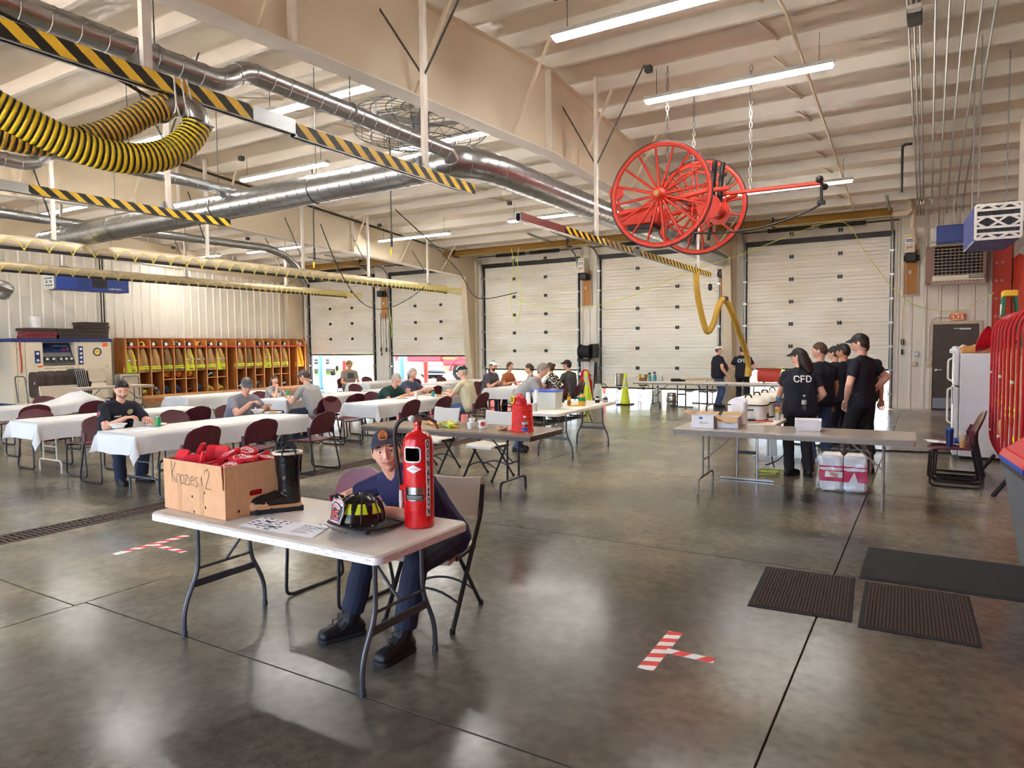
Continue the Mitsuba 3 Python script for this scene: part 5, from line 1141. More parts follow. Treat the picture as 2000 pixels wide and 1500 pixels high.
person('man in a black cap at the back of the serving line, red shirt tail showing', (-1.28, 12.1), 40, h=1.68, sit=False, res=.024, shirt='black_shirt', pants='navy_pants', cap='black', hair='hair_dark', head=(30, 4, 0), extra=lambda J: J['put']('shirt_tail', unman(hull((J['pel']-V3(.07, 0, .03), .128), (J['pel']+V3(.07, 0, -.03), .128)).trim_by_plane([0, 0, -1], -float(J['pel'][2])-.03).trim_by_plane([0, 0, 1], float(J['pel'][2])-.10)), 'red_wall'))
person('man in a black cap just left of the tall man, looking down the serving line', (-1.07, 11.3), 50, h=1.72, sit=False, res=.022, shirt='black_shirt', pants='navy_pants', cap='black', hair='hair_dark', head=(20, 6, 0), skin='skin_tan')
def tall_logo(J):
    pl = [(0, .03), (.012, .016), (.03, .022), (.022, .006), (.026, -.016), (.010, -.012), (0, -.034), (-.010, -.012), (-.026, -.016), (-.022, .006), (-.03, .022), (-.012, .016)]
    m = facing(prism(pl, .002), tuple(J['chst']*[1, 0, 1]+V3(-.075, 0, .09)), 'y+'); J['put']('shirt_emblem', drape(m, J['shirt'], 1), 'white', False)
person('tall man in a navy t-shirt and black cap with his hand on his hip', (-.74, 9.95), 68, h=1.85, sit=False, res=.016, shirt='black_shirt', pants='black_cloth', cap='black', hair='hair_dark', head=(10, 10, 0), build=1.0, hands=[(-.2, .10, .95), (.25, -.02, 1.05, -.5, .7, -.5)], elbow=((-1, -.3, -.6), (1, -.7, 0)), belt=True, extra=tall_logo, skin='skin_pale')
person('man in a dark cap almost hidden behind the tall man', (-.83, 11.35), 20, h=1.80, sit=False, res=.026, shirt='black_shirt', pants='black_cloth', cap='cap_grey', hair='hair_dark')
# ---------------------------------------------------------------- things on the nearest table
TZ = .742
def strokes(ls, h, r=.0016):
    out = []
    for x0, sc, st in ls:
        for s in st:
            p = np.array(s, float)*sc*h+[x0*h, 0]
            out.append(tube(np.c_[p, np.zeros(len(p))], r, 5))
    return cat(out)
def circ(cx, cy, rx, ry): return [(cx+rx*math.cos(a), cy+ry*math.sin(a)) for a in np.linspace(0, 2*math.pi, 13)]
def koozie_box():
    k = thing('cardboard_box', 'open brown cardboard box hand-lettered Koozies $2 at the left end of the nearest table', 'box')
    L, W, H, t = .622, .42, .302, .006
    M = T().translate([-3.352, 2.437, TZ]).rotate([0, 0, 1], -3.0)      # origin: near right bottom corner
    def put(n, m, mt, lab=None, par=None):
        kk = part(par or k, n, m, mt, False, lab); scene[kk]['to_world'] = M; return kk
    holes = [(-.465, .17), (-.46, .085), (-.325, .10), (-.20, .135), (-.195, .05), (-.31, .012)]
    fr = sbox(-L, 0, 0, H)
    for x, z in holes: fr = fr.difference(Point(x, z).buffer(.0085))
    fr = fr.difference(Polygon([(-.032, H+.01), (-.004, H+.01), (-.004, .17), (-.02, .165)]))
    put('front_wall', prism_y(fr, 0, t), 'cardboard')
    sd = Polygon([(0, 0), (W, 0), (W, H), (0, H)]).difference(Point(.17, .125).buffer(.016).union(Point(.23, .125).buffer(.016)).convex_hull).difference(Point(.085, .035).buffer(.009))
    put('side_wall', prism_x(sd, -t, 0), 'cardboard'); put('side_wall', bx(-L, -L+t, t, W, 0, H), 'cardboard'); put('back_wall', bx(-L+t, -t, W-t, W, 0, H), 'cardboard')
    put('bottom', bx(-L+t, -t, t, W-t, 0, t), 'cardboard')
    for x in (-.475, -.25): put('parcel_tape', rb(x, x+.038, -.0015, 0, .005, .19, .0005), 'card_tape', 'strip of brown parcel tape')
    h = .115
    w = strokes([(0, 1, [[(0, 1.25), (.07, 0)], [(.42, 1.2), (.05, .55), (.42, .05)]]), (.48, 1, [circ(.16, .28, .15, .27)]), (.84, 1, [circ(.16, .28, .15, .27)]), (1.2, 1, [[(0, .55), (.3, .55), (0, .02), (.36, 0)]]), (1.6, 1, [[(0, .5), (.02, 0)], [(0, .72), (.01, .74)]]),
                 (1.72, 1, [[(0, .28), (.28, .32), (.2, .55), (.03, .42), (.05, .08), (.3, .06)]]), (2.1, 1, [[(.28, .5), (.1, .52), (.04, .36), (.26, .2), (.2, 0), (0, .04)]]), (2.62, .55, [[(.28, .95), (.06, .9), (.06, .7), (.3, .55), (.26, .3), (0, .32)], [(.17, 1.15), (.17, .15)]]), (2.98, 1.1, [[(0, .8), (.2, 1), (.4, .8), (.05, .02), (.5, 0)]])], h)
    v = w.vertices.copy(); w.vertices = np.stack([v[:, 0]-.535, v[:, 2]*.4-.001, v[:, 1]*.92+.165-.10*(v[:, 0])*.12], 1); put('handwriting', w, 'ink', 'thin marker handwriting Koozies $2')
    r = np.random.default_rng(3); pl = rrect(.10, .125, .02)
    base = cat(prism(pl, .009), mv(prism(affinity.scale(pl, .98, .98), .009), (.002, 0, .010)))
    print_ = mv(centred(text('CFD', .028, .001, True)), (0, .01, .0192)); ring = prism(Point(0, 0).buffer(.038).difference(Point(0, 0).buffer(.033)), .001, .0192)
    pb, pp, pr = mikit.ply(base, 'mat_koozie'), mikit.ply(print_, 'mat_white'), mikit.ply(ring, 'mat_white')
    n = 0
    for gx in np.linspace(-.54, -.08, 6):
        for gy in np.linspace(.09, .33, 3):
            kk = thing('drink_sleeve', 'red foam drink sleeve lying in the open Koozies box', 'drink sleeve', 'red foam drink sleeves heaped in the box')
            edge = gx < -.3 and gy < .3
            Mk = M.translate([gx+float(r.uniform(-.02, .02)), gy+float(r.uniform(-.02, .02)), .262+float(r.uniform(0, .03))+.03*(gy > .2)]).rotate([0, 0, 1], float(r.uniform(-60, 60))).rotate([1, 0, 0], float(r.uniform(55, 80) if edge else r.uniform(-18, 24))).rotate([0, 1, 0], float(r.uniform(-20, 20)))
            scene[kk+'__sleeve'] = dict(pb, to_world=Mk)
            if not edge:
                scene[kk+'__print'] = dict(pp, to_world=Mk); scene[kk+'__print_ring'] = dict(pr, to_world=Mk)
    solo('filler', cat(), 'koozie', '', '') if False else None
    put('liner', bx(-L+.02, -.02, .02, W-.02, .012, .2), 'koozie')
koozie_box()
def boot():
    k = thing('rubber_boot', 'black rubber fire boot with tan rim and tan toe, beside the cardboard box', 'boot')
    M = T().translate([-3.265, 2.775, TZ]).rotate([0, 0, 1], 146)
    def put(n, m, mt, lab=None, sm=40):
        kk = part(k, n, m, mt, sm, lab); scene[kk]['to_world'] = M
    E = lambda y, z, rx, ry, n=20: [ball((rx*.0+0, 0, 0), .001)]
    def ring(cy, z, rx, ry): return [(rx*math.cos(a), cy+ry*math.sin(a), z) for a in np.linspace(0, 2*math.pi, 21)[:-1]]
    hp = lambda *rs: m3.Manifold.hull_points([tuple(float(c) for c in p) for r_ in rs for p in r_])
    sh = [hp(ring(-.03, .10, .052, .062), ring(-.025, .2, .056, .064)), hp(ring(-.025, .2, .056, .064), ring(-.025, .345, .066, .078)), hp(ring(-.035, .03, .045, .06), ring(-.03, .11, .052, .062)), hull(((0, -.035, .06), .05), ((0, .05, .075), .048), n=20), hull(((0, .05, .070), .05), ((-.008, .16, .05), .045), ((.012, .15, .05), .042), n=20)]
    up = union(sh).trim_by_plane([0, 0, 1], .022)
    um = smooth_man(up, .012, 6); v = um.vertices; um.vertices = v+um.vertex_normals*((meshkit.fbm(v*np.array([20, 20, 60.0]), 2, 3)-.5)*.005)[:, None]
    hollow = hp(ring(-.025, .25, .050, .058), ring(-.025, .36, .060, .072)); put('upper', unman(man(um)-hollow), 'black_gloss')
    put('rim', cat(tube([(p[0]*1.03, (p[1]+.025)*1.03-.025, p[2]) for p in ring(-.025, .343, .066, .078)], .009, 8, closed=True)), 'cream_cabinet', 'tan rubber rim')
    toe = union([hull(((0, .075, .055), .052), ((-.008, .165, .042), .047), ((.012, .155, .042), .045), n=20)]).trim_by_plane([0, .9, -.25], .075).trim_by_plane([0, 0, 1], .02); put('toe_cap', smooth_man(toe, .012, 3), 'table_brown'); scene[k+'__toe_cap']['bsdf']['id'] = 'mat_card_tape'
    pl = np.array([(-.045, -.09), (.045, -.09), (.048, -.02), (.05, .08), (.055, .15), (.03, .205), (-.02, .212), (-.052, .16), (-.048, .08), (-.046, -.02)])
    so = prism(Polygon(pl).buffer(.006), .026); put('sole', so, 'rubber'); put('foxing', prism(Polygon(pl).buffer(.003), .018, .026), 'card_tape')
    put('lug', cat([bx(pl_[0]-.006, pl_[0]+.006, pl_[1]-.006, pl_[1]+.006, 0, .03) for pl_ in np.array(Polygon(pl).buffer(.006).exterior.coords)[::2]]), 'rubber')
    labels[k+'__lug'] = {'kind': 'stuff'}
    for s in (-1, 1): put('pull_loop', tube([(s*.064, -.025+.038*math.cos(a), .335+.062*math.sin(a)) for a in np.linspace(-.2, math.pi+.2, 12)], .006, 7), 'rubber', None, True)
    def on(poly, lift, dz):
        m = prism(poly, .002); 
        for _ in range(3): m = m.subdivide()
        v = m.vertices; a = math.radians(-50)+v[:, 0]/.072; z = v[:, 1]+.24; r_ = 1+v[:, 2]/.07+lift; return tm(np.stack([np.cos(a)*(.060+.04*(z-.2))*r_*1.02, -.025+np.sin(a)*(.069+.07*(z-.2))*r_*1.02, z], 1), m.faces)
    put('label', on(sbox(-.045, -.02, .045, .085), .03, 0), 'black'); put('label_border', on(sbox(-.045, -.02, .045, .085).difference(sbox(-.040, -.012, .040, .080)), .04, 0), 'card_tape'); put('label_bar', on(unary_union([sbox(-.034, .058, .034, .074), sbox(-.034, -.006, .0, .012)]), .045, 0), 'card_tape'); put('peeling', on(Polygon([(.0, -.03), (.02, -.02), (.03, .02), (.045, .03), (.03, .0), (.02, -.045)]), .06, 0), 'white', 'torn white label scrap')
boot()
def sheet(lab, c, draw):
    k = thing('paper_sheet', lab, 'paper'); c = np.array(c)
    def q(u, v): return (c[0]*(1-u)+c[1]*u)*(1-v)+(c[3]*(1-u)+c[2]*u)*v
    def quad(u0, v0, u1, v1, z0, z1):
        p = [q(u0, v0), q(u1, v0), q(u1, v1), q(u0, v1)]; V = [(a, b, z0) for a, b in p]+[(a, b, z1) for a, b in p]
        return tm(V, [[0, 2, 1], [0, 3, 2], [4, 5, 6], [4, 6, 7]]+[[i, (i+1) % 4, 4+(i+1) % 4] for i in range(4)]+[[i, 4+(i+1) % 4, 4+i] for i in range(4)])
    part(k, 'sheet', quad(0, 0, 1, 1, TZ, TZ+.0012), 'paper')
    part(k, 'printing', cat([quad(*d, TZ+.0012, TZ+.0017) for d in draw]), 'print'); labels[k+'__printing'] = {'kind': 'stuff'}
    return q
r = np.random.default_rng(4)
sheet('printed white sheet of black logos nearer the boot on the table', [(-3.203, 2.403), (-2.919, 2.406), (-2.954, 2.602), (-3.239, 2.602)], [(a, b, a+float(r.uniform(.05, .16)), b+float(r.uniform(.03, .08))) for a in np.arange(.06, .85, .19) for b in np.arange(.08, .9, .16) if r.uniform() < .75]+[(.3, .62, .46, .74), (.62, .30, .8, .42)])
q = sheet('white sheet headed FOR SALE lying next to the helmet', [(-2.926, 2.403), (-2.652, 2.422), (-2.735, 2.625), (-2.954, 2.628)], [(.30, b, .30+w, b+.022) for b, w in ((.62, .5), (.52, .42), (.42, .5), (.32, .36), (.22, .46))])
t = centred(text('FOR SALE', .026, .0006)); part('paper_sheet_001', 'heading', mv(t, (-2.80, 2.575, TZ+.0012), 1), 'print')
def helmet(at, rz, name, label, s=1.0, front=True, P_=None):
    k = thing(name, label, 'helmet'); M = T().translate(list(at)).rotate([0, 0, 1], rz).rotate([1, 0, 0], 4.0)
    def put(n, m, mt, sm=40, lab=None):
        kk = part(k, n, m, mt, sm, lab); scene[kk]['to_world'] = M; return kk
    def dome(a, z): # a angle, z 0..1
        q = math.sqrt(max(0, 1-z**2.3)); return np.array([.108*q*math.cos(a), .132*q*math.sin(a), .035+.15*z])
    V = [dome(a, z) for z in np.linspace(0, 1, 13) for a in np.linspace(0, 2*math.pi, 33)[:-1]]; n = 32
    f = [[j*n+i, j*n+(i+1) % n, (j+1)*n+(i+1) % n] for j in range(12) for i in range(n)]+[[j*n+i, (j+1)*n+(i+1) % n, (j+1)*n+i] for j in range(12) for i in range(n)]
    put('shell', tm(V, f), 'black_gloss', True)
    B = [(.155*math.cos(a)*(1 if math.sin(a) > -.3 else .95), (.165*math.sin(a) if math.sin(a) > 0 else .255*math.sin(a)*(abs(math.sin(a))**.2 if math.sin(a) < 0 else 1))) for a in np.linspace(0, 2*math.pi, 41)[:-1]]
    zz = lambda x, y: .034-.012*(abs(x)/.15)**2*1.2-(.02*(-y/.25)**2 if y < 0 else .0)+(.006*(y/.16)**2 if y > 0 else 0)
    inn = [(.100*math.cos(a), .122*math.sin(a)) for a in np.linspace(0, 2*math.pi, 41)[:-1]]
    V = [(x, y, .036) for x, y in inn]+[(x, y, zz(x, y)) for x, y in B]+[(x, y, zz(x, y)-.007) for x, y in B]+[(x, y, .028) for x, y in inn]; m = 40
    f = []
    for r_ in range(3):
        for i in range(m):
            j = (i+1) % m; f += [[r_*m+i, (r_+1)*m+i, (r_+1)*m+j], [r_*m+i, (r_+1)*m+j, r_*m+j]]
    put('brim', tm(V, f), 'black', 40); put('brim_edge', tube([(x*1.005, y*1.005, zz(x, y)-.003) for x, y in B], .0055, 6, closed=True), 'rubber', True)
    for i, a in enumerate(np.arange(8)*math.pi/4+math.pi/8): put('rib', tube([dome(a, z)*[1.015, 1.015, 1.004] for z in np.linspace(.0, .99, 9)], .0045, 6), 'black', True)
    for a0 in (.20, .92, 2.05, 2.75, -.35, 3.5):
        W = [dome(a0+da, z)*[1.02, 1.02, 1.0] for z in (.34, .50, .68) for da in np.array([-.28, -.14, 0, .14, .28])*(1-.35*(z-.34)/.34)]
        put('reflective_patch', tm(W, [[r_*5+i, r_*5+i+1, (r_+1)*5+i+1] for r_ in (0, 1) for i in range(4)]+[[r_*5+i, (r_+1)*5+i+1, (r_+1)*5+i] for r_ in (0, 1) for i in range(4)]), 'lime', True)
    for a in np.linspace(0, 2*math.pi, 9)[:-1]: put('rivet', sph(.005, tuple(np.array([.128*math.cos(a), .148*math.sin(a), .032])), 1), 'chrome')
    pl = Polygon([(-.040, 0), (.040, 0), (.047, .03), (.056, .06), (.050, .10), (.03, .122), (0, .134), (-.03, .122), (-.050, .10), (-.056, .06), (-.047, .03)])
    def sh(m, d=0):
        m = m.copy(); v = m.vertices*[1.18, 1.18, 1]; m.vertices = np.stack([-v[:, 0], .150-3.2*v[:, 0]**2-.12*v[:, 1]+v[:, 2]+d, .026+v[:, 1]], 1); return m
    put('front_shield', sh(prism(pl, .005)), 'tube_grey'); put('shield_border', sh(prism(pl.difference(pl.buffer(-.004)), .007)), 'light_grey')
    put('shield_number', sh(mv(centred(text('05', .036, .002, True)), (0, .048, 0)), .006), 'red')
    def arc(s, r0, cy, h, tint):
        p = Point(0, cy).buffer(r0+h*.8, quad_segs=24).difference(Point(0, cy).buffer(r0-h*.8, quad_segs=24)).intersection(Polygon([(0, cy), (-.08, cy+.062), (-.08, .2), (.08, .2), (.08, cy+.062)]))
        out = [(sh(prism(p, .002), .0045), 'white')]
        m = centred(text(s, h, .001)); m = mv(m, (0, 0, 0)); v = m.vertices; w = v[:, 0].max(); a = math.pi/2-v[:, 0]/r0; rr = r0+v[:, 1]
        out.append((sh(tm(np.stack([np.cos(a)*rr, cy+np.sin(a)*rr, v[:, 2]], 1), m.faces), .0068), 'red')); return out
    for s_, r0, cy, h in (('CLINTON FIRE', .054, .058, .009), ('DEPARTMENT', .036, .052, .009)):
        (a, am), (b, bm) = arc(s_, r0, cy, h, 0); put('shield_ribbon', a, am); put('shield_lettering', b, bm)
    put('shield_ribbon', sh(prism(sbox(-.036, .006, .036, .020), .002), .0045), 'white'); put('shield_lettering', sh(mv(centred(text('FIREFIGHTER', .008, .001)), (0, .013, 0)), .0068), 'red')
    put('eagle_crest', cat(tube([(0, .10, .17), (0, .135, .178), (0, .15, .17)], [.008, .012, .01], 6)), 'black')
    for s_ in (-1, 1):
        W = [(s_*(.015+.06*math.cos(a)+.055), .155+.012*math.sin(a)*0-.05*(.5+.5*math.cos(a))*0+.045*math.sin(a)*.6, .004+.012*(.5+.5*math.sin(a))) for a in np.linspace(0, 2*math.pi, 17)[:-1]]
        put('visor_lens', tm(W+[tuple(np.mean(W, 0))], [[i, (i+1) % 16, 16] for i in range(16)]), 'clear', True); put('visor_edge', tube(W, .0012, 4, closed=True), 'dark_grey')
    put('visor_knob', cyl(.014, .02, (.155, .05, .012), 12, 'x'), 'black'); put('visor_knob', cyl(.014, .02, (-.175, .05, .012), 12, 'x'), 'black')
    put('liner', sph(.09, (0, -.01, .03), 2, (1.05, 1.25, .3)), 'black_cloth', True); put('strap_tab', rbox(.03, .05, .012, .003, (-.06, -.14, -.004)), 'lime')
    return k
helmet((-2.56, 2.665, TZ+.012), 163, 'fire_helmet', 'black leather-style fire helmet with a grey 05 front shield on the nearest table')
def extinguisher():
    k = thing('fire_extinguisher', 'tall red fire extinguisher turned into a collection can, lettered DONATION, on the nearest table', 'fire extinguisher')
    R_ = .081; M = T().translate([-2.335, 2.885, TZ]).rotate([0, 0, 1], -51.1)    # local +x looks at the camera
    def put(n, m, mt, sm=False, lab=None):
        kk = part(k, n, m, mt, sm, lab); scene[kk]['to_world'] = M
    def on(m, a0, z0, r=R_, sub=3):
        m = m.copy()
        for _ in range(sub): m = m.subdivide()
        v = m.vertices; a = math.radians(a0)+v[:, 0]/r; q = r+v[:, 2]; return tm(np.stack([q*np.cos(a), q*np.sin(a), z0+v[:, 1]], 1), m.faces)
    body = lathe([(0, 0), (.076, 0), (.080, .004), (.080, .09), (.0815, .094), (.0815, .10), (R_, .104), (R_, .44), (.079, .46), (.071, .482), (.055, .50), (.032, .512), (.022, .515), (.02, .535), (0, .535)], 48)
    win = rrect(.098, .085, .02); cut = m3.Manifold.cube([.1, .094, .078], True).translate([.05, 0, .395]).rotate([0, 0, -25])
    hol = m3.Manifold.cylinder(.16, .074, .074, 40).translate([0, 0, .315])
    put('cylinder', unman(man(body)-cut-hol), 'red_gloss', 35); put('slot_frame', on(prism(win.difference(win.buffer(-.008)), .003), -25, .395), 'white', 30); put('slot_lining', unman(m3.Manifold.cylinder(.15, .0735, .0735, 32).translate([0, 0, .32])-m3.Manifold.cylinder(.15, .071, .071, 32).translate([0, 0, .325])-cut), 'black')
    put('weld_seam', tube([(.0815*math.cos(a), .0815*math.sin(a), .236) for a in np.linspace(0, 2*math.pi, 33)[:-1]], .0013, 4, closed=True), 'red_gloss')
    put('maker_plate', on(prism(sbox(-.055, -.036, .055, .036), .0015), -18, .185), 'chrome', 30); put('maker_plate_print', on(prism(unary_union([sbox(-.050, -.030, .050, -.002)]), .001), -18, .185, R_+.0015), 'black'); put('maker_plate_lines', on(prism(unary_union([sbox(-.044, y, .044, y+.003) for y in (-.026, -.019, -.012)]), .0006), -18, .185, R_+.0026), 'light_grey')
    put('diamond_label', on(prism(Polygon([(-.045, 0), (0, .022), (.045, 0), (0, -.022)]), .0012), -20, .318), 'white', 30); put('diamond_text', on(mv(centred(text('TRIDEX', .008, .0006)), (0, 0, 0)), -20, .318, R_+.0012, 0), 'print'); put('diamond_text', on(mv(centred(text('FX', .005, .0006)), (0, .009, 0)), -20, .318, R_+.0012, 0), 'print')
    for i, c in enumerate('DONATION'):
        z = .448-i*.0512
        if i % 1 == 0: put('letter_plate', on(prism(sbox(-.0135, -.0245, .0135, .0245), .0012), 38, z, R_, 2), 'white', 30)
        t = centred(text(c, .036, .0008, True)); b = t.bounds; t.vertices = t.vertices*[min(1, .018/(b[1][0]-b[0][0]+1e-6)) if c != 'I' else .8, 1, 1]; put('letter', on(t, 38, z, R_+.0012, 1), 'black')
    put('neck', lathe([(0, .51), (.017, .51), (.017, .54), (.022, .545), (.022, .56), (0, .56)], 20), 'red_gloss', 40)
    put('valve', cat(mv(rbox(.03, .045, .035, .006), (0, 0, .575)), cyl(.013, .05, (0, -.055, .575), 12, 'y')), 'chrome', 40); put('pressure_cap', sph(.019, (.012, -.03, .578), 2), 'tank', True)
    put('carry_handle', tube(bent([(0, .0, .57), (0, .05, .585), (.0, .10, .545), (0, .105, .52)], .03), .007, 6), 'chrome', 40); put('squeeze_lever', prism_x(Polygon([(-.02, .592), (.03, .606), (.10, .562), (.104, .553), (.03, .595), (-.02, .582)]), -.012, .012), 'black'); put('pull_pin', tube([(.02, -.02, .59), (.022, 0, .56), (.02, .005, .53)], .003, 5), 'chrome')
    hs = spline([(0, -.05, .575), (.0, -.085, .572), (-.004, -.112, .54), (-.004, -.122, .46), (.0, -.112, .36), (.0, -.100, .26), (.0, -.095, .205)], 30); put('hose', tube(hs, .0105, 9), 'black', True)
    put('nozzle', lathe([(0, .10), (.009, .10), (.011, .14), (.008, .2), (0, .2)], 12).apply_translation([0, -.096, 0]), 'offwhite', 40); put('hose_clip', rbox(.03, .03, .03, .005, (0, -.088, .21)), 'red')
extinguisher()
# ---------------------------------------------------------------- left wall: coat lockers, breathing-air cabinet, stored furniture
LX, LB = -21.85, -22.5
def lockers():
    k = thing('coat_locker_row', 'long row of open wooden coat lockers with a red-edged shelf along the left wall', 'locker')
    ys = np.linspace(12.47, 19.83, 19)
    part(k, 'back', bx(LB, LB+.02, ys[0], ys[-1], .22, 2.1), 'wood'); part(k, 'base', bx(LB, LX+.06, ys[0]-.1, ys[-1]+.1, .0, .22), 'wood'); part(k, 'base_edge', bx(LX+.06, LX+.075, ys[0]-.1, ys[-1]+.1, .12, .22), 'wood_edge'); part(k, 'shelf', bx(LB+.02, LX+.02, ys[0], ys[-1], 1.80, 1.82), 'wood'); part(k, 'shelf_edge', bx(LX+.02, LX+.03, ys[0], ys[-1], 1.775, 1.83), 'red_wall', False, 'red painted shelf edge')
    pd = mikit.ply(prism_y([(LB+.02, .22), (LX, .22), (LX, 2.0), (LX-.05, 2.09), (LB+.02, 2.09)], -.011, .011), 'mat_wood'); pe = mikit.ply(bx(LX, LX+.014, -.015, .015, .22, 2.0), 'mat_wood_edge')
    for i, y in enumerate(ys):
        d = key(k+'__divider'); scene[d] = dict(pd, to_world=T().translate([0, float(y), 0])); scene[key(d+'__edging')] = dict(pe, to_world=T().translate([0, float(y), 0]))
    for i in (3, 4, 5, 7, 8, 12, 14, 15): part(k, 'lower_shelf', bx(LB+.02, LX-.02, ys[i]+.011, ys[i+1]-.011, .70, .72), 'wood_edge')
    pk = mikit.ply(tube(bent([(LB+.02, 0, 1.72), (LB+.3, 0, 1.72), (LB+.34, 0, 1.76)], .03), .008, 5), 'mat_chrome')
    for a, b in zip(ys[:-1], ys[1:]): scene[key(k+'__coat_hook')] = dict(pk, to_world=T().translate([0, float(a+b)/2, 0]))
    return ys
LY = lockers()
def coat_proto(main='turnout', band='lime', vest=None, dark='turnout_dark'):
    "a coat hung side-on, seen from +x; y is its width, hook at z = 0"
    p = Proto()
    b = union([hull((V3(0, -.06, -.10), .06), (V3(0, .06, -.10), .06), (V3(.02, -.12, -.45), .07), (V3(.02, .12, -.45), .07)), hull((V3(.02, -.12, -.45), .07), (V3(.02, .12, -.45), .07), (V3(.03, -.15, -.78), .07), (V3(.03, .15, -.78), .07))])
    bm = smooth_man(b.trim_by_plane([0, 0, 1], -.82), .045, 5); bm.vertices += bm.vertex_normals*((meshkit.fbm(bm.vertices*np.array([9, 18, 5.0]), 2, 4)-.5)*.04)[:, None]
    p.add('body', bm, vest or main, 40)
    sl = [V3(.075, -.03, -.12), V3(.105, .02, -.42), V3(.115, .07, -.74)]
    s = union([hull((sl[0], .072), (sl[1], .068)), hull((sl[1], .068), (sl[2], .058))]).trim_by_plane([0, 0, 1], -.78); sm = smooth_man(s, .04, 4); sm.vertices += sm.vertex_normals*((meshkit.fbm(sm.vertices*np.array([14, 14, 10.0]), 2, 6)-.5)*.03)[:, None]
    p.add('sleeve', sm, main, 40)
    def ring(c, r, z, ry): return lathe([(r+.004, -.022), (r+.006, 0), (r+.004, .022)], 14)
    for c, r, t in ((sl[2]+V3(-.003, -.008, .05), .069, 1), (sl[2]+V3(-.003, -.008, .115), .0695, 1)): p.add('cuff_band', mv(lathe([(r-.002, -.02), (r+.006, -.018), (r+.006, .018), (r-.002, .02)], 14), c), band, 40)
    for z, w in ((-.70, .215), (-.64, .212)): p.add('hem_band', mv(lathe([(1, -.022), (1.02, -.02), (1.02, .02), (1, .022)], 20), (.03, 0, z)).apply_transform(np.diag([.098, w, 1, 1])) if False else mv(tm(lathe([(1, -.02), (1.02, -.018), (1.02, .018), (1, .02)], 20).vertices*[.10, w, 1], lathe([(1, -.02), (1.02, -.018), (1.02, .018), (1, .02)], 20).faces), (.03, 0, z)), band, 40)
    p.add('collar', smooth_man(hull((V3(0, -.05, -.06), .045), (V3(.02, .05, -.06), .045), (V3(0, 0, -.02), .04)), .03, 3), dark, 40)
    p.add('loop', tube([(-.0, -.02, -.02), (0, 0, .035), (0, .02, -.02)], .006, 4), 'black')
    if vest: p.add('reflective_tape', mv(tm(lathe([(1, -.025), (1.03, -.02), (1.03, .02), (1, .025)], 20).vertices*[.10, .2, 1], lathe([(1, -.025), (1.03, -.02), (1.03, .02), (1, .025)], 20).faces), (.03, 0, -.42)), 'silver_tape', 40)
    return p
C_TAN, C_DARK, C_HV, C_PINK, C_YEL = coat_proto(), coat_proto('turnout_dark'), coat_proto('turnout', 'lime', 'hivis'), coat_proto('turnout', 'lime', 'turnout_dark'), coat_proto('yellow_coat', 'yellow_coat', None, 'yellow_coat')
CO = [(0, 'HV', 'tan turnout coat with a lime vest under it, first coat from the left'), (1, 'TAN', 'tan turnout coat, second from the left, under the yellow helmet'), (2, 'TAN', 'narrow tan turnout coat, third from the left'), (3, 'DARK', 'brown turnout coat, fourth from the left, with yellow cuff bands'), (4, 'DARK', 'darker brown turnout coat pressed between two brighter ones, fifth from the left'), (5, 'HV', 'turnout coat over a lime and orange vest, sixth from the left'),
      (6, 'PINK', 'brown coat with a wide yellow hem, seventh from the left'), (7, 'TAN', 'tan coat with a coiled cord hung over it, eighth from the left'), (8, 'HV', 'bright lime hi-vis coat, the brightest one in the row'), (10, 'TAN', 'tan turnout coat right of the empty ninth bay'), (11, 'DARK', 'tan coat left of the girl with food, on a wire hanger'), (12, 'TAN', 'plain tan coat above the girl\'s head'),
      (13, 'HV', 'tan coat with a lime stripe, fourth from the right end'), (14, 'TAN', 'long tan coat, third from the right end'), (15, 'TAN', 'tan coat, second from the right end of the brown ones'), (17, 'YEL', 'plain yellow coat hung in the last locker bay')]
for i, t, lab in CO:
    y = (LY[i]+LY[i+1])/2; P_ = {'TAN': C_TAN, 'DARK': C_DARK, 'HV': C_HV, 'PINK': C_PINK, 'YEL': C_YEL}[t]
    P_.put('turnout_coat', (LX-.12, y-.02, 1.79), rng.uniform(-12, 12), lab, 'coat', None, scale=[1, .95+.1*rng.random(), 1.0])
# small helmets on the shelf
def mini_helmet(m='black_gloss', trim='lime', shield='white'):
    p = Proto(); q = sph(1, sub=2).slice_plane([0, 0, 0], [0, 0, 1]); q.vertices = q.vertices*[.12, .10, .15]; p.add('shell', q, m, 40)
    b = lathe([(.10, .0), (.165, -.012), (.168, -.004), (.10, .012)], 20); b.vertices = b.vertices*[1.1, .85, 1]; p.add('brim', b, m, 40)
    p.add('shield', mv(prism([(-.04, 0), (.04, 0), (.05, .06), (.03, .11), (-.03, .11), (-.05, .06)], .006), (.135, 0, 0), 90, rx=0).apply_transform(np.array([[1, 0, 0, 0], [0, 1, 0, 0], [0, 0, 1, 0], [0, 0, 0, 1.0]])) if False else facing(prism([(-.04, 0), (.04, 0), (.05, .06), (.03, .11), (-.03, .11), (-.05, .06)], .006), (.128, 0, .0), 'x+'), shield)
    for s in (-1, 1): p.add('reflective_patch', rbox(.05, .012, .03, .004, (.03, s*.092, .05)), trim)
    return p
HB, HY, HW = mini_helmet(), mini_helmet('yellow_coat', 'yellow_coat', 'black'), mini_helmet('offwhite', 'offwhite', 'offwhite')
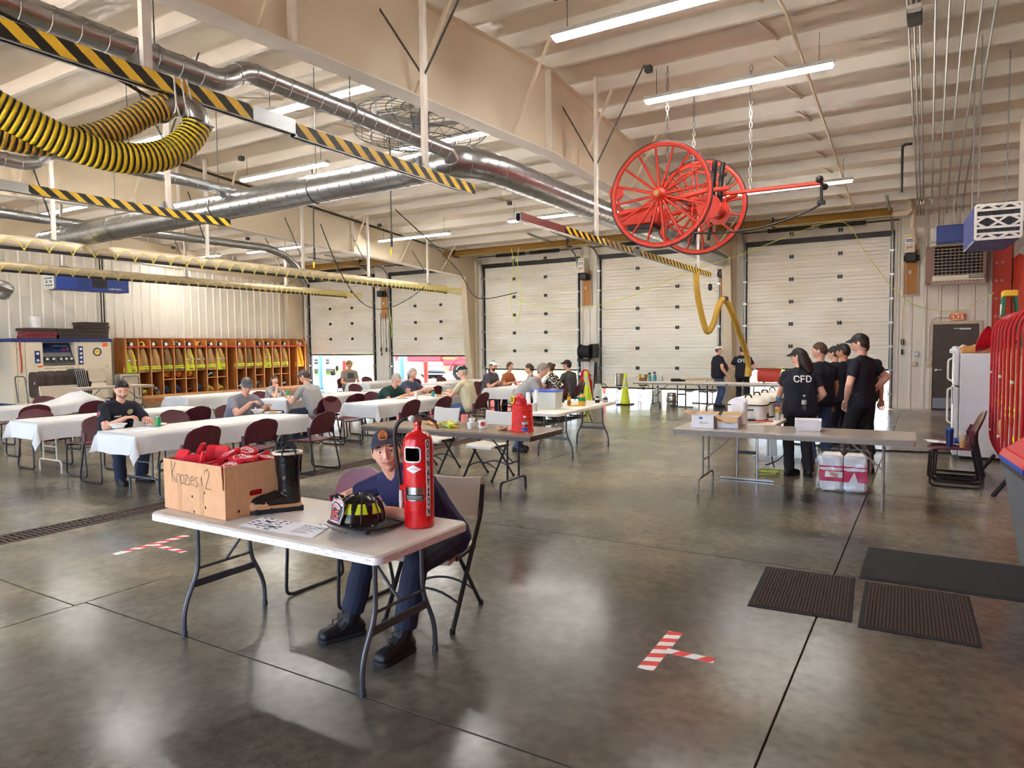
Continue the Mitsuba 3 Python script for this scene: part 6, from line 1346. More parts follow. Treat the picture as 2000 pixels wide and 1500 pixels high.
for i, P_, lab in ((0, HB, 'black fire helmet with lime trim, first on the locker shelf'), (1, HY, 'yellow fire helmet, second bay on the locker shelf'), (2, HB, 'black fire helmet, third bay on the locker shelf'), (3, HB, 'black fire helmet with a tan shield, fourth bay on the shelf'), (4, HB, 'black fire helmet, white shield, fifth bay on the shelf'), (5, HB, 'black fire helmet, sixth bay on the shelf'), (6, HY, 'small yellowish helmet, seventh bay on the shelf'),
                   (7, HB, 'black fire helmet tilted on the shelf, eighth bay'), (8, HB, 'black fire helmet above the bright hi-vis coat'), (10, HB, 'black fire helmet low on the shelf, eleventh bay'), (12, HB, 'black fire helmet above the girl'), (13, HB, 'black helmet with yellow front, fifth helmet from the right'), (14, HY, 'yellow-fronted helmet, third helmet from the right end'), (15, HB, 'small black helmet, second from the right end'), (17, HW, 'off-white helmet on the last bay of the shelf')):
    P_.put('shelf_helmet', (LX-.16, (LY[i]+LY[i+1])/2, 1.835), rng.uniform(-35, 35), lab, 'helmet')
# bundles at the bottom of the bays
def bundle(m, m2, seed):
    r = np.random.default_rng(seed); s = union([ball(r.uniform([-.08, -.1, .05], [.08, .1, .2]), float(r.uniform(.07, .11)), 10) for _ in range(6)]).trim_by_plane([0, 0, 1], .0)
    b = smooth_man(s, .04, 3); b.vertices += b.vertex_normals*((meshkit.fbm(b.vertices*14, 2, seed)-.5)*.05)[:, None]; p = Proto(); p.add('bundle', b, m, 40); p.add('strap', tube([(.1, -.12, .06), (.16, 0, .16), (.1, .12, .08)], .018, 5), m2, True); return p
BU = {'tan': bundle('turnout', 'lime', 1), 'blue': bundle('tarp_blue', 'black', 2), 'dark': bundle('black_cloth', 'red_wall', 3), 'beige': bundle('taupe_shirt', 'black', 4), 'yellow': bundle('yellow_coat', 'red', 5), 'navy': bundle('navy', 'white', 6)}
for i, z, t, lab in ((1, .22, 'tan', 'tan gear bundle at the bottom of the second locker bay'), (2, .22, 'beige', 'beige gear bag at the bottom of the third locker bay'), (3, .22, 'blue', 'dark blue gear bag at the bottom of the fourth bay'), (3, .72, 'yellow', 'yellow gear on the inner shelf of the fourth bay'), (4, .22, 'blue', 'blue gear bag, bottom of the fifth bay'), (4, .72, 'yellow', 'yellow gloves on the inner shelf of the fifth bay'), (5, .22, 'dark', 'dark bag with red trim, bottom of the sixth bay'), (5, .72, 'yellow', 'red and yellow gear on the inner shelf of the sixth bay'),
                     (6, .22, 'blue', 'big blue bag, bottom of the seventh bay'), (7, .22, 'tan', 'tan boots and trousers, bottom of the eighth bay'), (8, .22, 'tan', 'tan rolled trousers under the hi-vis coat'), (7, .72, 'navy', 'navy clothing on the inner shelf of the eighth bay'), (10, .22, 'navy', 'dark gear, bottom of the eleventh bay'), (12, .22, 'beige', 'light gear bag behind the girl'), (14, .22, 'dark', 'dark gear, third bay from the right end'), (15, .22, 'navy', 'blue and white gear, second bay from the right end')):
    BU[t].put('gear_bundle', (LX-.25, (LY[i]+LY[i+1])/2, z), rng.uniform(-20, 20), lab, 'gear bag')
# breathing-air compressor cabinet
def cabinet():
    k = thing('air_compressor_cabinet', 'big cream cabinet with dark blue top and slanted control panel, left wall', 'cabinet')
    X = -21.55; y0, y1 = 9.15, 11.85
    part(k, 'body', cat(bx(LB+.1, X, y0, y0+.78, .25, 1.96), bx(LB+.1, X, y1-1.05, y1, .25, 1.96), bx(LB+.1, X-.35, y0+.78, y1-1.05, .25, 1.96), bx(LB+.1, X, y0+.78, y1-1.05, .25, 1.28)), 'cream_cabinet'); part(k, 'base', bx(LB+.1, X-.03, y0, y1, 0, .25), 'blue_paint'); part(k, 'top', rb(LB+.05, X+.03, y0-.03, y1+.02, 1.96, 2.06, .01), 'blue_paint')
    for y in (y0+.12, y0+.33, y1-.98): part(k, 'seam', bx(X-.001, X+.003, y, y+.008, .25, 1.96), 'black')
    pa = prism_y([(X-.33, 1.93), (X-.02, 1.33), (X-.04, 1.30), (X-.36, 1.30), (X-.36, 1.93)], y0+.79, y1-1.06); part(k, 'control_panel', pa, 'galv_dull')
    n = np.array([.888, 0, .46]); u = np.array([0, 1.0, 0]); w = np.array([-.46, 0, .888]); o = np.array([X-.175, (y0+.78+y1-1.05)/2, 1.63])
    def on(m, a, b, d=0.0): m = m.copy(); v = m.vertices; m.vertices = o+u*1*(v[:, :1]+a)+w*(v[:, 1:2]+b)+n*(v[:, 2:]+.004+d); return m
    part(k, 'panel_field', on(prism(sbox(-.40, .03, .40, .31), .004), 0, 0), 'blue_paint'); part(k, 'panel_field', on(prism(sbox(-.40, -.30, .40, -.10), .004), 0, 0), 'tube_grey'); part(k, 'panel_frame', on(prism(sbox(-.42, -.32, .42, .33).difference(sbox(-.405, -.305, .405, .315)), .012), 0, 0), 'black')
    part(k, 'panel_lettering', on(centred(text('UNICHARGER', .045, .002, True)), .16, .24, .005), 'light_grey')
    for i, a in enumerate((-.36, -.27, -.18, -.09)): part(k, 'gauge', on(cyl(.034, .02, n=14), a, .20), 'chrome', 40); part(k, 'knob', on(cyl(.02, .03, n=10), a+.02, .10), 'black', 40)
    part(k, 'gauge', on(cyl(.055, .02, n=16), .06, .14), 'chrome', 40); part(k, 'red_label', on(prism(sbox(.16, .09, .28, .13), .003), 0, 0, .004), 'red'); part(k, 'switch', on(rbox(.06, .08, .03, .005), .33, .15, .01), 'red_wall')
    for a in (-.32, -.15, .05, .19, .33): part(k, 'regulator', on(rbox(.12, .14, .02, .006), a, -.2), 'black'); part(k, 'regulator_knob', on(cyl(.034, .05, n=12), a+.02, -.2), 'white', 40)
    for y, zs in ((y0+.64, (1.63, 1.44)), (y1-.99+.03, (1.75, 1.62, 1.5, 1.37))):
        part(k, 'switch_plate', bx(X, X+.006, y-.07 if y < 10 else y, y+.07 if y < 10 else y+.13, min(zs)-.08, max(zs)+.08), 'blue_paint')
        for z in zs: part(k, 'dial', cyl(.036, .02, (X+.006, y if y < 10 else y+.065, z), 12, 'x'), 'white', 40)
    part(k, 'round_decal_ring', facing(prism(Point(0, 0).buffer(.13).difference(Point(0, 0).buffer(.09)), .003), (X, y1-.42, 1.66), 'x+'), 'blue_paint'); part(k, 'round_decal', facing(prism(Point(0, 0).buffer(.09), .003), (X, y1-.42, 1.66), 'x+'), 'hazard_yellow'); part(k, 'decal_bar', facing(prism(sbox(-.07, -.012, .07, .012), .002), (X+.003, y1-.42, 1.67), 'x+'), 'light_grey'); part(k, 'decal_rim', facing(prism(Point(0, 0).buffer(.135).difference(Point(0, 0).buffer(.127)), .004), (X, y1-.42, 1.66), 'x+'), 'light_grey')
    part(k, 'orange_label', bx(X, X+.003, y1-.26, y1-.11, 1.82, 1.93), 'orange'); part(k, 'orange_label', bx(X, X+.003, y0+.64, y0+.76, 1.24, 1.29), 'orange'); part(k, 'lock', cyl(.02, .02, (X, y0+.5, 1.12), 10, 'x'), 'chrome', 40); part(k, 'door_handle', cyl(.02, .03, (X, y1-.14, 1.22), 10, 'x'), 'chrome', 40); part(k, 'drawer_line', bx(X-.0, X+.004, y0+.8, y1-1.08, 1.20, 1.21), 'black'); part(k, 'drawer_line', bx(X-.0, X+.004, y0+.8, y1-1.08, 1.12, 1.13), 'black')
    part(k, 'red_strap', tube(spline([(X+.03, y0+.20, 1.98), (X+.04, y0+.2, 1.7), (X+.03, y0+.22, 1.4), (X+.04, y0+.2, 1.1)], 20), .02, 5), 'red_wall', True)
cabinet()
def tray(m): 
    p = Proto(); W, D, H = .78, .55, .092
    b = [bx(-D/2, D/2, -W/2, W/2, 0, .012)]; b += [bx(x-.008, x+.008, -W/2, W/2, 0, H) for x in (-D/2+.008, D/2-.008)]+[bx(-D/2, D/2, y-.008, y+.008, 0, H) for y in (-W/2+.008, W/2-.008)]
    p.add('tray', cat(*b), m); p.add('rim', cat(bx(D/2-.004, D/2+.012, -W/2-.01, W/2+.01, H-.016, H), bx(D/2, D/2+.01, -W/2, W/2, .0, .012)), m)
    p.add('slot', cat([bx(D/2+.0, D/2+.002, y, y+.05, .022, .05) for y in np.arange(-W/2+.05, W/2-.06, .085)]), 'black'); return p
TR, TRR = tray('tray_brown'), tray('tray_red')
for (y, n, m, nm, z0) in ((9.93, 2, TRR, 'left stack', 2.062), (9.93, 1, TR, 'above the maroon trays', 2.262), (10.76, 3, TR, 'middle stack', 2.062), (11.44, 5, TR, 'tall right stack', 2.062)):
    for i in range(n): m.put('bread_tray', (-21.86+rng.uniform(-.02, .02), y+rng.uniform(-.02, .02), z0+i*.1), rng.uniform(-3, 3), f'{"maroon" if m is TRR else "dark brown"} plastic bread tray on the cream cabinet, {nm}, '+('bottom', 'second', 'third', 'fourth', 'top')[i]+' one', 'tray')
solo('bucket', lathe([(0, 0), (.12, 0), (.14, .3), (.146, .3), (.146, .33), (.135, .33), (.13, .02), (0, .02)], 20), 'white', 'white plastic bucket standing on the bread trays on top of the cream cabinet', 'bucket', None, 40); scene['bucket']['to_world'] = T().translate([-21.9, 9.93, 2.356])
k = thing('electrical_box', 'grey electrical box with conduits on the left wall at the edge of the photo', 'box'); part(k, 'case', rb(-22.5, -22.2, 8.6, 9.02, 1.38, 1.98, .01), 'dark_grey'); part(k, 'latch', bx(-22.2, -22.19, 8.9, 8.94, 1.66, 1.70), 'black'); part(k, 'meter_box', rb(-22.5, -22.25, 8.55, 8.98, 1.08, 1.34, .01), 'dark_grey')
for y in (8.66, 8.75, 8.92): part(k, 'conduit', tube([(-22.42, y, 1.98), (-22.42, y, 5.4)], .025, 6), 'galv')
part(k, 'conduit', tube([(-22.42, 8.92, 1.38), (-22.42, 8.92, .9)], .02, 6), 'dark_grey')
for y, m in ((9.05, 'tube_dark'), (12.1, 'black'), (12.18, 'black')): solo('wall_cable', tube([(-22.46, y, 5.2), (-22.46, y, .3)], .02, 6), m, {9.05: 'dark pipe down the left wall behind the cabinet end', 12.1: 'thin black cable down the wall left of the coat lockers', 12.18: 'second thin black cable down the wall left of the coat lockers'}[y], 'cable')
# stored things in front of the cabinet
k = thing('storage_cart', 'low cart loaded with folded tables and chairs in front of the cream cabinet', 'cart'); part(k, 'deck', rb(-20.4, -19.6, 8.7, 10.7, .30, .36, .01), 'tan_seat'); 
for y in (8.9, 10.5): part(k, 'crossbar', tube([(-20.3, y, .28), (-19.7, y, .28)], .02, 6), 'tube_dark')
for x in (-20.3, -19.7):
    for y in (8.9, 10.5): part(k, 'caster', cyl(.06, .04, (x-.02, y, .06), 12, 'x'), 'rubber', 40); part(k, 'caster_post', tube([(x, y, .08), (x, y, .3)], .015, 6), 'tube_dark')
part(k, 'push_handle', tube(bent([(-20.3, 8.72, .3), (-20.3, 8.66, 1.05), (-19.75, 8.66, 1.05), (-19.75, 8.72, .3)], .1), .016, 6), 'tube_grey', 40)
k = thing('folded_table', 'pale grey folded table standing on edge on the storage cart', 'table'); part(k, 'tabletop', mv(rbox(.05, .98, .42, .02), (-19.76, 9.47, .58), ry=-12), 'tan_seat'); part(k, 'folded_leg', tube(bent([(-19.84, 9.0, .38), (-19.9, 9.0, .8), (-19.9, 9.9, .8), (-19.84, 9.9, .38)], .1), .014, 6), 'tube_grey', 40)
def trunk():
    k = thing('trunk', 'brown ribbed trunk lying behind the folded table, round end to the left', 'trunk'); M = T().translate([-20.12, 9.0, .36]).rotate([0, 0, 1], -2)
    def put(n, m, mt, sm=40): kk = part(k, n, m, mt, sm); scene[kk]['to_world'] = M
    pr = rrect(.5, .68, .14); put('shell', prism_y(affinity.translate(pr, 0, .45), 0, 1.35), 'suitcase')
    for y in (.2, .42, .64, .86, 1.08): put('rib', prism_y(affinity.translate(pr.buffer(.018).difference(pr.buffer(-.01)), 0, .45), y, y+.03), 'tray_brown')
    put('clasp', rbox(.05, .02, .06, .005, (.12, -.01, .5)), 'chrome')
trunk()
for i in range(6):
    k = thing('folded_chair', f'grey folded chair in the leaning stack on the storage cart, {["first", "second", "third", "fourth", "fifth", "sixth"][i]} from the left', 'chair'); y = 9.98+.05*i; M = T().translate([-19.9, y, .36]).rotate([1, 0, 0], 9)
    for n, m, mt in (('frame', tube(bent([(-.2, 0, 0), (-.2, 0, .85), (.2, 0, .85), (.2, 0, 0)], .06), .013, 6), 'steel'), ('seat', rbox(.38, .025, .38, .01, (0, .02, .3)), 'dark_grey'), ('backrest', rbox(.38, .025, .22, .01, (0, .0, .72)), 'dark_grey')): kk = part(k, n, m, mt, 40); scene[kk]['to_world'] = M
k = thing('folded_chair', 'cream plastic folded chair leaning at the right end of the storage cart', 'chair'); M = T().translate([-19.62, 10.45, .36]).rotate([0, 0, 1], 90).rotate([1, 0, 0], -14)
for n, m, mt in (('backrest', rbox(.44, .03, .36, .03, (0, 0, .68)), 'tan_seat'), ('seat', cat(rbox(.40, .03, .42, .02, (0, -.03, .24)), rbox(.3, .01, .05, .004, (0, -.05, .36)), rbox(.3, .01, .05, .004, (0, -.05, .24)), rbox(.3, .01, .05, .004, (0, -.05, .12))), 'cream_cabinet'), ('frame', cat(tube([(-.22, .03, 0), (-.22, .03, .8)], .013, 6), tube([(.22, .03, 0), (.22, .03, .8)], .013, 6)), 'tube_dark')): kk = part(k, n, m, mt, 40); scene[kk]['to_world'] = M
k = thing('folded_table', 'two grey folded tables leaning against the lockers left of the coats', 'table')
for i in range(2): part(k, 'tabletop', mv(rbox(.04, .62, .95, .03), (-21.2+.09*i, 12.05+.12*i, .5), ry=-8), ('grey', 'tan_seat')[i], 40)
part(k, 'leg', tube(bent([(-21.05, 11.9, .1), (-21.08, 11.9, .9), (-21.08, 12.4, .9), (-21.05, 12.4, .1)], .08), .014, 6), 'tube_grey', 40)
ufoot_table(1.9, .7, 'tan_seat', 'tan_seat', 'tube_dark').put('folding_table', (-18.9, 10.4, 0), 88, 'bare tan folding table between the storage cart and the covered tables', 'table')
# door pier between third and fourth doors
k = thing('hose_reel', 'black hose reel on the pier between the third and fourth truck doors', 'hose reel'); part(k, 'drum', cat(cyl(.24, .04, (-9.46, 19.85, 1.5), 20, 'x'), cyl(.24, .04, (-9.12, 19.85, 1.5), 20, 'x')), 'black', 40); part(k, 'hose', cyl(.2, .32, (-9.44, 19.85, 1.5), 20, 'x'), 'rubber', 40); part(k, 'bracket', rb(-9.0, -8.96, 19.75, 20.2, 1.3, 1.75, .01), 'black'); part(k, 'guide', rbox(.42, .1, .1, .02, (-9.3, 19.75, 1.24)), 'black')
for i, x in enumerate((-9.47, -9.2)):
    k = thing('gas_cylinder', ('slim grey gas cylinder under the hose reel', 'red gas cylinder under the hose reel')[i], 'cylinder'); part(k, 'tank', lathe([(0, 0), (.085, 0), (.09, .02), (.09, .55), (.05, .66), (.03, .68), (0, .68)], 16).apply_translation([x, 19.95, 0]), ('rust', 'red')[i], 40); part(k, 'valve', cat(cyl(.03, .12, (x, 19.95, .68), 10), cyl(.05, .03, (x, 19.85, .8), 12, 'y'), cyl(.045, .03, (x+.08, 19.85, .76), 12, 'y')), 'chrome', 40)
k = thing('cylinder_cart', 'black two-wheel cylinder dolly with red hose coil leaning on the pier', 'dolly'); part(k, 'frame', tube(bent([(-9.05, 19.98, .1), (-9.02, 20.0, 1.15), (-8.98, 20.0, 1.15), (-8.95, 19.98, .1)], .05), .03, 6), 'black', 40); part(k, 'hose_coil', cat([tube([(-9.3+.12*math.cos(t)+.02*j, 19.8, .72+.22*math.sin(t)) for t in np.linspace(0, 2*math.pi, 17)[:-1]], .014, 5, closed=True) for j in range(4)]), 'red', True)
for i, lab in enumerate(('left pull cable between the two leftmost truck doors', 'right pull cable between the two leftmost truck doors')): k = thing('pendant_switch', lab, 'switch'); x = (-17.98, -17.72)[i]; part(k, 'cable', tube([(x, 20.1, 3.0), (x, 20.1, 1.7)], .01, 5), 'black'); part(k, 'switch_box', rbox(.05, .05, .16, .008, (x, 20.1, 1.62)), 'black')
# ---------------------------------------------------------------- right side
k = thing('fridge', 'white fridge whose side faces the camera, standing by the exit door with bread on top', 'fridge')
part(k, 'body', rb(.38, 1.06, 11.85, 12.6, .04, 1.53, .012), 'fridge'); part(k, 'freezer_door', rb(.30, .372, 11.85, 12.6, 1.06, 1.53, .015), 'fridge'); part(k, 'fridge_door', rb(.30, .372, 11.85, 12.6, .05, 1.045, .015), 'fridge'); part(k, 'hinge', rbox(.06, .04, .012, .003, (.35, 11.88, 1.052)), 'black'); part(k, 'foot', bx(.4, .46, 11.9, 11.96, 0, .04), 'black'); part(k, 'foot', bx(.95, 1.0, 11.9, 11.96, 0, .04), 'black'); part(k, 'foot', bx(.4, .46, 12.48, 12.54, 0, .04), 'black'); part(k, 'foot', bx(.95, 1.0, 12.48, 12.54, 0, .04), 'black')
for z0, z1 in ((1.1, 1.45), (.45, 1.0)): part(k, 'door_handle', tube(bent([(.3, 12.5, z0), (.245, 12.5, z0+.03), (.245, 12.5, z1-.03), (.3, 12.5, z1)], .03), .014, 6), 'offwhite', 40)
solo('notice_board', rb(.285, .299, 11.86, 12.2, .80, 1.04, .003), 'light_grey', 'small grey panel stuck on the fridge door edge', 'panel')
bm = smooth_man(union([hull((V3(-.14, 0, .06), .055), (V3(.14, .0, .06), .055)), ball((.0, .01, .075), .065)]).trim_by_plane([0, 0, 1], .008), .025, 3)
k = thing('bread_bag', 'plastic bag of bread rolls lying on top of the fridge', 'bread'); part(k, 'loaf', mv(bm, (.56, 12.0, 1.522), 8), 'food', 40); part(k, 'bag_tail', mv(smooth_man(hull((V3(0, 0, .03), .02), (V3(-.12, .02, .06), .05), (V3(-.1, -.05, .03), .03)), .02, 3), (.44, 12.0, 1.53), 5), 'bag_film', 40)
pb = smooth_man(union([ball((0, 0, .06), .07), ball((-.09, .03, .05), .055), ball((-.03, -.05, .04), .05), ball((-.13, -.02, .03), .04)]).trim_by_plane([0, 0, 1], .012), .025, 2); pb.vertices += pb.vertex_normals*((meshkit.fbm(pb.vertices*30, 2, 3)-.5)*.04)[:, None]
solo('plastic_bag', mv(pb, (.42, 12.25, 1.522)), 'bag_film', 'crumpled clear plastic bag on the front edge of the fridge top', 'bag', None, 40)
k = thing('food_can', 'small white and green can on the fridge top', 'can'); part(k, 'can', cyl(.04, .13, (.72, 12.15, 1.53), 14), 'offwhite', 40); part(k, 'lid', cyl(.041, .02, (.72, 12.15, 1.66), 14), 'green_ladder', 40)
# rack of red tubes with turnout coats behind
k = thing('gear_rack', 'red steel gear rack of upright tubes along the right edge, turnout coats behind it', 'rack')
for i, y in enumerate(np.arange(5.5, 11.0, .45)):
    part(k, 'upright_tube', tube(bent([(1.42, y, 2.02), (.78, y, 2.02), (.69, y, 1.86), (.69, y, .42), (.82, y, .18), (1.42, y, .18)], .14, 5), .0145, 8), 'red_rack', 40)
    if i % 3 == 0: part(k, 'fitting', cat([rbox(.03, .035, .035, .006, (.685, y, z)) for z in (.55+.07*(i % 2), 1.30)]), 'offwhite')
for z, x in ((2.03, 1.0), (1.1, 1.38), (.19, 1.0)): part(k, 'rail', tube([(x, 5.5, z), (x, 11.15, z)], .022, 6), 'red_rack')
for y in (5.7, 9.2, 11.05): part(k, 'leg', tube([(.76, y, .2), (.62, y-.06, .0)], .024, 7), 'black'); part(k, 'leg', tube([(1.38, y, .2), (1.38, y, .0)], .024, 7), 'black')
for y, z, lab, sc in ((10.15, 1.66, 'tan turnout coat poking out through the red rack, farthest of three', 1.0), (9.35, 1.62, 'tan turnout coat sleeve behind the red tubes, middle of three, glove at its cuff', 1.05), (8.0, 1.5, 'tan turnout coat with a lime cuff band, nearest of three in the red rack', 1.15)):
    C_TAN.put('turnout_coat', (.88, y, z), 188, lab, 'coat', None, scale=sc)
solo('glove', smooth_man(hull((V3(.70, 9.30, .80), .04), (V3(.71, 9.27, .70), .045), (V3(.72, 9.26, .62), .025)), .02, 3), 'turnout', 'work glove hanging at the cuff of the middle coat in the red rack', 'glove', None, 40)
k = thing('dish', 'red round dish hooked on the far end of the red rack above the fridge', 'dish'); part(k, 'bowl', mv(lathe([(0, 0), (.06, .01), (.13, .05), (.18, .12), (.19, .125), (.19, .135), (.17, .13), (.12, .065), (0, .02)], 24), (.73, 11.25, 1.68), ry=-70, rz=-20), 'red_plastic', 40)
k = thing('step_ladder', 'green fibreglass step ladder with a yellow top behind the red rack', 'ladder'); part(k, 'top_cap', rb(1.0, 1.2, 13.7, 14.15, 2.42, 2.52, .01), 'hazard_yellow')
for y in (13.75, 14.1): part(k, 'rail', tube([(1.02, y, 2.42), (.86, y, 0)], .03, 4), 'green_ladder'); part(k, 'rear_rail', tube([(1.17, y, 2.42), (1.45, y, 0)], .022, 4), 'green_ladder')
for z in np.arange(.3, 2.3, .3): part(k, 'step', rb(.88+.14*z/2.4-.03, .88+.14*z/2.4+.06, 13.76, 14.09, z, z+.03, .004), 'galv_dull')
part(k, 'label', bx(.985, .99, 13.8, 14.05, 2.1, 2.3), 'white'); part(k, 'label', bx(.968, .975, 13.8, 14.05, 1.9, 2.05), 'hazard_yellow')
part(k, 'side_panel', rb(1.0, 1.03, 13.74, 14.11, 1.95, 2.42, .005), 'green_ladder')
# mezzanine soffit and red end post
k = thing('overhead_duct', 'brown boxed-in duct under a beige bulkhead along the top of the red wall', 'duct'); part(k, 'soffit', prism_y([(1.10, 3.05), (1.60, 2.68), (1.60, 3.2), (1.10, 3.4)], -1.0, 13.0), 'soffit'); part(k, 'bulkhead', bx(1.10, 1.60, -1.0, 13.0, 3.4, 4.95), 'beige_wall')
k = thing('corner_post', 'red steel corner post full of bolt holes beside the exit door', 'post'); part(k, 'web', bx(1.24, 1.60, 19.9, 19.93, 0, 4.2), 'red_wall'); part(k, 'lip', bx(1.24, 1.26, 19.88, 20.0, 0, 4.2), 'red_wall')
for z in np.arange(.6, 4.0, .42):
    for x in (1.31, 1.42): part(k, 'bolt_ring', facing(prism(Point(0, 0).buffer(.03, 6).difference(Point(0, 0).buffer(.017, 6)), .004), (x, 19.9, z), 'y-'), 'light_grey')
# bin
k = thing('trash_bin', 'grey trash bin with a red domed lid at the right edge', 'bin'); bc = (.86, 6.35)
def frus(w0, d0, z0, w1, d1, z1): return trimesh.convex.convex_hull(np.array([(s*w0/2, t*d0/2, z0) for s in (-1, 1) for t in (-1, 1)]+[(s*w1/2, t*d1/2, z1) for s in (-1, 1) for t in (-1, 1)]))
P_ = lambda m: mv(m, (bc[0], bc[1], 0), 6)
part(k, 'tub', P_(frus(.42, .50, .0, .62, .74, .74)), 'bin_grey'); part(k, 'rim', P_(frus(.64, .76, .72, .66, .78, .80)), 'bin_dark'); part(k, 'lid_skirt', P_(frus(.66, .78, .80, .62, .72, .86)), 'red_plastic'); part(k, 'lid_dome', P_(frus(.60, .70, .85, .34, .40, 1.0)), 'red_plastic'); part(k, 'rib', P_(cat([frus(.02, .04, .02, .03, .05, .70).apply_translation([x, -.30, 0]) for x in (-.18, 0, .18)])), 'bin_dark'); part(k, 'liner', P_(frus(.66, .76, .765, .665, .785, .80)), 'blue_lid', False, 'edge of blue bin liner')
# mats and tape marks
def matt(label, c, w, d, m, rz=0, rib=True, edge='mat_black'):
    k = thing('floor_mat', label, 'mat'); M = T().translate([c[0], c[1], 0]).rotate([0, 0, 1], rz)
    def put(n, ms, mt): kk = part(k, n, ms, mt); scene[kk]['to_world'] = M; return kk
    put('backing', rb(-w/2, w/2, -d/2, d/2, 0.0005, .006, .003), edge)
    if rib:
        kk = put('pile', cat([bx(x, x+.012, -d/2+.025, d/2-.025, .006, .010) for x in np.arange(-w/2+.03, w/2-.03, .02)]), m); labels[kk] = {'kind': 'stuff'}
    else: put('pile', bx(-w/2+.03, w/2-.03, -d/2+.03, d/2-.03, .006, .009), m)
matt('brown ribbed floor mat, leftmost of the three mats', (-.705, 5.01), .61, .88, 'mat_brown', 3.5); matt('brown ribbed floor mat nearest the trash bin', (-.04, 4.985), .62, .90, 'mat_brown', 1.5); matt('black floor mat, farthest and widest of the three mats', (.12, 5.93), 1.05, .88, 'mat_black', 0, False)
def tape_T(label, c, L, l, w, rz, flip=1):
    k = thing('floor_tape', label, 'tape'); M = T().translate([c[0], c[1], 0]).rotate([0, 0, 1], rz)
    def strip(poly, z, along):
        for i in range(-12, 13):
            d = Polygon([(-2, i*.11), (2, i*.11+2.2*flip), (2, i*.11+2.2*flip+.055), (-2, i*.11+.055)]) if along == 'y' else Polygon([(i*.14, -2), (i*.14+2.4, 2), (i*.14+2.4+.07, 2), (i*.14+.07, -2)])
            q = poly.intersection(d)
            if q.area > 1e-5: kk = part(k, 'red_stripe', prism(q, .0006, z+.0008), 'tape_red'); scene[kk]['to_world'] = M
        kk = part(k, 'white_strip', prism(poly, .0008, z), 'white'); scene[kk]['to_world'] = M
    strip(sbox(-w/2, -L/2, w/2, L/2), .0005, 'y'); strip(sbox(w/2*.6, -w/2*.75, w/2+l, w/2*.75), .0012, 'x')
tape_T('red and white striped tape T on the floor, in the front middle', (-1.25, 3.65), .54, .25, .085, 1, .7)
tape_T('red and white striped tape T on the floor, left of the nearest table', (-5.79, 3.47), .66, .42, .08, 0, 1)
# signs and small wall things
k = thing('exit_sign', 'EXIT sign in red letters above the brown door', 'sign'); part(k, 'case', rb(.42, .72, 20.1, 20.2, 2.22, 2.41, .015), 'exit_sign'); part(k, 'lettering', facing(centred(text('EXIT', .11, .004, True)), (.57, 20.098, 2.255+.055), 'y-'), 'red')
for i, (x, z, w, h, m, lab) in enumerate(((-.60, 1.70, .07, .14, 'dark_grey', 'small dark switch on the wall right of the last truck door'), (-.28, 1.40, .09, .10, 'galv', 'round bell on the wall left of the exit door'), (-.33, 1.15, .11, .12, 'cream_steel', 'beige outlet box low left of the exit door'), (-.02, 1.15, .11, .12, 'cream_steel', 'beige outlet box right beside the exit door frame'), (.0, 1.42, .07, .12, 'beige_wall', 'light switch box beside the exit door frame'))): solo('wall_box', rbox(w, .06, h, .01, (x, 20.19, z)), m, lab, 'switch')
for pts, lab in (([(-.10, 20.19, 5.0), (-.10, 20.19, 1.2)], 'straight conduit down the wall left of the exit door'), ([(-.02, 20.19, 1.2), (-.02, 20.19, 2.05), (.05, 20.19, 2.3), (.42, 20.17, 2.3)], 'bent conduit from the wall switch to the EXIT sign')): solo('wall_conduit', tube(bent(pts, .1), .014, 6), 'beige_wall', lab, 'pipe', None, 40)
# ---------------------------------------------------------------- things on the other tables and on the floor
def bowl_food(at, m='salad', lab=''):
    k = thing('food_bowl', lab, 'bowl'); part(k, 'bowl', mv(lathe([(0, 0), (.06, 0), (.075, .03), (.10, .05), (.102, .054), (.07, .034), (0, .012)], 18), at), 'foam', 40)
    r = np.random.default_rng(int(at[1]*100)); part(k, 'food', mv(smooth_man(union([ball(np.r_[r.uniform(-.045, .045, 2), .03], float(r.uniform(.018, .03)), 8) for _ in range(7)]), .02, 1), at), m, 40)
def plate(at, lab, m='food'):
    k = thing('food_plate', lab, 'plate'); part(k, 'plate', mv(lathe([(0, 0), (.08, 0), (.125, .016), (.127, .02), (.08, .006), (0, .006)], 22), at), 'foam', 40); part(k, 'food', mv(smooth_man(hull((V3(-.05, -.02, .02), .018), (V3(.05, .0, .02), .018), (V3(0, .05, .02), .016)), .02, 2), at), m, 40)
def can(at, lab, m='green_can'):
    k = thing('drink_can', lab, 'can'); part(k, 'can', mv(lathe([(0, 0), (.026, 0), (.033, .008), (.033, .105), (.027, .118), (0, .118)], 18), at), m, 40); part(k, 'lid', mv(cyl(.026, .004, n=16), (at[0], at[1], at[2]+.118)), 'chrome', 40)
def cup(at, lab, m='foam', r=.04, h=.12):
    solo('drink_cup', mv(lathe([(0, 0), (r*.72, 0), (r, h), (r+.003, h), (r+.003, h+.004), (r-.004, h), (r*.68, .008), (0, .008)], 18), at), m, lab, 'cup', None, 40)
Z = .748
bowl_food((-8.50, 4.72, Z), 'salad', 'white bowl of salad in front of the police officer'); plate((-8.36, 5.12, Z), 'white plate with pizza right of the police officer\'s bowl'); can((-8.22, 5.06, Z), 'green soda can on the police officer\'s table')
bowl_food((-8.52, 6.80, Z), 'food', 'white bowl in front of the man in the grey cap'); plate((-8.28, 7.0-.12, Z), 'white plate piled with food near the grey-capped man\'s elbow')
can((-10.9, 9.42, Z), 'green soda can in front of the girl'); cup((-10.95, 9.25, Z), 'small blue and white cup in front of the girl', 'light_grey', .04, .08)
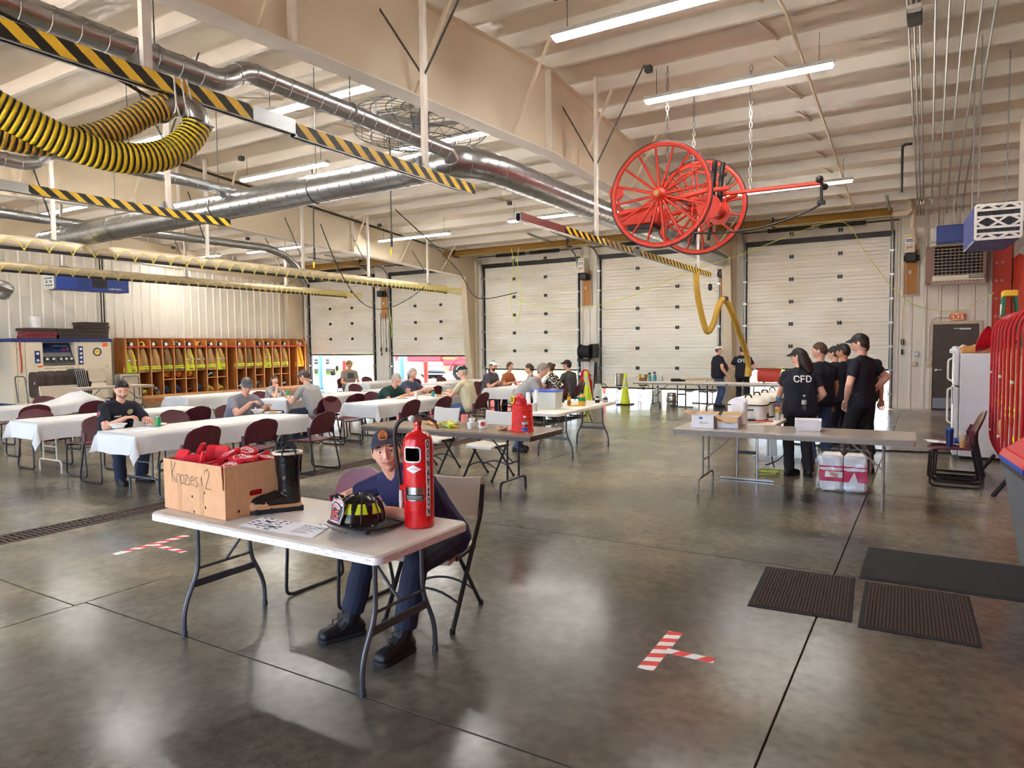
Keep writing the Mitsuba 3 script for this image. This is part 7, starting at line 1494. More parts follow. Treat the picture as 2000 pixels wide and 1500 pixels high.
plate((-8.40, 9.95, Z), 'white plate in front of the man in green'); cup((-8.12, 10.0, Z), 'foam cup before the man in green', 'offwhite'); cup((-8.15, 10.55, Z), 'green see-through cup between the two grey-haired eaters', 'teal', .04, .10); plate((-8.45, 10.85, Z), 'plate with yellow food before the person in dark blue', 'mustard'); cup((-8.08, 10.98, Z), 'foam cup before the man in cream', 'offwhite'); plate((-8.05, 10.62, Z), 'white plate in the middle of the green shirt man\'s table')
r = np.random.default_rng(9)
for i, (x, y) in enumerate(((-8.0, 4.75), (-8.2, 5.75), (-8.25, 6.15), (-10.5, 5.2), (-10.6, 5.9), (-10.4, 6.6), (-8.4, 9.1), (-10.6, 12.6), (-13.4, 14.6))): solo('place_mat', mv(prism(sbox(-.14, -.1, .14, .1), .0015), (x, y, Z), 90+float(r.uniform(-6, 6))), 'paper', ('paper leaflet lying near the corner of the police officer\'s table', 'paper leaflet in the middle of the police officer\'s table', 'second paper leaflet in the middle of the police officer\'s table', 'paper leaflet at the near end of the second covered table', 'paper leaflet in the middle of the second covered table', 'paper leaflet at the far end of the second covered table', 'paper leaflet at the near end of the green shirt man\'s table', 'paper leaflet on the empty middle table', 'paper leaflet on the tan cap man\'s table')[i], 'paper')
# brown table: bucket with a toy helmet, bottle, mugs, candy
TZ2 = .742
k = thing('bucket', 'red ribbed bucket on the brown table with a toy helmet on top', 'bucket'); part(k, 'pail', mv(lathe([(0, 0), (.125, 0)]+sum([[(.125-.0009*i, .02*i), (.1275-.0009*i, .02*i+.008), (.125-.0009*i, .02*i+.014)] for i in range(15)], [])+[(.117, .305), (0, .308)], 32).apply_transform(np.diag([1, 1, 1, 1.0])), (-3.93, 6.72, TZ2)), 'red_bucket', 35)
k = thing('toy_helmet', 'small red toy fire helmet with a yellow badge on top of the red bucket', 'toy'); q = sph(1, sub=3).slice_plane([0, 0, 0], [0, 0, 1]); q.vertices = q.vertices*[.085, .075, .105]
part(k, 'shell', mv(q, (-3.95, 6.70, TZ2+.309)), 'red_plastic', 40); part(k, 'crest', mv(tube([(.085*math.cos(a), 0, .108*math.sin(a)) for a in np.linspace(0.1, 3.04, 14)], .008, 5), (-3.95, 6.70, TZ2+.309)), 'red_plastic', True); bd = rrect(.07, .085, .03); part(k, 'badge', mv(facing(prism(bd, .008), (0, 0, .05), 'y-'), (-4.0, 6.63, TZ2+.309), -22), 'yellow'); part(k, 'badge_figure', mv(facing(cat(prism(sbox(-.006, -.02, .006, .012), .003), prism(sbox(-.014, -.022, .014, -.014), .003), prism(Point(0, .018).buffer(.008), .003)), (0, -.008, .05), 'y-'), (-4.0, 6.63, TZ2+.309), -22), 'black')
def bottle(name, at, lab, h=.2, r=.032, m='clear', label=None, cap='white', fill=None):
    k = thing(name, lab, 'bottle'); part(k, 'bottle', mv(lathe([(0, 0), (r*.9, 0), (r, .012), (r, h*.3), (r*.92, h*.36), (r, h*.44), (r, h*.62), (r*.75, h*.78), (r*.42, h*.88), (r*.40, h*.94), (0, h*.94)], 18), at), m, 40)
    if label: part(k, 'label', mv(lathe([(r*1.02, h*.40), (r*1.03, h*.42), (r*1.03, h*.66), (r*1.02, h*.68)], 18), at), label, 40)
    part(k, 'cap', mv(cyl(r*.46, h*.08, n=12), (at[0], at[1], at[2]+h*.93)), cap, 40)
    if fill: part(k, 'contents', mv(lathe([(0, .003), (r*.86, .004), (r*.94, .014), (r*.94, h*.6), (0, h*.6)], 14), at), fill, 40)
    return k
kb = bottle('water_bottle', (-3.74, 6.45, TZ2), 'clear plastic water bottle with a red and blue label in front of the red bucket', .20, .034, 'clear', 'light_grey'); part(kb, 'label_stripe', mv(lathe([(.0355, .085), (.0358, .09), (.0358, .11), (.0355, .112)], 18), (-3.74, 6.45, TZ2)), 'red', 40); part(kb, 'label_stripe', mv(lathe([(.0355, .04), (.0345, .045), (.0345, .07), (.0355, .075)], 18), (-3.74, 6.45, TZ2)), 'blue_print', 40)
r = np.random.default_rng(12)
cols = ['salad', 'mustard', 'offwhite', 'white', 'candy_pink', 'cord_yellow', 'light_grey', 'hivis']
def candy(i, at, m, grp, lab, sc=1.0):
    k = thing('candy', lab, 'candy', grp); a = float(r.uniform(0, 360)); M = mv
    part(k, 'wrapper', mv(rbox(.075*sc, .035*sc, .022, .008), at, a, ry=float(r.uniform(-20, 20))), m); part(k, 'twist', mv(cat(prism([(-.037*sc, 0), (-.055*sc, .014), (-.055*sc, -.014)], .004), prism([(.037*sc, 0), (.055*sc, -.014), (.055*sc, .014)], .004)), at, a), m)
for i in range(34): candy(i, (-4.93+float(r.normal(0, .075)), 6.70+float(r.normal(0, .05)), TZ2+.014+.018*(i//14)), cols[i % len(cols)], 'wrapped candies heaped on the brown table', 'small bright wrapped candy in the heap on the brown table')
for i in range(14): candy(i, (-5.25+float(r.normal(0, .09)), 6.82+float(r.normal(0, .04)), TZ2+.013), ('candy_pink', 'offwhite', 'mustard')[i % 3], 'pale candies left of the bright heap', 'pale wrapped candy left of the bright heap on the brown table')
for i in range(14): candy(i, (-4.16+float(r.normal(0, .07)), 6.70+float(r.normal(0, .025)), TZ2+.013), ('food', 'rust', 'candy_pink')[i % 3], 'brown chocolate bars left of the red bucket', 'small brown and white chocolate bar beside the red bucket', 1.1)
cup((-4.66, 6.78, TZ2), 'plain white mug right of the candy heap', 'white', .042, .10); k = thing('drink_cup', 'white mug with a red and black emblem on the brown table', 'mug'); part(k, 'mug', mv(lathe([(0, 0), (.045, 0), (.05, .01), (.05, .10), (.046, .10), (.045, .01), (0, .01)], 20), (-4.47, 6.72, TZ2)), 'white', 40); part(k, 'emblem', mv(tm(*(lambda m: (np.stack([.0512*np.cos(-1.0+m.vertices[:, 0]/.05), .0512*np.sin(-1.0+m.vertices[:, 0]/.05), .055+m.vertices[:, 1]], 1), m.faces))(prism(Point(0, 0).buffer(.026), .001).subdivide().subdivide())), (-4.47, 6.72, TZ2)), 'red_wall'); part(k, 'handle', mv(tube([(.05+.025*math.sin(a), 0, .052-.03*math.cos(a)) for a in np.linspace(0, math.pi, 9)], .006, 6), (-4.47, 6.72, TZ2), 215), 'white', True)
cup((-4.58, 6.62, TZ2), 'small white cup in front of the two mugs', 'white', .035, .07)
# condiments table
CZ = .742
for i, (x, y, h) in enumerate(((-5.17, 9.02, .26), (-5.02, 9.0, .30), (-4.97, 8.86, .12))): k = thing('cup_stack', ('stack of white foam cups, leftmost on the condiments table', 'taller stack of white foam cups on the condiments table', 'short stack of cups at the near corner of the condiments table')[i], 'cups'); part(k, 'cups', mv(lathe([(0, 0), (.045, 0)]+[(q, z) for j in range(int(h/.02)) for q, z in ((.045-.0009*j, .02*j+.004), (.042-.0009*j, .02*j+.01))]+[(.03, h), (0, h)], 18), (x, y, CZ)), 'foam' if i < 2 else 'light_grey', 40)
k = thing('storage_tub', 'frosted plastic tub with a blue lid among the foam cups', 'tub'); part(k, 'tub', mv(frus(.34, .24, 0, .40, .30, .26), (-5.0, 9.32, CZ), 5), 'tank'); part(k, 'lid', mv(rbox(.43, .33, .03, .01), (-5.0, 9.32, CZ+.275), 5), 'blue_lid')
CB = [(-4.98, 9.70, .20, .045, 'foam', 'black', 'black', 'white squeeze bottle with a dark label under the bending woman\'s hand'), (-4.93, 9.92, .21, .03, 'amber', 'mustard', 'green_ladder', 'brown sauce bottle with a green cap'), (-4.72, 9.95, .20, .055, 'mustard', 'green_can', 'green_ladder', 'squat amber syrup bottle with a green label'), (-4.80, 10.14, .17, .05, 'light_grey', 'teal', 'white', 'round white dressing bottle behind the syrup'), (-4.90, 10.3, .15, .045, 'offwhite', 'green_ladder', 'white', 'jar with a green label behind the dressing bottle'), (-4.98, 10.55, .13, .045, 'black', 'light_grey', 'white', 'dark small bottle near the far end of the condiments table'), (-4.75, 10.62, .12, .04, 'black', 'white', 'white', 'black and white pot at the far end of the condiments table'), (-4.66, 10.75, .11, .04, 'light_grey', 'dark_grey', 'white', 'small white pot, last on the condiments table')]
for x, y, h, r_, m, l, c, lab in CB: bottle('condiment_bottle', (x, y, CZ), lab, h, r_, m, l, c)
solo('napkin', mv(prism([(-.08, -.05), (.09, -.04), (.05, .08)], .02), (-4.82, 9.86, CZ), 20), 'mustard', 'crumpled yellow napkin between the condiment bottles', 'napkin')
# serving tables
def carton(at, rz, w, d, h, lab, flaps):
    k = thing('carton', lab, 'box'); M = T().translate(list(at)).rotate([0, 0, 1], rz)
    def put(n, m, mt): kk = part(k, n, m, mt); scene[kk]['to_world'] = M
    put('front', bx(-w/2, w/2, -d/2, -d/2+.004, 0, h), 'paper'); put('back', bx(-w/2, w/2, d/2-.004, d/2, 0, h), 'paper'); put('side', bx(-w/2, -w/2+.004, -d/2, d/2, 0, h), 'paper'); put('side', bx(w/2-.004, w/2, -d/2, d/2, 0, h), 'light_grey'); put('bottom', bx(-w/2, w/2, -d/2, d/2, 0, .004), 'card_plain')
    put('label_oval', facing(prism(affinity.scale(Point(0, 0).buffer(1), w*.22, h*.26), .001), (w*.05, -d/2, h*.42), 'y-'), 'white'); put('brand_mark', facing(prism(affinity.scale(Point(0, 0).buffer(1), w*.09, h*.10), .0015), (-w*.08, -d/2, h*.80), 'y-'), 'blue_print'); put('print_line', cat([bx(-w*.14, w*.24, -d/2-.0015, -d/2, z, z+.004) for z in (h*.38, h*.44)]), 'grey')
    for i, (ang, side) in enumerate(flaps):
        L, e = (w, d) if side in 'fb' else (d, w); f = rbox(L, e*.5, .004, .001, (0, e*.25, 0)); f = mv(f, rx=ang); f = mv(f, {'f': (0, -d/2, h), 'b': (0, d/2, h), 'l': (-w/2, 0, h), 'r': (w/2, 0, h)}[side], {'f': 180, 'b': 0, 'l': 90, 'r': -90}[side]); put('flap', f, 'card_plain')
carton((-2.21, 7.95, TZ2), 2, .25, .20, .145, 'white napkin carton with open brown flaps at the left end of the long grey table', [(18, 'l'), (12, 'b'), (-28, 'r')]); carton((-1.95, 8.05, TZ2), 4, .22, .20, .13, 'second open white carton beside the first, flap bent forward', [(-30, 'f'), (20, 'b'), (35, 'r')])
k = thing('napkin_pack', 'tall pack of white napkins in plastic next to the cartons', 'napkins'); part(k, 'pack', rb(-2.0, -1.83, 8.28, 8.42, TZ2, TZ2+.28, .02), 'paper'); part(k, 'wrap_top', mv(smooth_man(hull((V3(-.07, 0, .0), .03), (V3(.07, 0, 0), .03), (V3(0, 0, .035), .02)), .02, 2), (-1.915, 8.35, TZ2+.28)), 'bag_film', 40); part(k, 'label_oval', facing(prism(affinity.scale(Point(0, 0).buffer(1), .05, .075), .001), (-1.90, 8.279, TZ2+.16), 'y-'), 'white'); part(k, 'brand_mark', facing(prism(Point(0, 0).buffer(.02), .001), (-1.95, 8.278, TZ2+.11), 'y-'), 'blue_print')
def roaster(at, lab, rz=90):
    k = thing('roaster_oven', lab, 'roaster'); M = T().translate(list(at)).rotate([0, 0, 1], rz)
    def put(n, m, mt, sm=40): kk = part(k, n, m, mt, sm); scene[kk]['to_world'] = M
    b = rrect(.36, .46, .08); put('body', prism(b, .17, .02), 'white'); put('rim', prism(b.buffer(.012), .014, .19), 'black'); put('base', prism(b.buffer(-.01), .02, 0), 'black')
    v = []; 
    for j, (g, z) in enumerate(((.004, .204), (-.012, .235), (-.05, .262), (-.10, .275))): v.append(np.c_[np.array(b.buffer(g, quad_segs=4).simplify(.0).exterior.coords)[:-1], np.full(len(b.buffer(g, quad_segs=4).simplify(.0).exterior.coords)-1, z)])
    put('lid', trimesh.convex.convex_hull(np.vstack(v)), 'offwhite'); put('lid_knob', tube(bent([(0, -.04, .272), (0, -.03, .315), (0, .03, .315), (0, .04, .272)], .02), .010, 6), 'black'); put('side_handle', cat(tube(bent([(-.185, -.1, .14), (-.21, -.08, .14), (-.21, .08, .14), (-.185, .1, .14)], .02), .009, 6)), 'black'); put('dial', cyl(.03, .03, (.0, -.245, .06), 12, 'y'), 'black')
for i, y in enumerate((9.0, 9.5, 10.02, 10.55)): roaster((-1.95, y, TZ2), ('nearest white roaster oven on the serving table', 'second white roaster oven, right under the blue glove', 'third white roaster oven on the serving table', 'farthest white roaster oven on the serving table')[i], 90)
k = thing('tongs', 'black and red kitchen tongs lying before the nearest roaster', 'tongs'); part(k, 'arm', tube([(-1.82, 8.74, TZ2+.015), (-1.60, 8.70, TZ2+.02)], .009, 5), 'red_wall'); part(k, 'arm', tube([(-1.80, 8.78, TZ2+.015), (-1.60, 8.71, TZ2+.02)], .009, 5), 'red_wall'); part(k, 'claw', rbox(.09, .06, .03, .008, (-1.86, 8.76, TZ2+.02)), 'black')
solo('food_plate', mv(lathe([(0, 0), (.09, 0), (.13, .012), (.13, .016), (.09, .005), (0, .005)], 22), (-1.86, 8.72, TZ2)), 'foam', 'white foam plate under the tongs', 'plate', None, 40)
k = thing('spray_can', 'yellow and white spray can on the serving table by the woman\'s glove', 'can'); part(k, 'can', cyl(.032, .16, (-1.62, 9.12, TZ2), 14), 'tank', 40); part(k, 'label', cyl(.0325, .05, (-1.62, 9.12, TZ2+.09), 14), 'mustard', 40); part(k, 'nozzle', cyl(.018, .03, (-1.62, 9.12, TZ2+.16), 10), 'red', 40)
def clam(at, rz, lab):
    k = thing('foam_tray', lab, 'box'); M = T().translate(list(at)).rotate([0, 0, 1], rz)
    o = frus(.23, .21, 0, .27, .25, .055); i_ = frus(.21, .19, .006, .255, .235, .06); m = unman(man(o)-man(i_)); kk = part(k, 'tray', m, 'foam'); scene[kk]['to_world'] = M
for i in range(3): clam((-1.13, 8.16, TZ2+.034*i), 8, ('bottom white foam box of the stack on the long grey table', 'middle white foam box of the stack on the long grey table', 'top open white foam box of the stack on the long grey table')[i])
# bag of plates under the long table, cords
k = thing('plate_bag', 'clear plastic bag of pink-labelled foam plates on the floor under the long grey table', 'bag'); M = T().translate([-.83, 8.75, 0]).rotate([0, 0, 1], 4)
def put(n, m, mt, sm=False): kk = part(k, n, m, mt, sm); scene[kk]['to_world'] = M
put('plate_stack', rb(-.24, .0, -.16, .16, .01, .42, .03), 'foam', 40); put('plate_stack', rb(.01, .25, -.16, .16, .01, .42, .03), 'foam', 40); put('pink_band', cat(rb(-.243, .002, -.163, .1, .12, .25, .005), rb(.008, .253, -.163, .1, .12, .25, .005)), 'pink_print'); put('pink_band', rb(-.243, .253, -.162, .1, .28, .30, .003), 'pink_print'); put('picture', bx(-.18, .0, -.168, -.163, .17, .235), 'white'); put('picture_food', cat(*[mv(rbox(.09, .004, .012, .002), (-.09, -.17, .185+.016*i), ry=20) for i in range(3)]), 'food'); put('picture', prism_y([(.06, .12), (.16, .12), (.12, .24)], -.168, -.163), 'white')
fl = smooth_man(union([hull((V3(-.27, -.17, .03), .012), (V3(.27, -.17, .03), .012), (V3(-.27, .17, .03), .012), (V3(.27, .17, .03), .012), (V3(-.26, -.16, .43), .02), (V3(.26, -.16, .43), .02), (V3(-.24, .15, .43), .02), (V3(.24, .15, .43), .02)), hull((V3(-.1, 0, .44), .05), (V3(.2, .02, .46), .05), (V3(.12, .02, .56), .05))]).trim_by_plane([0, 0, 1], .003), .04, 3); fl.vertices += fl.vertex_normals*((meshkit.fbm(fl.vertices*12, 3, 8)-.4)*.05)[:, None]; fl.vertices[:, 2] = np.maximum(fl.vertices[:, 2], .002); put('film', fl, 'clear', 30)
solo('extension_cord', tube([p for j in range(3) for p in [(-1.80+.05*j+(.15+.03*j)*math.cos(t+j), 9.42+.07*(j % 2)+(.17-.03*j)*math.sin(t+j), .012+.014*j) for t in np.linspace(0, 2*math.pi, 17)[:-1]]], .006, 5), 'cord_yellow', 'green-yellow cord coiled on the floor under the serving table', 'cord', None, True)
solo('extension_cord', tube(spline([(-1.72, 9.5, .07), (-1.78, 9.7, .3), (-1.70, 9.8, .6), (-1.66, 9.9, .7), (-1.60, 9.95, .5), (-1.7, 9.8, .15), (-1.85, 9.6, .08)], 30), .008, 5), 'black', 'tangled black cord hanging under the serving table', 'cord', None, True)
solo('towel', mv(prism_y([(-.045, 0), (.045, 0), (.03, .33), (-.05, .33)], 0, .02), (-1.58, 8.62, .36), 0), 'light_grey', 'white cloth strip hanging from the near edge of the serving table', 'towel')
solo('extension_cord', tube([(-2.0, 12.4, .01), (-.6, 12.2, .01), (.3, 12.35, .01), (1.3, 12.7, .01)], .012, 5), 'black', 'black cord running across the floor to the fridge', 'cord', None, True)
# nested chairs' load
k = thing('insulated_tumbler', 'tall dark blue tumbler standing on the nearest burgundy chair by the fridge', 'tumbler'); part(k, 'cup', mv(lathe([(0, 0), (.033, 0), (.042, .19), (.043, .2), (0, .2)], 18), (.22, 9.62, .46)), 'blue_paint', 40); part(k, 'lid', cyl(.043, .02, (.22, 9.62, .66), 16), 'blue_lid', 40)
k = thing('iced_coffee', 'see-through iced coffee cup with a straw beside the blue tumbler', 'cup'); part(k, 'cup', mv(lathe([(0, 0), (.03, 0), (.04, .15), (0, .15)], 18), (.35, 9.60, .46)), 'tan_seat', 40); part(k, 'coffee', mv(lathe([(.0295, .012), (.0315, .012), (.037, .08), (.0355, .08)], 18), (.35, 9.60, .46)), 'food', 40); part(k, 'straw', tube([(.35, 9.6, .55), (.36, 9.6, .70)], .004, 5), 'light_grey')
k = thing('paper_sheet', 'printed newspaper lying on the nested burgundy chairs', 'paper'); part(k, 'sheet', mv(prism(sbox(-.16, -.13, .16, .13), .003), (.14, 9.95, .47), 10, ry=4), 'paper'); part(k, 'printing', mv(cat([prism(sbox(a, b, a+.07, b+.05), .001, .0032) for a, b in ((-.05, -.1), (.04, -.05), (-.02, .03), (.06, .05))]), (.14, 9.95, .47), 10, ry=4), 'navy')
solo('scarf', mv(smooth_man(union([ball((0, 0, .02), .04, 8), ball((.06, .01, .025), .045, 8), ball((-.05, .02, .02), .03, 8)]), .02, 2), (.28, 9.9, .475)), 'blue_print', 'blue crumpled cloth on the nested burgundy chairs', 'cloth', None, 40)
# back tables and the fry pots
def pot(x, y, r_, h, zb, lab, m='pot'):
    k = thing('stock_pot', lab, 'pot'); part(k, 'pot', mv(lathe([(0, 0), (r_, 0), (r_, h), (r_+.012, h), (r_+.012, h+.012), (r_-.006, h+.012), (r_-.006, .02), (0, .02)], 24), (x, y, zb)), m, 40)
    for s in (-1, 1): part(k, 'handle', tube(bent([(x+s*r_, y-.05, zb+h*.8), (x+s*(r_+.05), y-.05, zb+h*.8), (x+s*(r_+.05), y+.05, zb+h*.8), (x+s*r_, y+.05, zb+h*.8)], .02), .008, 5), 'chrome', 40)
    q = thing('gas_burner', 'tripod gas burner under the '+lab, 'burner'); part(q, 'ring', tube([(x+(r_-.02)*math.cos(t), y+(r_-.02)*math.sin(t), zb-.02) for t in np.linspace(0, 2*math.pi, 17)[:-1]], .015, 5, closed=True), 'tube_dark'); part(q, 'burner', cyl(.06, .07, (x, y, zb-.14), 12), 'tube_dark', 40)
    for t in (.5, 2.6, 4.7): part(q, 'leg', tube([(x+(r_-.02)*math.cos(t), y+(r_-.02)*math.sin(t), zb-.03), (x+(r_+.08)*math.cos(t), y+(r_+.08)*math.sin(t), 0)], .010, 5), 'tube_grey')
pot(-7.66, 18.7, .13, .32, .55, 'tall steel stock pot left of the traffic cone'); pot(-6.95, 18.75, .16, .28, .57, 'wide brassy stock pot right of the traffic cone', 'brass')
k = thing('propane_tank', 'pale propane tank standing against the door pier', 'tank'); part(k, 'tank', lathe([(0, .03), (.12, .04), (.15, .10), (.15, .30), (.12, .37), (.05, .40), (0, .40)], 20).apply_translation([-8.85, 19.85, 0]), 'tank', 40); part(k, 'foot_ring', lathe([(.10, 0), (.11, 0), (.11, .05), (.10, .05)], 18).apply_translation([-8.85, 19.85, 0]), 'tank', 40); part(k, 'collar', lathe([(.10, .38), (.105, .38), (.105, .50), (.10, .50)], 18).apply_translation([-8.85, 19.85, 0]), 'tank', 40); part(k, 'valve', cyl(.025, .09, (-8.85, 19.85, .40), 10), 'brass', 40); part(k, 'hose', tube(spline([(-8.8, 19.85, .46), (-8.5, 19.7, .44), (-8.3, 19.5, .2), (-7.9, 19.0, .3), (-7.68, 18.75, .44)], 24), .01, 5), 'rubber', True)
def cone(at, lab, h=.91, tilt=0):
    k = thing('traffic_cone', lab, 'traffic cone'); M = T().translate(list(at)).rotate([0, 1, 0], tilt)
    def put(n, m, mt, sm=40): kk = part(k, n, m, mt, sm); scene[kk]['to_world'] = M
    R_ = lambda z: .15-.118*(z/h)**.85
    put('base', rb(-.2, .2, -.2, .2, 0, .035, .01), 'black', False); put('cone', lathe([(.16, .03)]+[(R_(z), z) for z in np.linspace(.04, h, 12)]+[(0, h)], 22), 'hivis')
    for a, b in ((.52, .60), (.66, .74)): put('reflective_collar', lathe([(R_(z)+.003, z) for z in np.linspace(h*a/.9, h*b/.9, 4)], 22), 'silver_tape')
cone((-7.41, 18.5, 0), 'lime traffic cone with silver collars standing by the steel pots'); cone((-8.55, 18.45, 0), 'lime traffic cone behind the condiments table, leaning a little', .95, -3)
for i, (x, y, m, lab, h) in enumerate(((-6.30, 17.45, 'teal', 'teal spray bottle on the long back table', .22), (-6.20, 17.55, 'teal', 'second teal spray bottle on the long back table', .24), (-6.0, 17.5, 'light_grey', 'clear bottle with a dark base beside the spray bottles', .2))):
    k = thing('spray_bottle', lab, 'bottle'); part(k, 'bottle', mv(lathe([(0, 0), (.045, 0), (.045, h*.5), (.02, h*.75), (0, h*.75)], 14), (x, y, TZ2)), m, 40); part(k, 'trigger', cat(rbox(.07, .03, .05, .008, (x-.01, y, TZ2+h*.92)), tube([(x, y, TZ2+h*.7), (x, y, TZ2+h*.9)], .012, 6)), ('purple', 'purple', 'white')[i], 40)
solo('work_gloves', mv(smooth_man(hull((V3(-.14, 0, .035), .035), (V3(.05, 0, .04), .04), (V3(.2, .01, .02), .02)), .025, 2), (-5.6, 17.55, TZ2)), 'black_cloth', 'dark gloves lying on the long back table', 'gloves', None, 40); solo('basket', mv(rbox(.2, .15, .09, .02, (0, 0, .045)), (-6.5, 17.5, TZ2), 10), 'rust', 'small brown basket at the left end of the long back table', 'basket'); solo('cardboard_sheet', mv(rbox(.9, .5, .012, .003, (0, 0, .006)), (-5.3, 18.75, .742), 8), 'card_plain', 'sheet of brown cardboard on the table behind the long ones', 'cardboard')
k = thing('roasting_drum', 'dark red roasting drum lying on the right long table in front of the open door', 'drum'); part(k, 'drum', cyl(.165, .52, (-3.55, 17.45, .93), 28, 'x'), 'red_wall', 35); part(k, 'end_cap', cyl(.15, .03, (-3.03, 17.45, .93), 28, 'x'), 'chrome', 40); part(k, 'cradle', cat(rb(-3.5, -3.42, 17.3, 17.6, .74, .79, .01), rb(-3.16, -3.08, 17.3, 17.6, .74, .79, .01)), 'white'); part(k, 'end_rim', tube([(-3.02, 17.45+.16*math.cos(t), .93+.16*math.sin(t)) for t in np.linspace(0, 2*math.pi, 25)[:-1]], .012, 5, closed=True), 'brass', True)
k = thing('beer_keg', 'steel keg standing under the long back tables', 'keg'); part(k, 'keg', lathe([(0, 0), (.15, 0), (.16, .03), (.15, .06), (.17, .1), (.17, .2), (.15, .24), (.16, .28), (.15, .32), (0, .32)], 22).apply_translation([-6.2, 19.0, 0]), 'pot', 40); part(k, 'rim', tube([(-6.2+.15*math.cos(t), 19+.15*math.sin(t), .33) for t in np.linspace(0, 2*math.pi, 21)[:-1]], .012, 5, closed=True), 'pot')
k = thing('water_jug', 'pale blue water jug on the floor under the long back tables', 'jug'); part(k, 'jug', lathe([(0, 0), (.14, 0), (.15, .03), (.15, .33), (.06, .42), (.03, .46), (0, .46)], 18).apply_translation([-6.75, 19.3, 0]), 'tank', 40); part(k, 'cap', cyl(.035, .03, (-6.75, 19.3, .46), 10), 'blue_lid', 40)
k = thing('backpack', 'black and white backpack on the floor beside the grey t-shirt man\'s chair', 'bag'); part(k, 'bag', mv(smooth_man(hull((V3(-.12, 0, .12), .11), (V3(.12, 0, .12), .11), (V3(0, 0, .3), .1)).trim_by_plane([0, 0, 1], .012), .03, 3), (-8.6, 7.35, 0)), 'black_cloth', 40); part(k, 'strap', mv(tube([(-.1, -.1, .05), (-.05, -.15, .2), (0, -.08, .38)], .016, 5), (-8.6, 7.35, 0)), 'light_grey', True)
labels[[q for q in labels if q.startswith('water_bottle')][0]]
bottle('water_bottle', (-1.33, 9.255, .86), 'water bottle sticking out of the back pocket of the woman with the blue glove', .19, .03, 'clear', 'light_grey')
solo('phone_case', rbox(.07, .02, .12, .006, (-9.05, 10.1, .8)), 'black_gloss', '', '') if False else None
# ---------------------------------------------------------------- outside the truck doors
k = key('ground_apron'); labels[k] = {'kind': 'structure'}; scene[k] = mikit.ply(bx(-90, 40, YF+.3, YF+12, -.06, -.006), 'mat_asphalt')
V = []; f = []
xs, ys = np.linspace(-120, 60, 50), np.r_[np.linspace(YF+12, 70, 22), 110, 180]
for y in ys:
    for x in xs: V.append((x, y, -.05+max(0, (y-YF-12))*.055+.25*meshkit.noise(np.array([x*.1, y*.1, 0]))*(y > YF+13)))
nx = len(xs); f = [q for j in range(len(ys)-1) for i in range(nx-1) for q in ([j*nx+i, j*nx+i+1, (j+1)*nx+i+1], [j*nx+i, (j+1)*nx+i+1, (j+1)*nx+i])]
k = key('ground_lawn'); labels[k] = {'kind': 'structure'}; scene[k] = mikit.ply(tm(V, f), 'mat_grass', smooth=True)
k = key('ground_yard'); labels[k] = {'kind': 'structure'}; scene[k] = mikit.ply(bx(-60, 40, -45, YB-.15, -.06, -.006), 'mat_asphalt')
for x, lab in ((-21.82, 'leftmost truck door'), (-17.42, 'second truck door')):
    solo('door_guard', rb(x-.14, x+.10, 20.6, 20.85, 0, 1.7, .02), 'bollard_blue', f'light blue guard post outside at the left jamb of the {lab}', 'post')
    k = thing('bollard', f'red bollard outside near the {lab}', 'bollard'); part(k, 'post', lathe([(0, .0), (.085, 0), (.085, 1.10), (.06, 1.15), (0, 1.16)], 16).apply_translation([x-.05+.45, 21.6, 0]), 'red', 40); part(k, 'base_band', cyl(.09, .1, (x-.05+.45, 21.6, 0), 16), 'white', 40)
k = thing('bollard', 'red bollard outside seen under the fourth truck door', 'bollard'); part(k, 'post', cyl(.1, 1.1, (-9.35, 21.4, 0), 14), 'red', 40); part(k, 'base_band', cyl(.105, .08, (-9.35, 21.4, 0), 14), 'white', 40)
def wheel_(k, x, y, r, w=.28, axis='y', n=24):
    q = part(k, 'wheel', cyl(r, w, (x-(w/2 if axis == 'x' else 0), y-(w/2 if axis == 'y' else 0), r), n, axis), 'rubber', 40)
    part(q, 'rim', cyl(r*.58, w+.02, (x-((w+.02)/2 if axis == 'x' else 0), y-((w+.02)/2 if axis == 'y' else 0), r), n, axis), 'galv', 40)
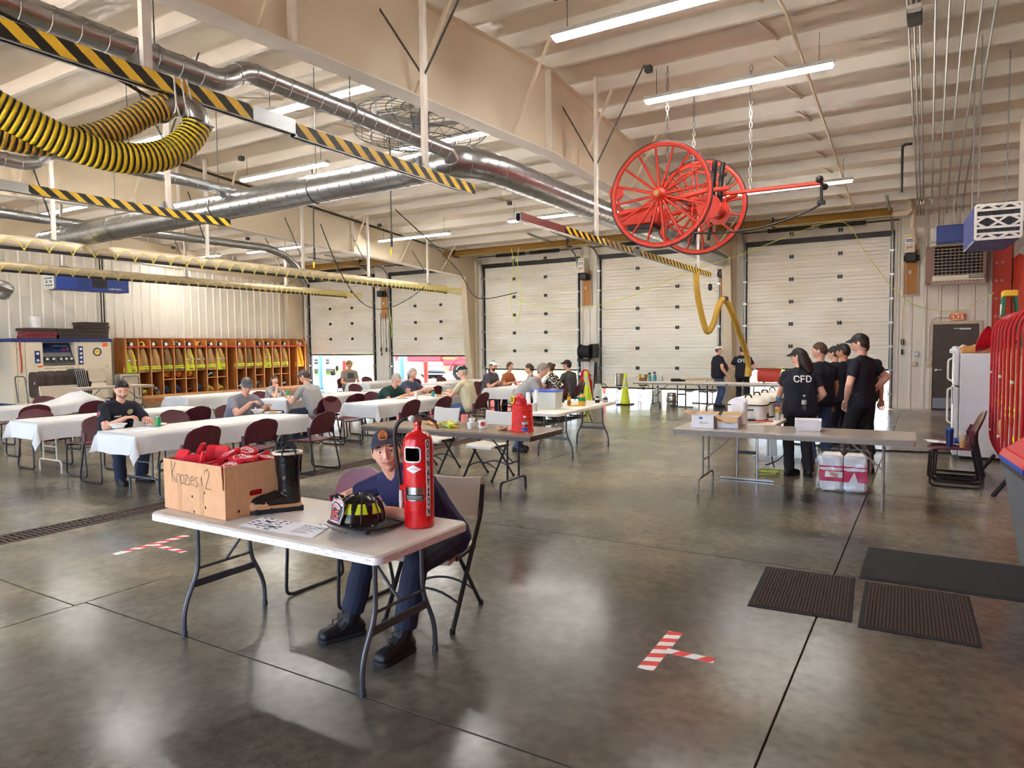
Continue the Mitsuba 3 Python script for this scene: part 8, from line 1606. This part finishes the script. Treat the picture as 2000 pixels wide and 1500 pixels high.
def pickup(x_, y_):
    x, y = 0, 0; k = thing('pickup_truck', 'white pickup truck parked on the lawn edge, front seen under the leftmost door', 'truck')
    part(k, 'hood', rb(x-.95, x+.95, y, y+1.5, .55, 1.18, .08), 'truck_white', 40); part(k, 'cab', cat(frus(1.9, 1.9, 0, 1.5, 1.4, .75).apply_translation([x, y+2.3, 1.15]), rb(x-.95, x+.95, y+1.4, y+3.4, .5, 1.2, .06)), 'truck_white', 40); part(k, 'bed', rb(x-.95, x+.95, y+3.4, y+5.3, .5, 1.25, .05), 'truck_white', 40); part(k, 'windscreen', mv(rbox(1.5, .02, .62, .01), (x, y+1.46, 1.55), rx=-18), 'glass_dark'); part(k, 'grille', rb(x-.62, x+.62, y-.03, y+.02, .72, 1.02, .02), 'glass_dark'); part(k, 'grille_bar', rb(x-.62, x+.62, y-.045, y-.02, .85, .90, .008), 'chrome'); part(k, 'emblem', cat(rbox(.16, .02, .05, .006, (x, y-.05, .875))), 'chrome')
    for s in (-1, 1): part(k, 'headlamp', rb(x+s*.78-.14, x+s*.78+.14, y-.03, y+.05, .78, 1.0, .02), 'chrome')
    part(k, 'bumper', rb(x-.98, x+.98, y-.16, y+.05, .42, .66, .04), 'chrome', 40); part(k, 'air_dam', rb(x-.85, x+.85, y-.05, y+.1, .25, .42, .02), 'dark_grey')
    for s in (-1, 1): wheel_(k, x+s*.8, y+.75, .40, .26, 'x'); wheel_(k, x+s*.8, y+4.3, .40, .26, 'x')
    for q in [q for q in scene if q.startswith(k+'__')]: scene[q]['to_world'] = T().translate([x_, y_, 0]).rotate([0, 0, 1], 42)
pickup(-32.3, 30.4)
def engine(x0, y):
    k = thing('fire_engine', 'red fire engine parked outside, seen under the second truck door', 'fire engine'); x1 = x0+7.4
    part(k, 'body', rb(x0, x0+3.3, y, y+2.4, .98, 2.9, .05), 'truck_red', 40); part(k, 'cab', rb(x0+3.35, x1, y, y+2.4, .78, 2.9, .08), 'truck_red', 40); part(k, 'stripe', cat(bx(x0, x0+3.3, y-.005, y, 1.30, 1.36), bx(x0+3.4, x1, y-.005, y, 1.12, 1.16)), 'mustard'); part(k, 'door_lettering', facing(centred(text('FIRE RESCUE', .09, .004, True)), (x0+3.75, y, 1.14), 'y-'), 'mustard'); part(k, 'lower_body', cat(rb(x0, x0+2.0, y+.05, y+2.35, .35, .98, .03), rb(x0+2.1, x0+3.3, y+.1, y+2.3, .45, .98, .02)), 'truck_white', 40); part(k, 'compartment_door', cat(bx(x0+.9, x0+1.4, y+.04, y+.05, .42, .92), bx(x0+1.48, x0+1.98, y+.04, y+.05, .42, .92)), 'light_grey'); part(k, 'fuel_tank', cyl(.22, 1.15, (x0+2.25, y+.25, .62), 18, 'x'), 'galv', 40); part(k, 'running_board', rb(x0+2.1, x0+4.0, y-.05, y+.25, .32, .40, .01), 'galv')
    part(k, 'pump_ladder', cat(*[tube([(x0+.35+i*.32, y-.03, .55), (x0+.75+i*.32, y-.03, 1.55)], .025, 5) for i in (0, .9)], *[tube([(x0+.35+.4*t, y-.03, .55+t), (x0+.64+.4*t, y-.03, .55+t)], .016, 5) for t in np.linspace(.1, .9, 4)]), 'galv'); part(k, 'fender', tube([(x0+4.45+.62*math.cos(t), y+.02, .5+.62*math.sin(t)) for t in np.linspace(0.05, math.pi-.05, 14)], .07, 6), 'truck_red', True)
    for x in (x0+.75, x0+4.45): wheel_(k, x, y+.2, .50, .3); wheel_(k, x, y+2.2, .50, .3)
engine(-24.0, 27.5)
def trailer(x, y):
    k = thing('utility_trailer', 'pale utility trailer outside, wheels seen under the fourth truck door', 'trailer'); part(k, 'deck', rb(x-1.4, x+2.2, y, y+1.9, .55, .75, .02), 'truck_white'); part(k, 'side_rail', rb(x-1.4, x+2.2, y, y+.05, .75, 1.2, .02), 'truck_white')
    for q in (-.1, .72): wheel_(k, x+q, y+.1, .34, .24)
    part(k, 'drop_leg', tube([(x-1.2, y+.1, .55), (x-1.2, y+.1, 0)], .04, 6), 'galv')
trailer(-7.25, 24.4)
k = thing('flat_trailer', 'grey trailer box standing on the lawn right of the man in the tan cap', 'trailer'); part(k, 'box', rb(-23.6, -22.6, 30, 31.6, .55, 1.45, .02), 'bin_grey'); part(k, 'deck', rb(-26.2, -22.6, 30, 31.6, .40, .52, .01), 'galv_dull'); part(k, 'strut', tube([(-25.0, 30.0, .52), (-23.6, 30.0, 1.3)], .05, 6), 'galv_dull'); wheel_(k, -23.0, 30.2, .36, .24)
k = thing('yard_frame', 'white slatted crate stack outside seen under the rightmost truck door', 'crate')
for i in range(5): part(k, 'slat', rb(-1.55, -.35, 23.0, 23.05, .15+.2*i, .27+.2*i, .005), 'truck_white')
for x in (-1.5, -.4): part(k, 'post', rb(x-.05, x+.05, 23.05, 23.15, 0, 1.1, .005), 'light_grey')
part(k, 'pallet', rb(-1.6, -.3, 22.9, 23.6, 0, .12, .01), 'light_grey'); part(k, 'yellow_tag', rbox(.3, .02, .12, .004, (-2.2, 22.9, .8)), 'yellow'); part(k, 'tag_post', tube([(-2.2, 22.93, 0), (-2.2, 22.93, .85)], .02, 6), 'yellow')
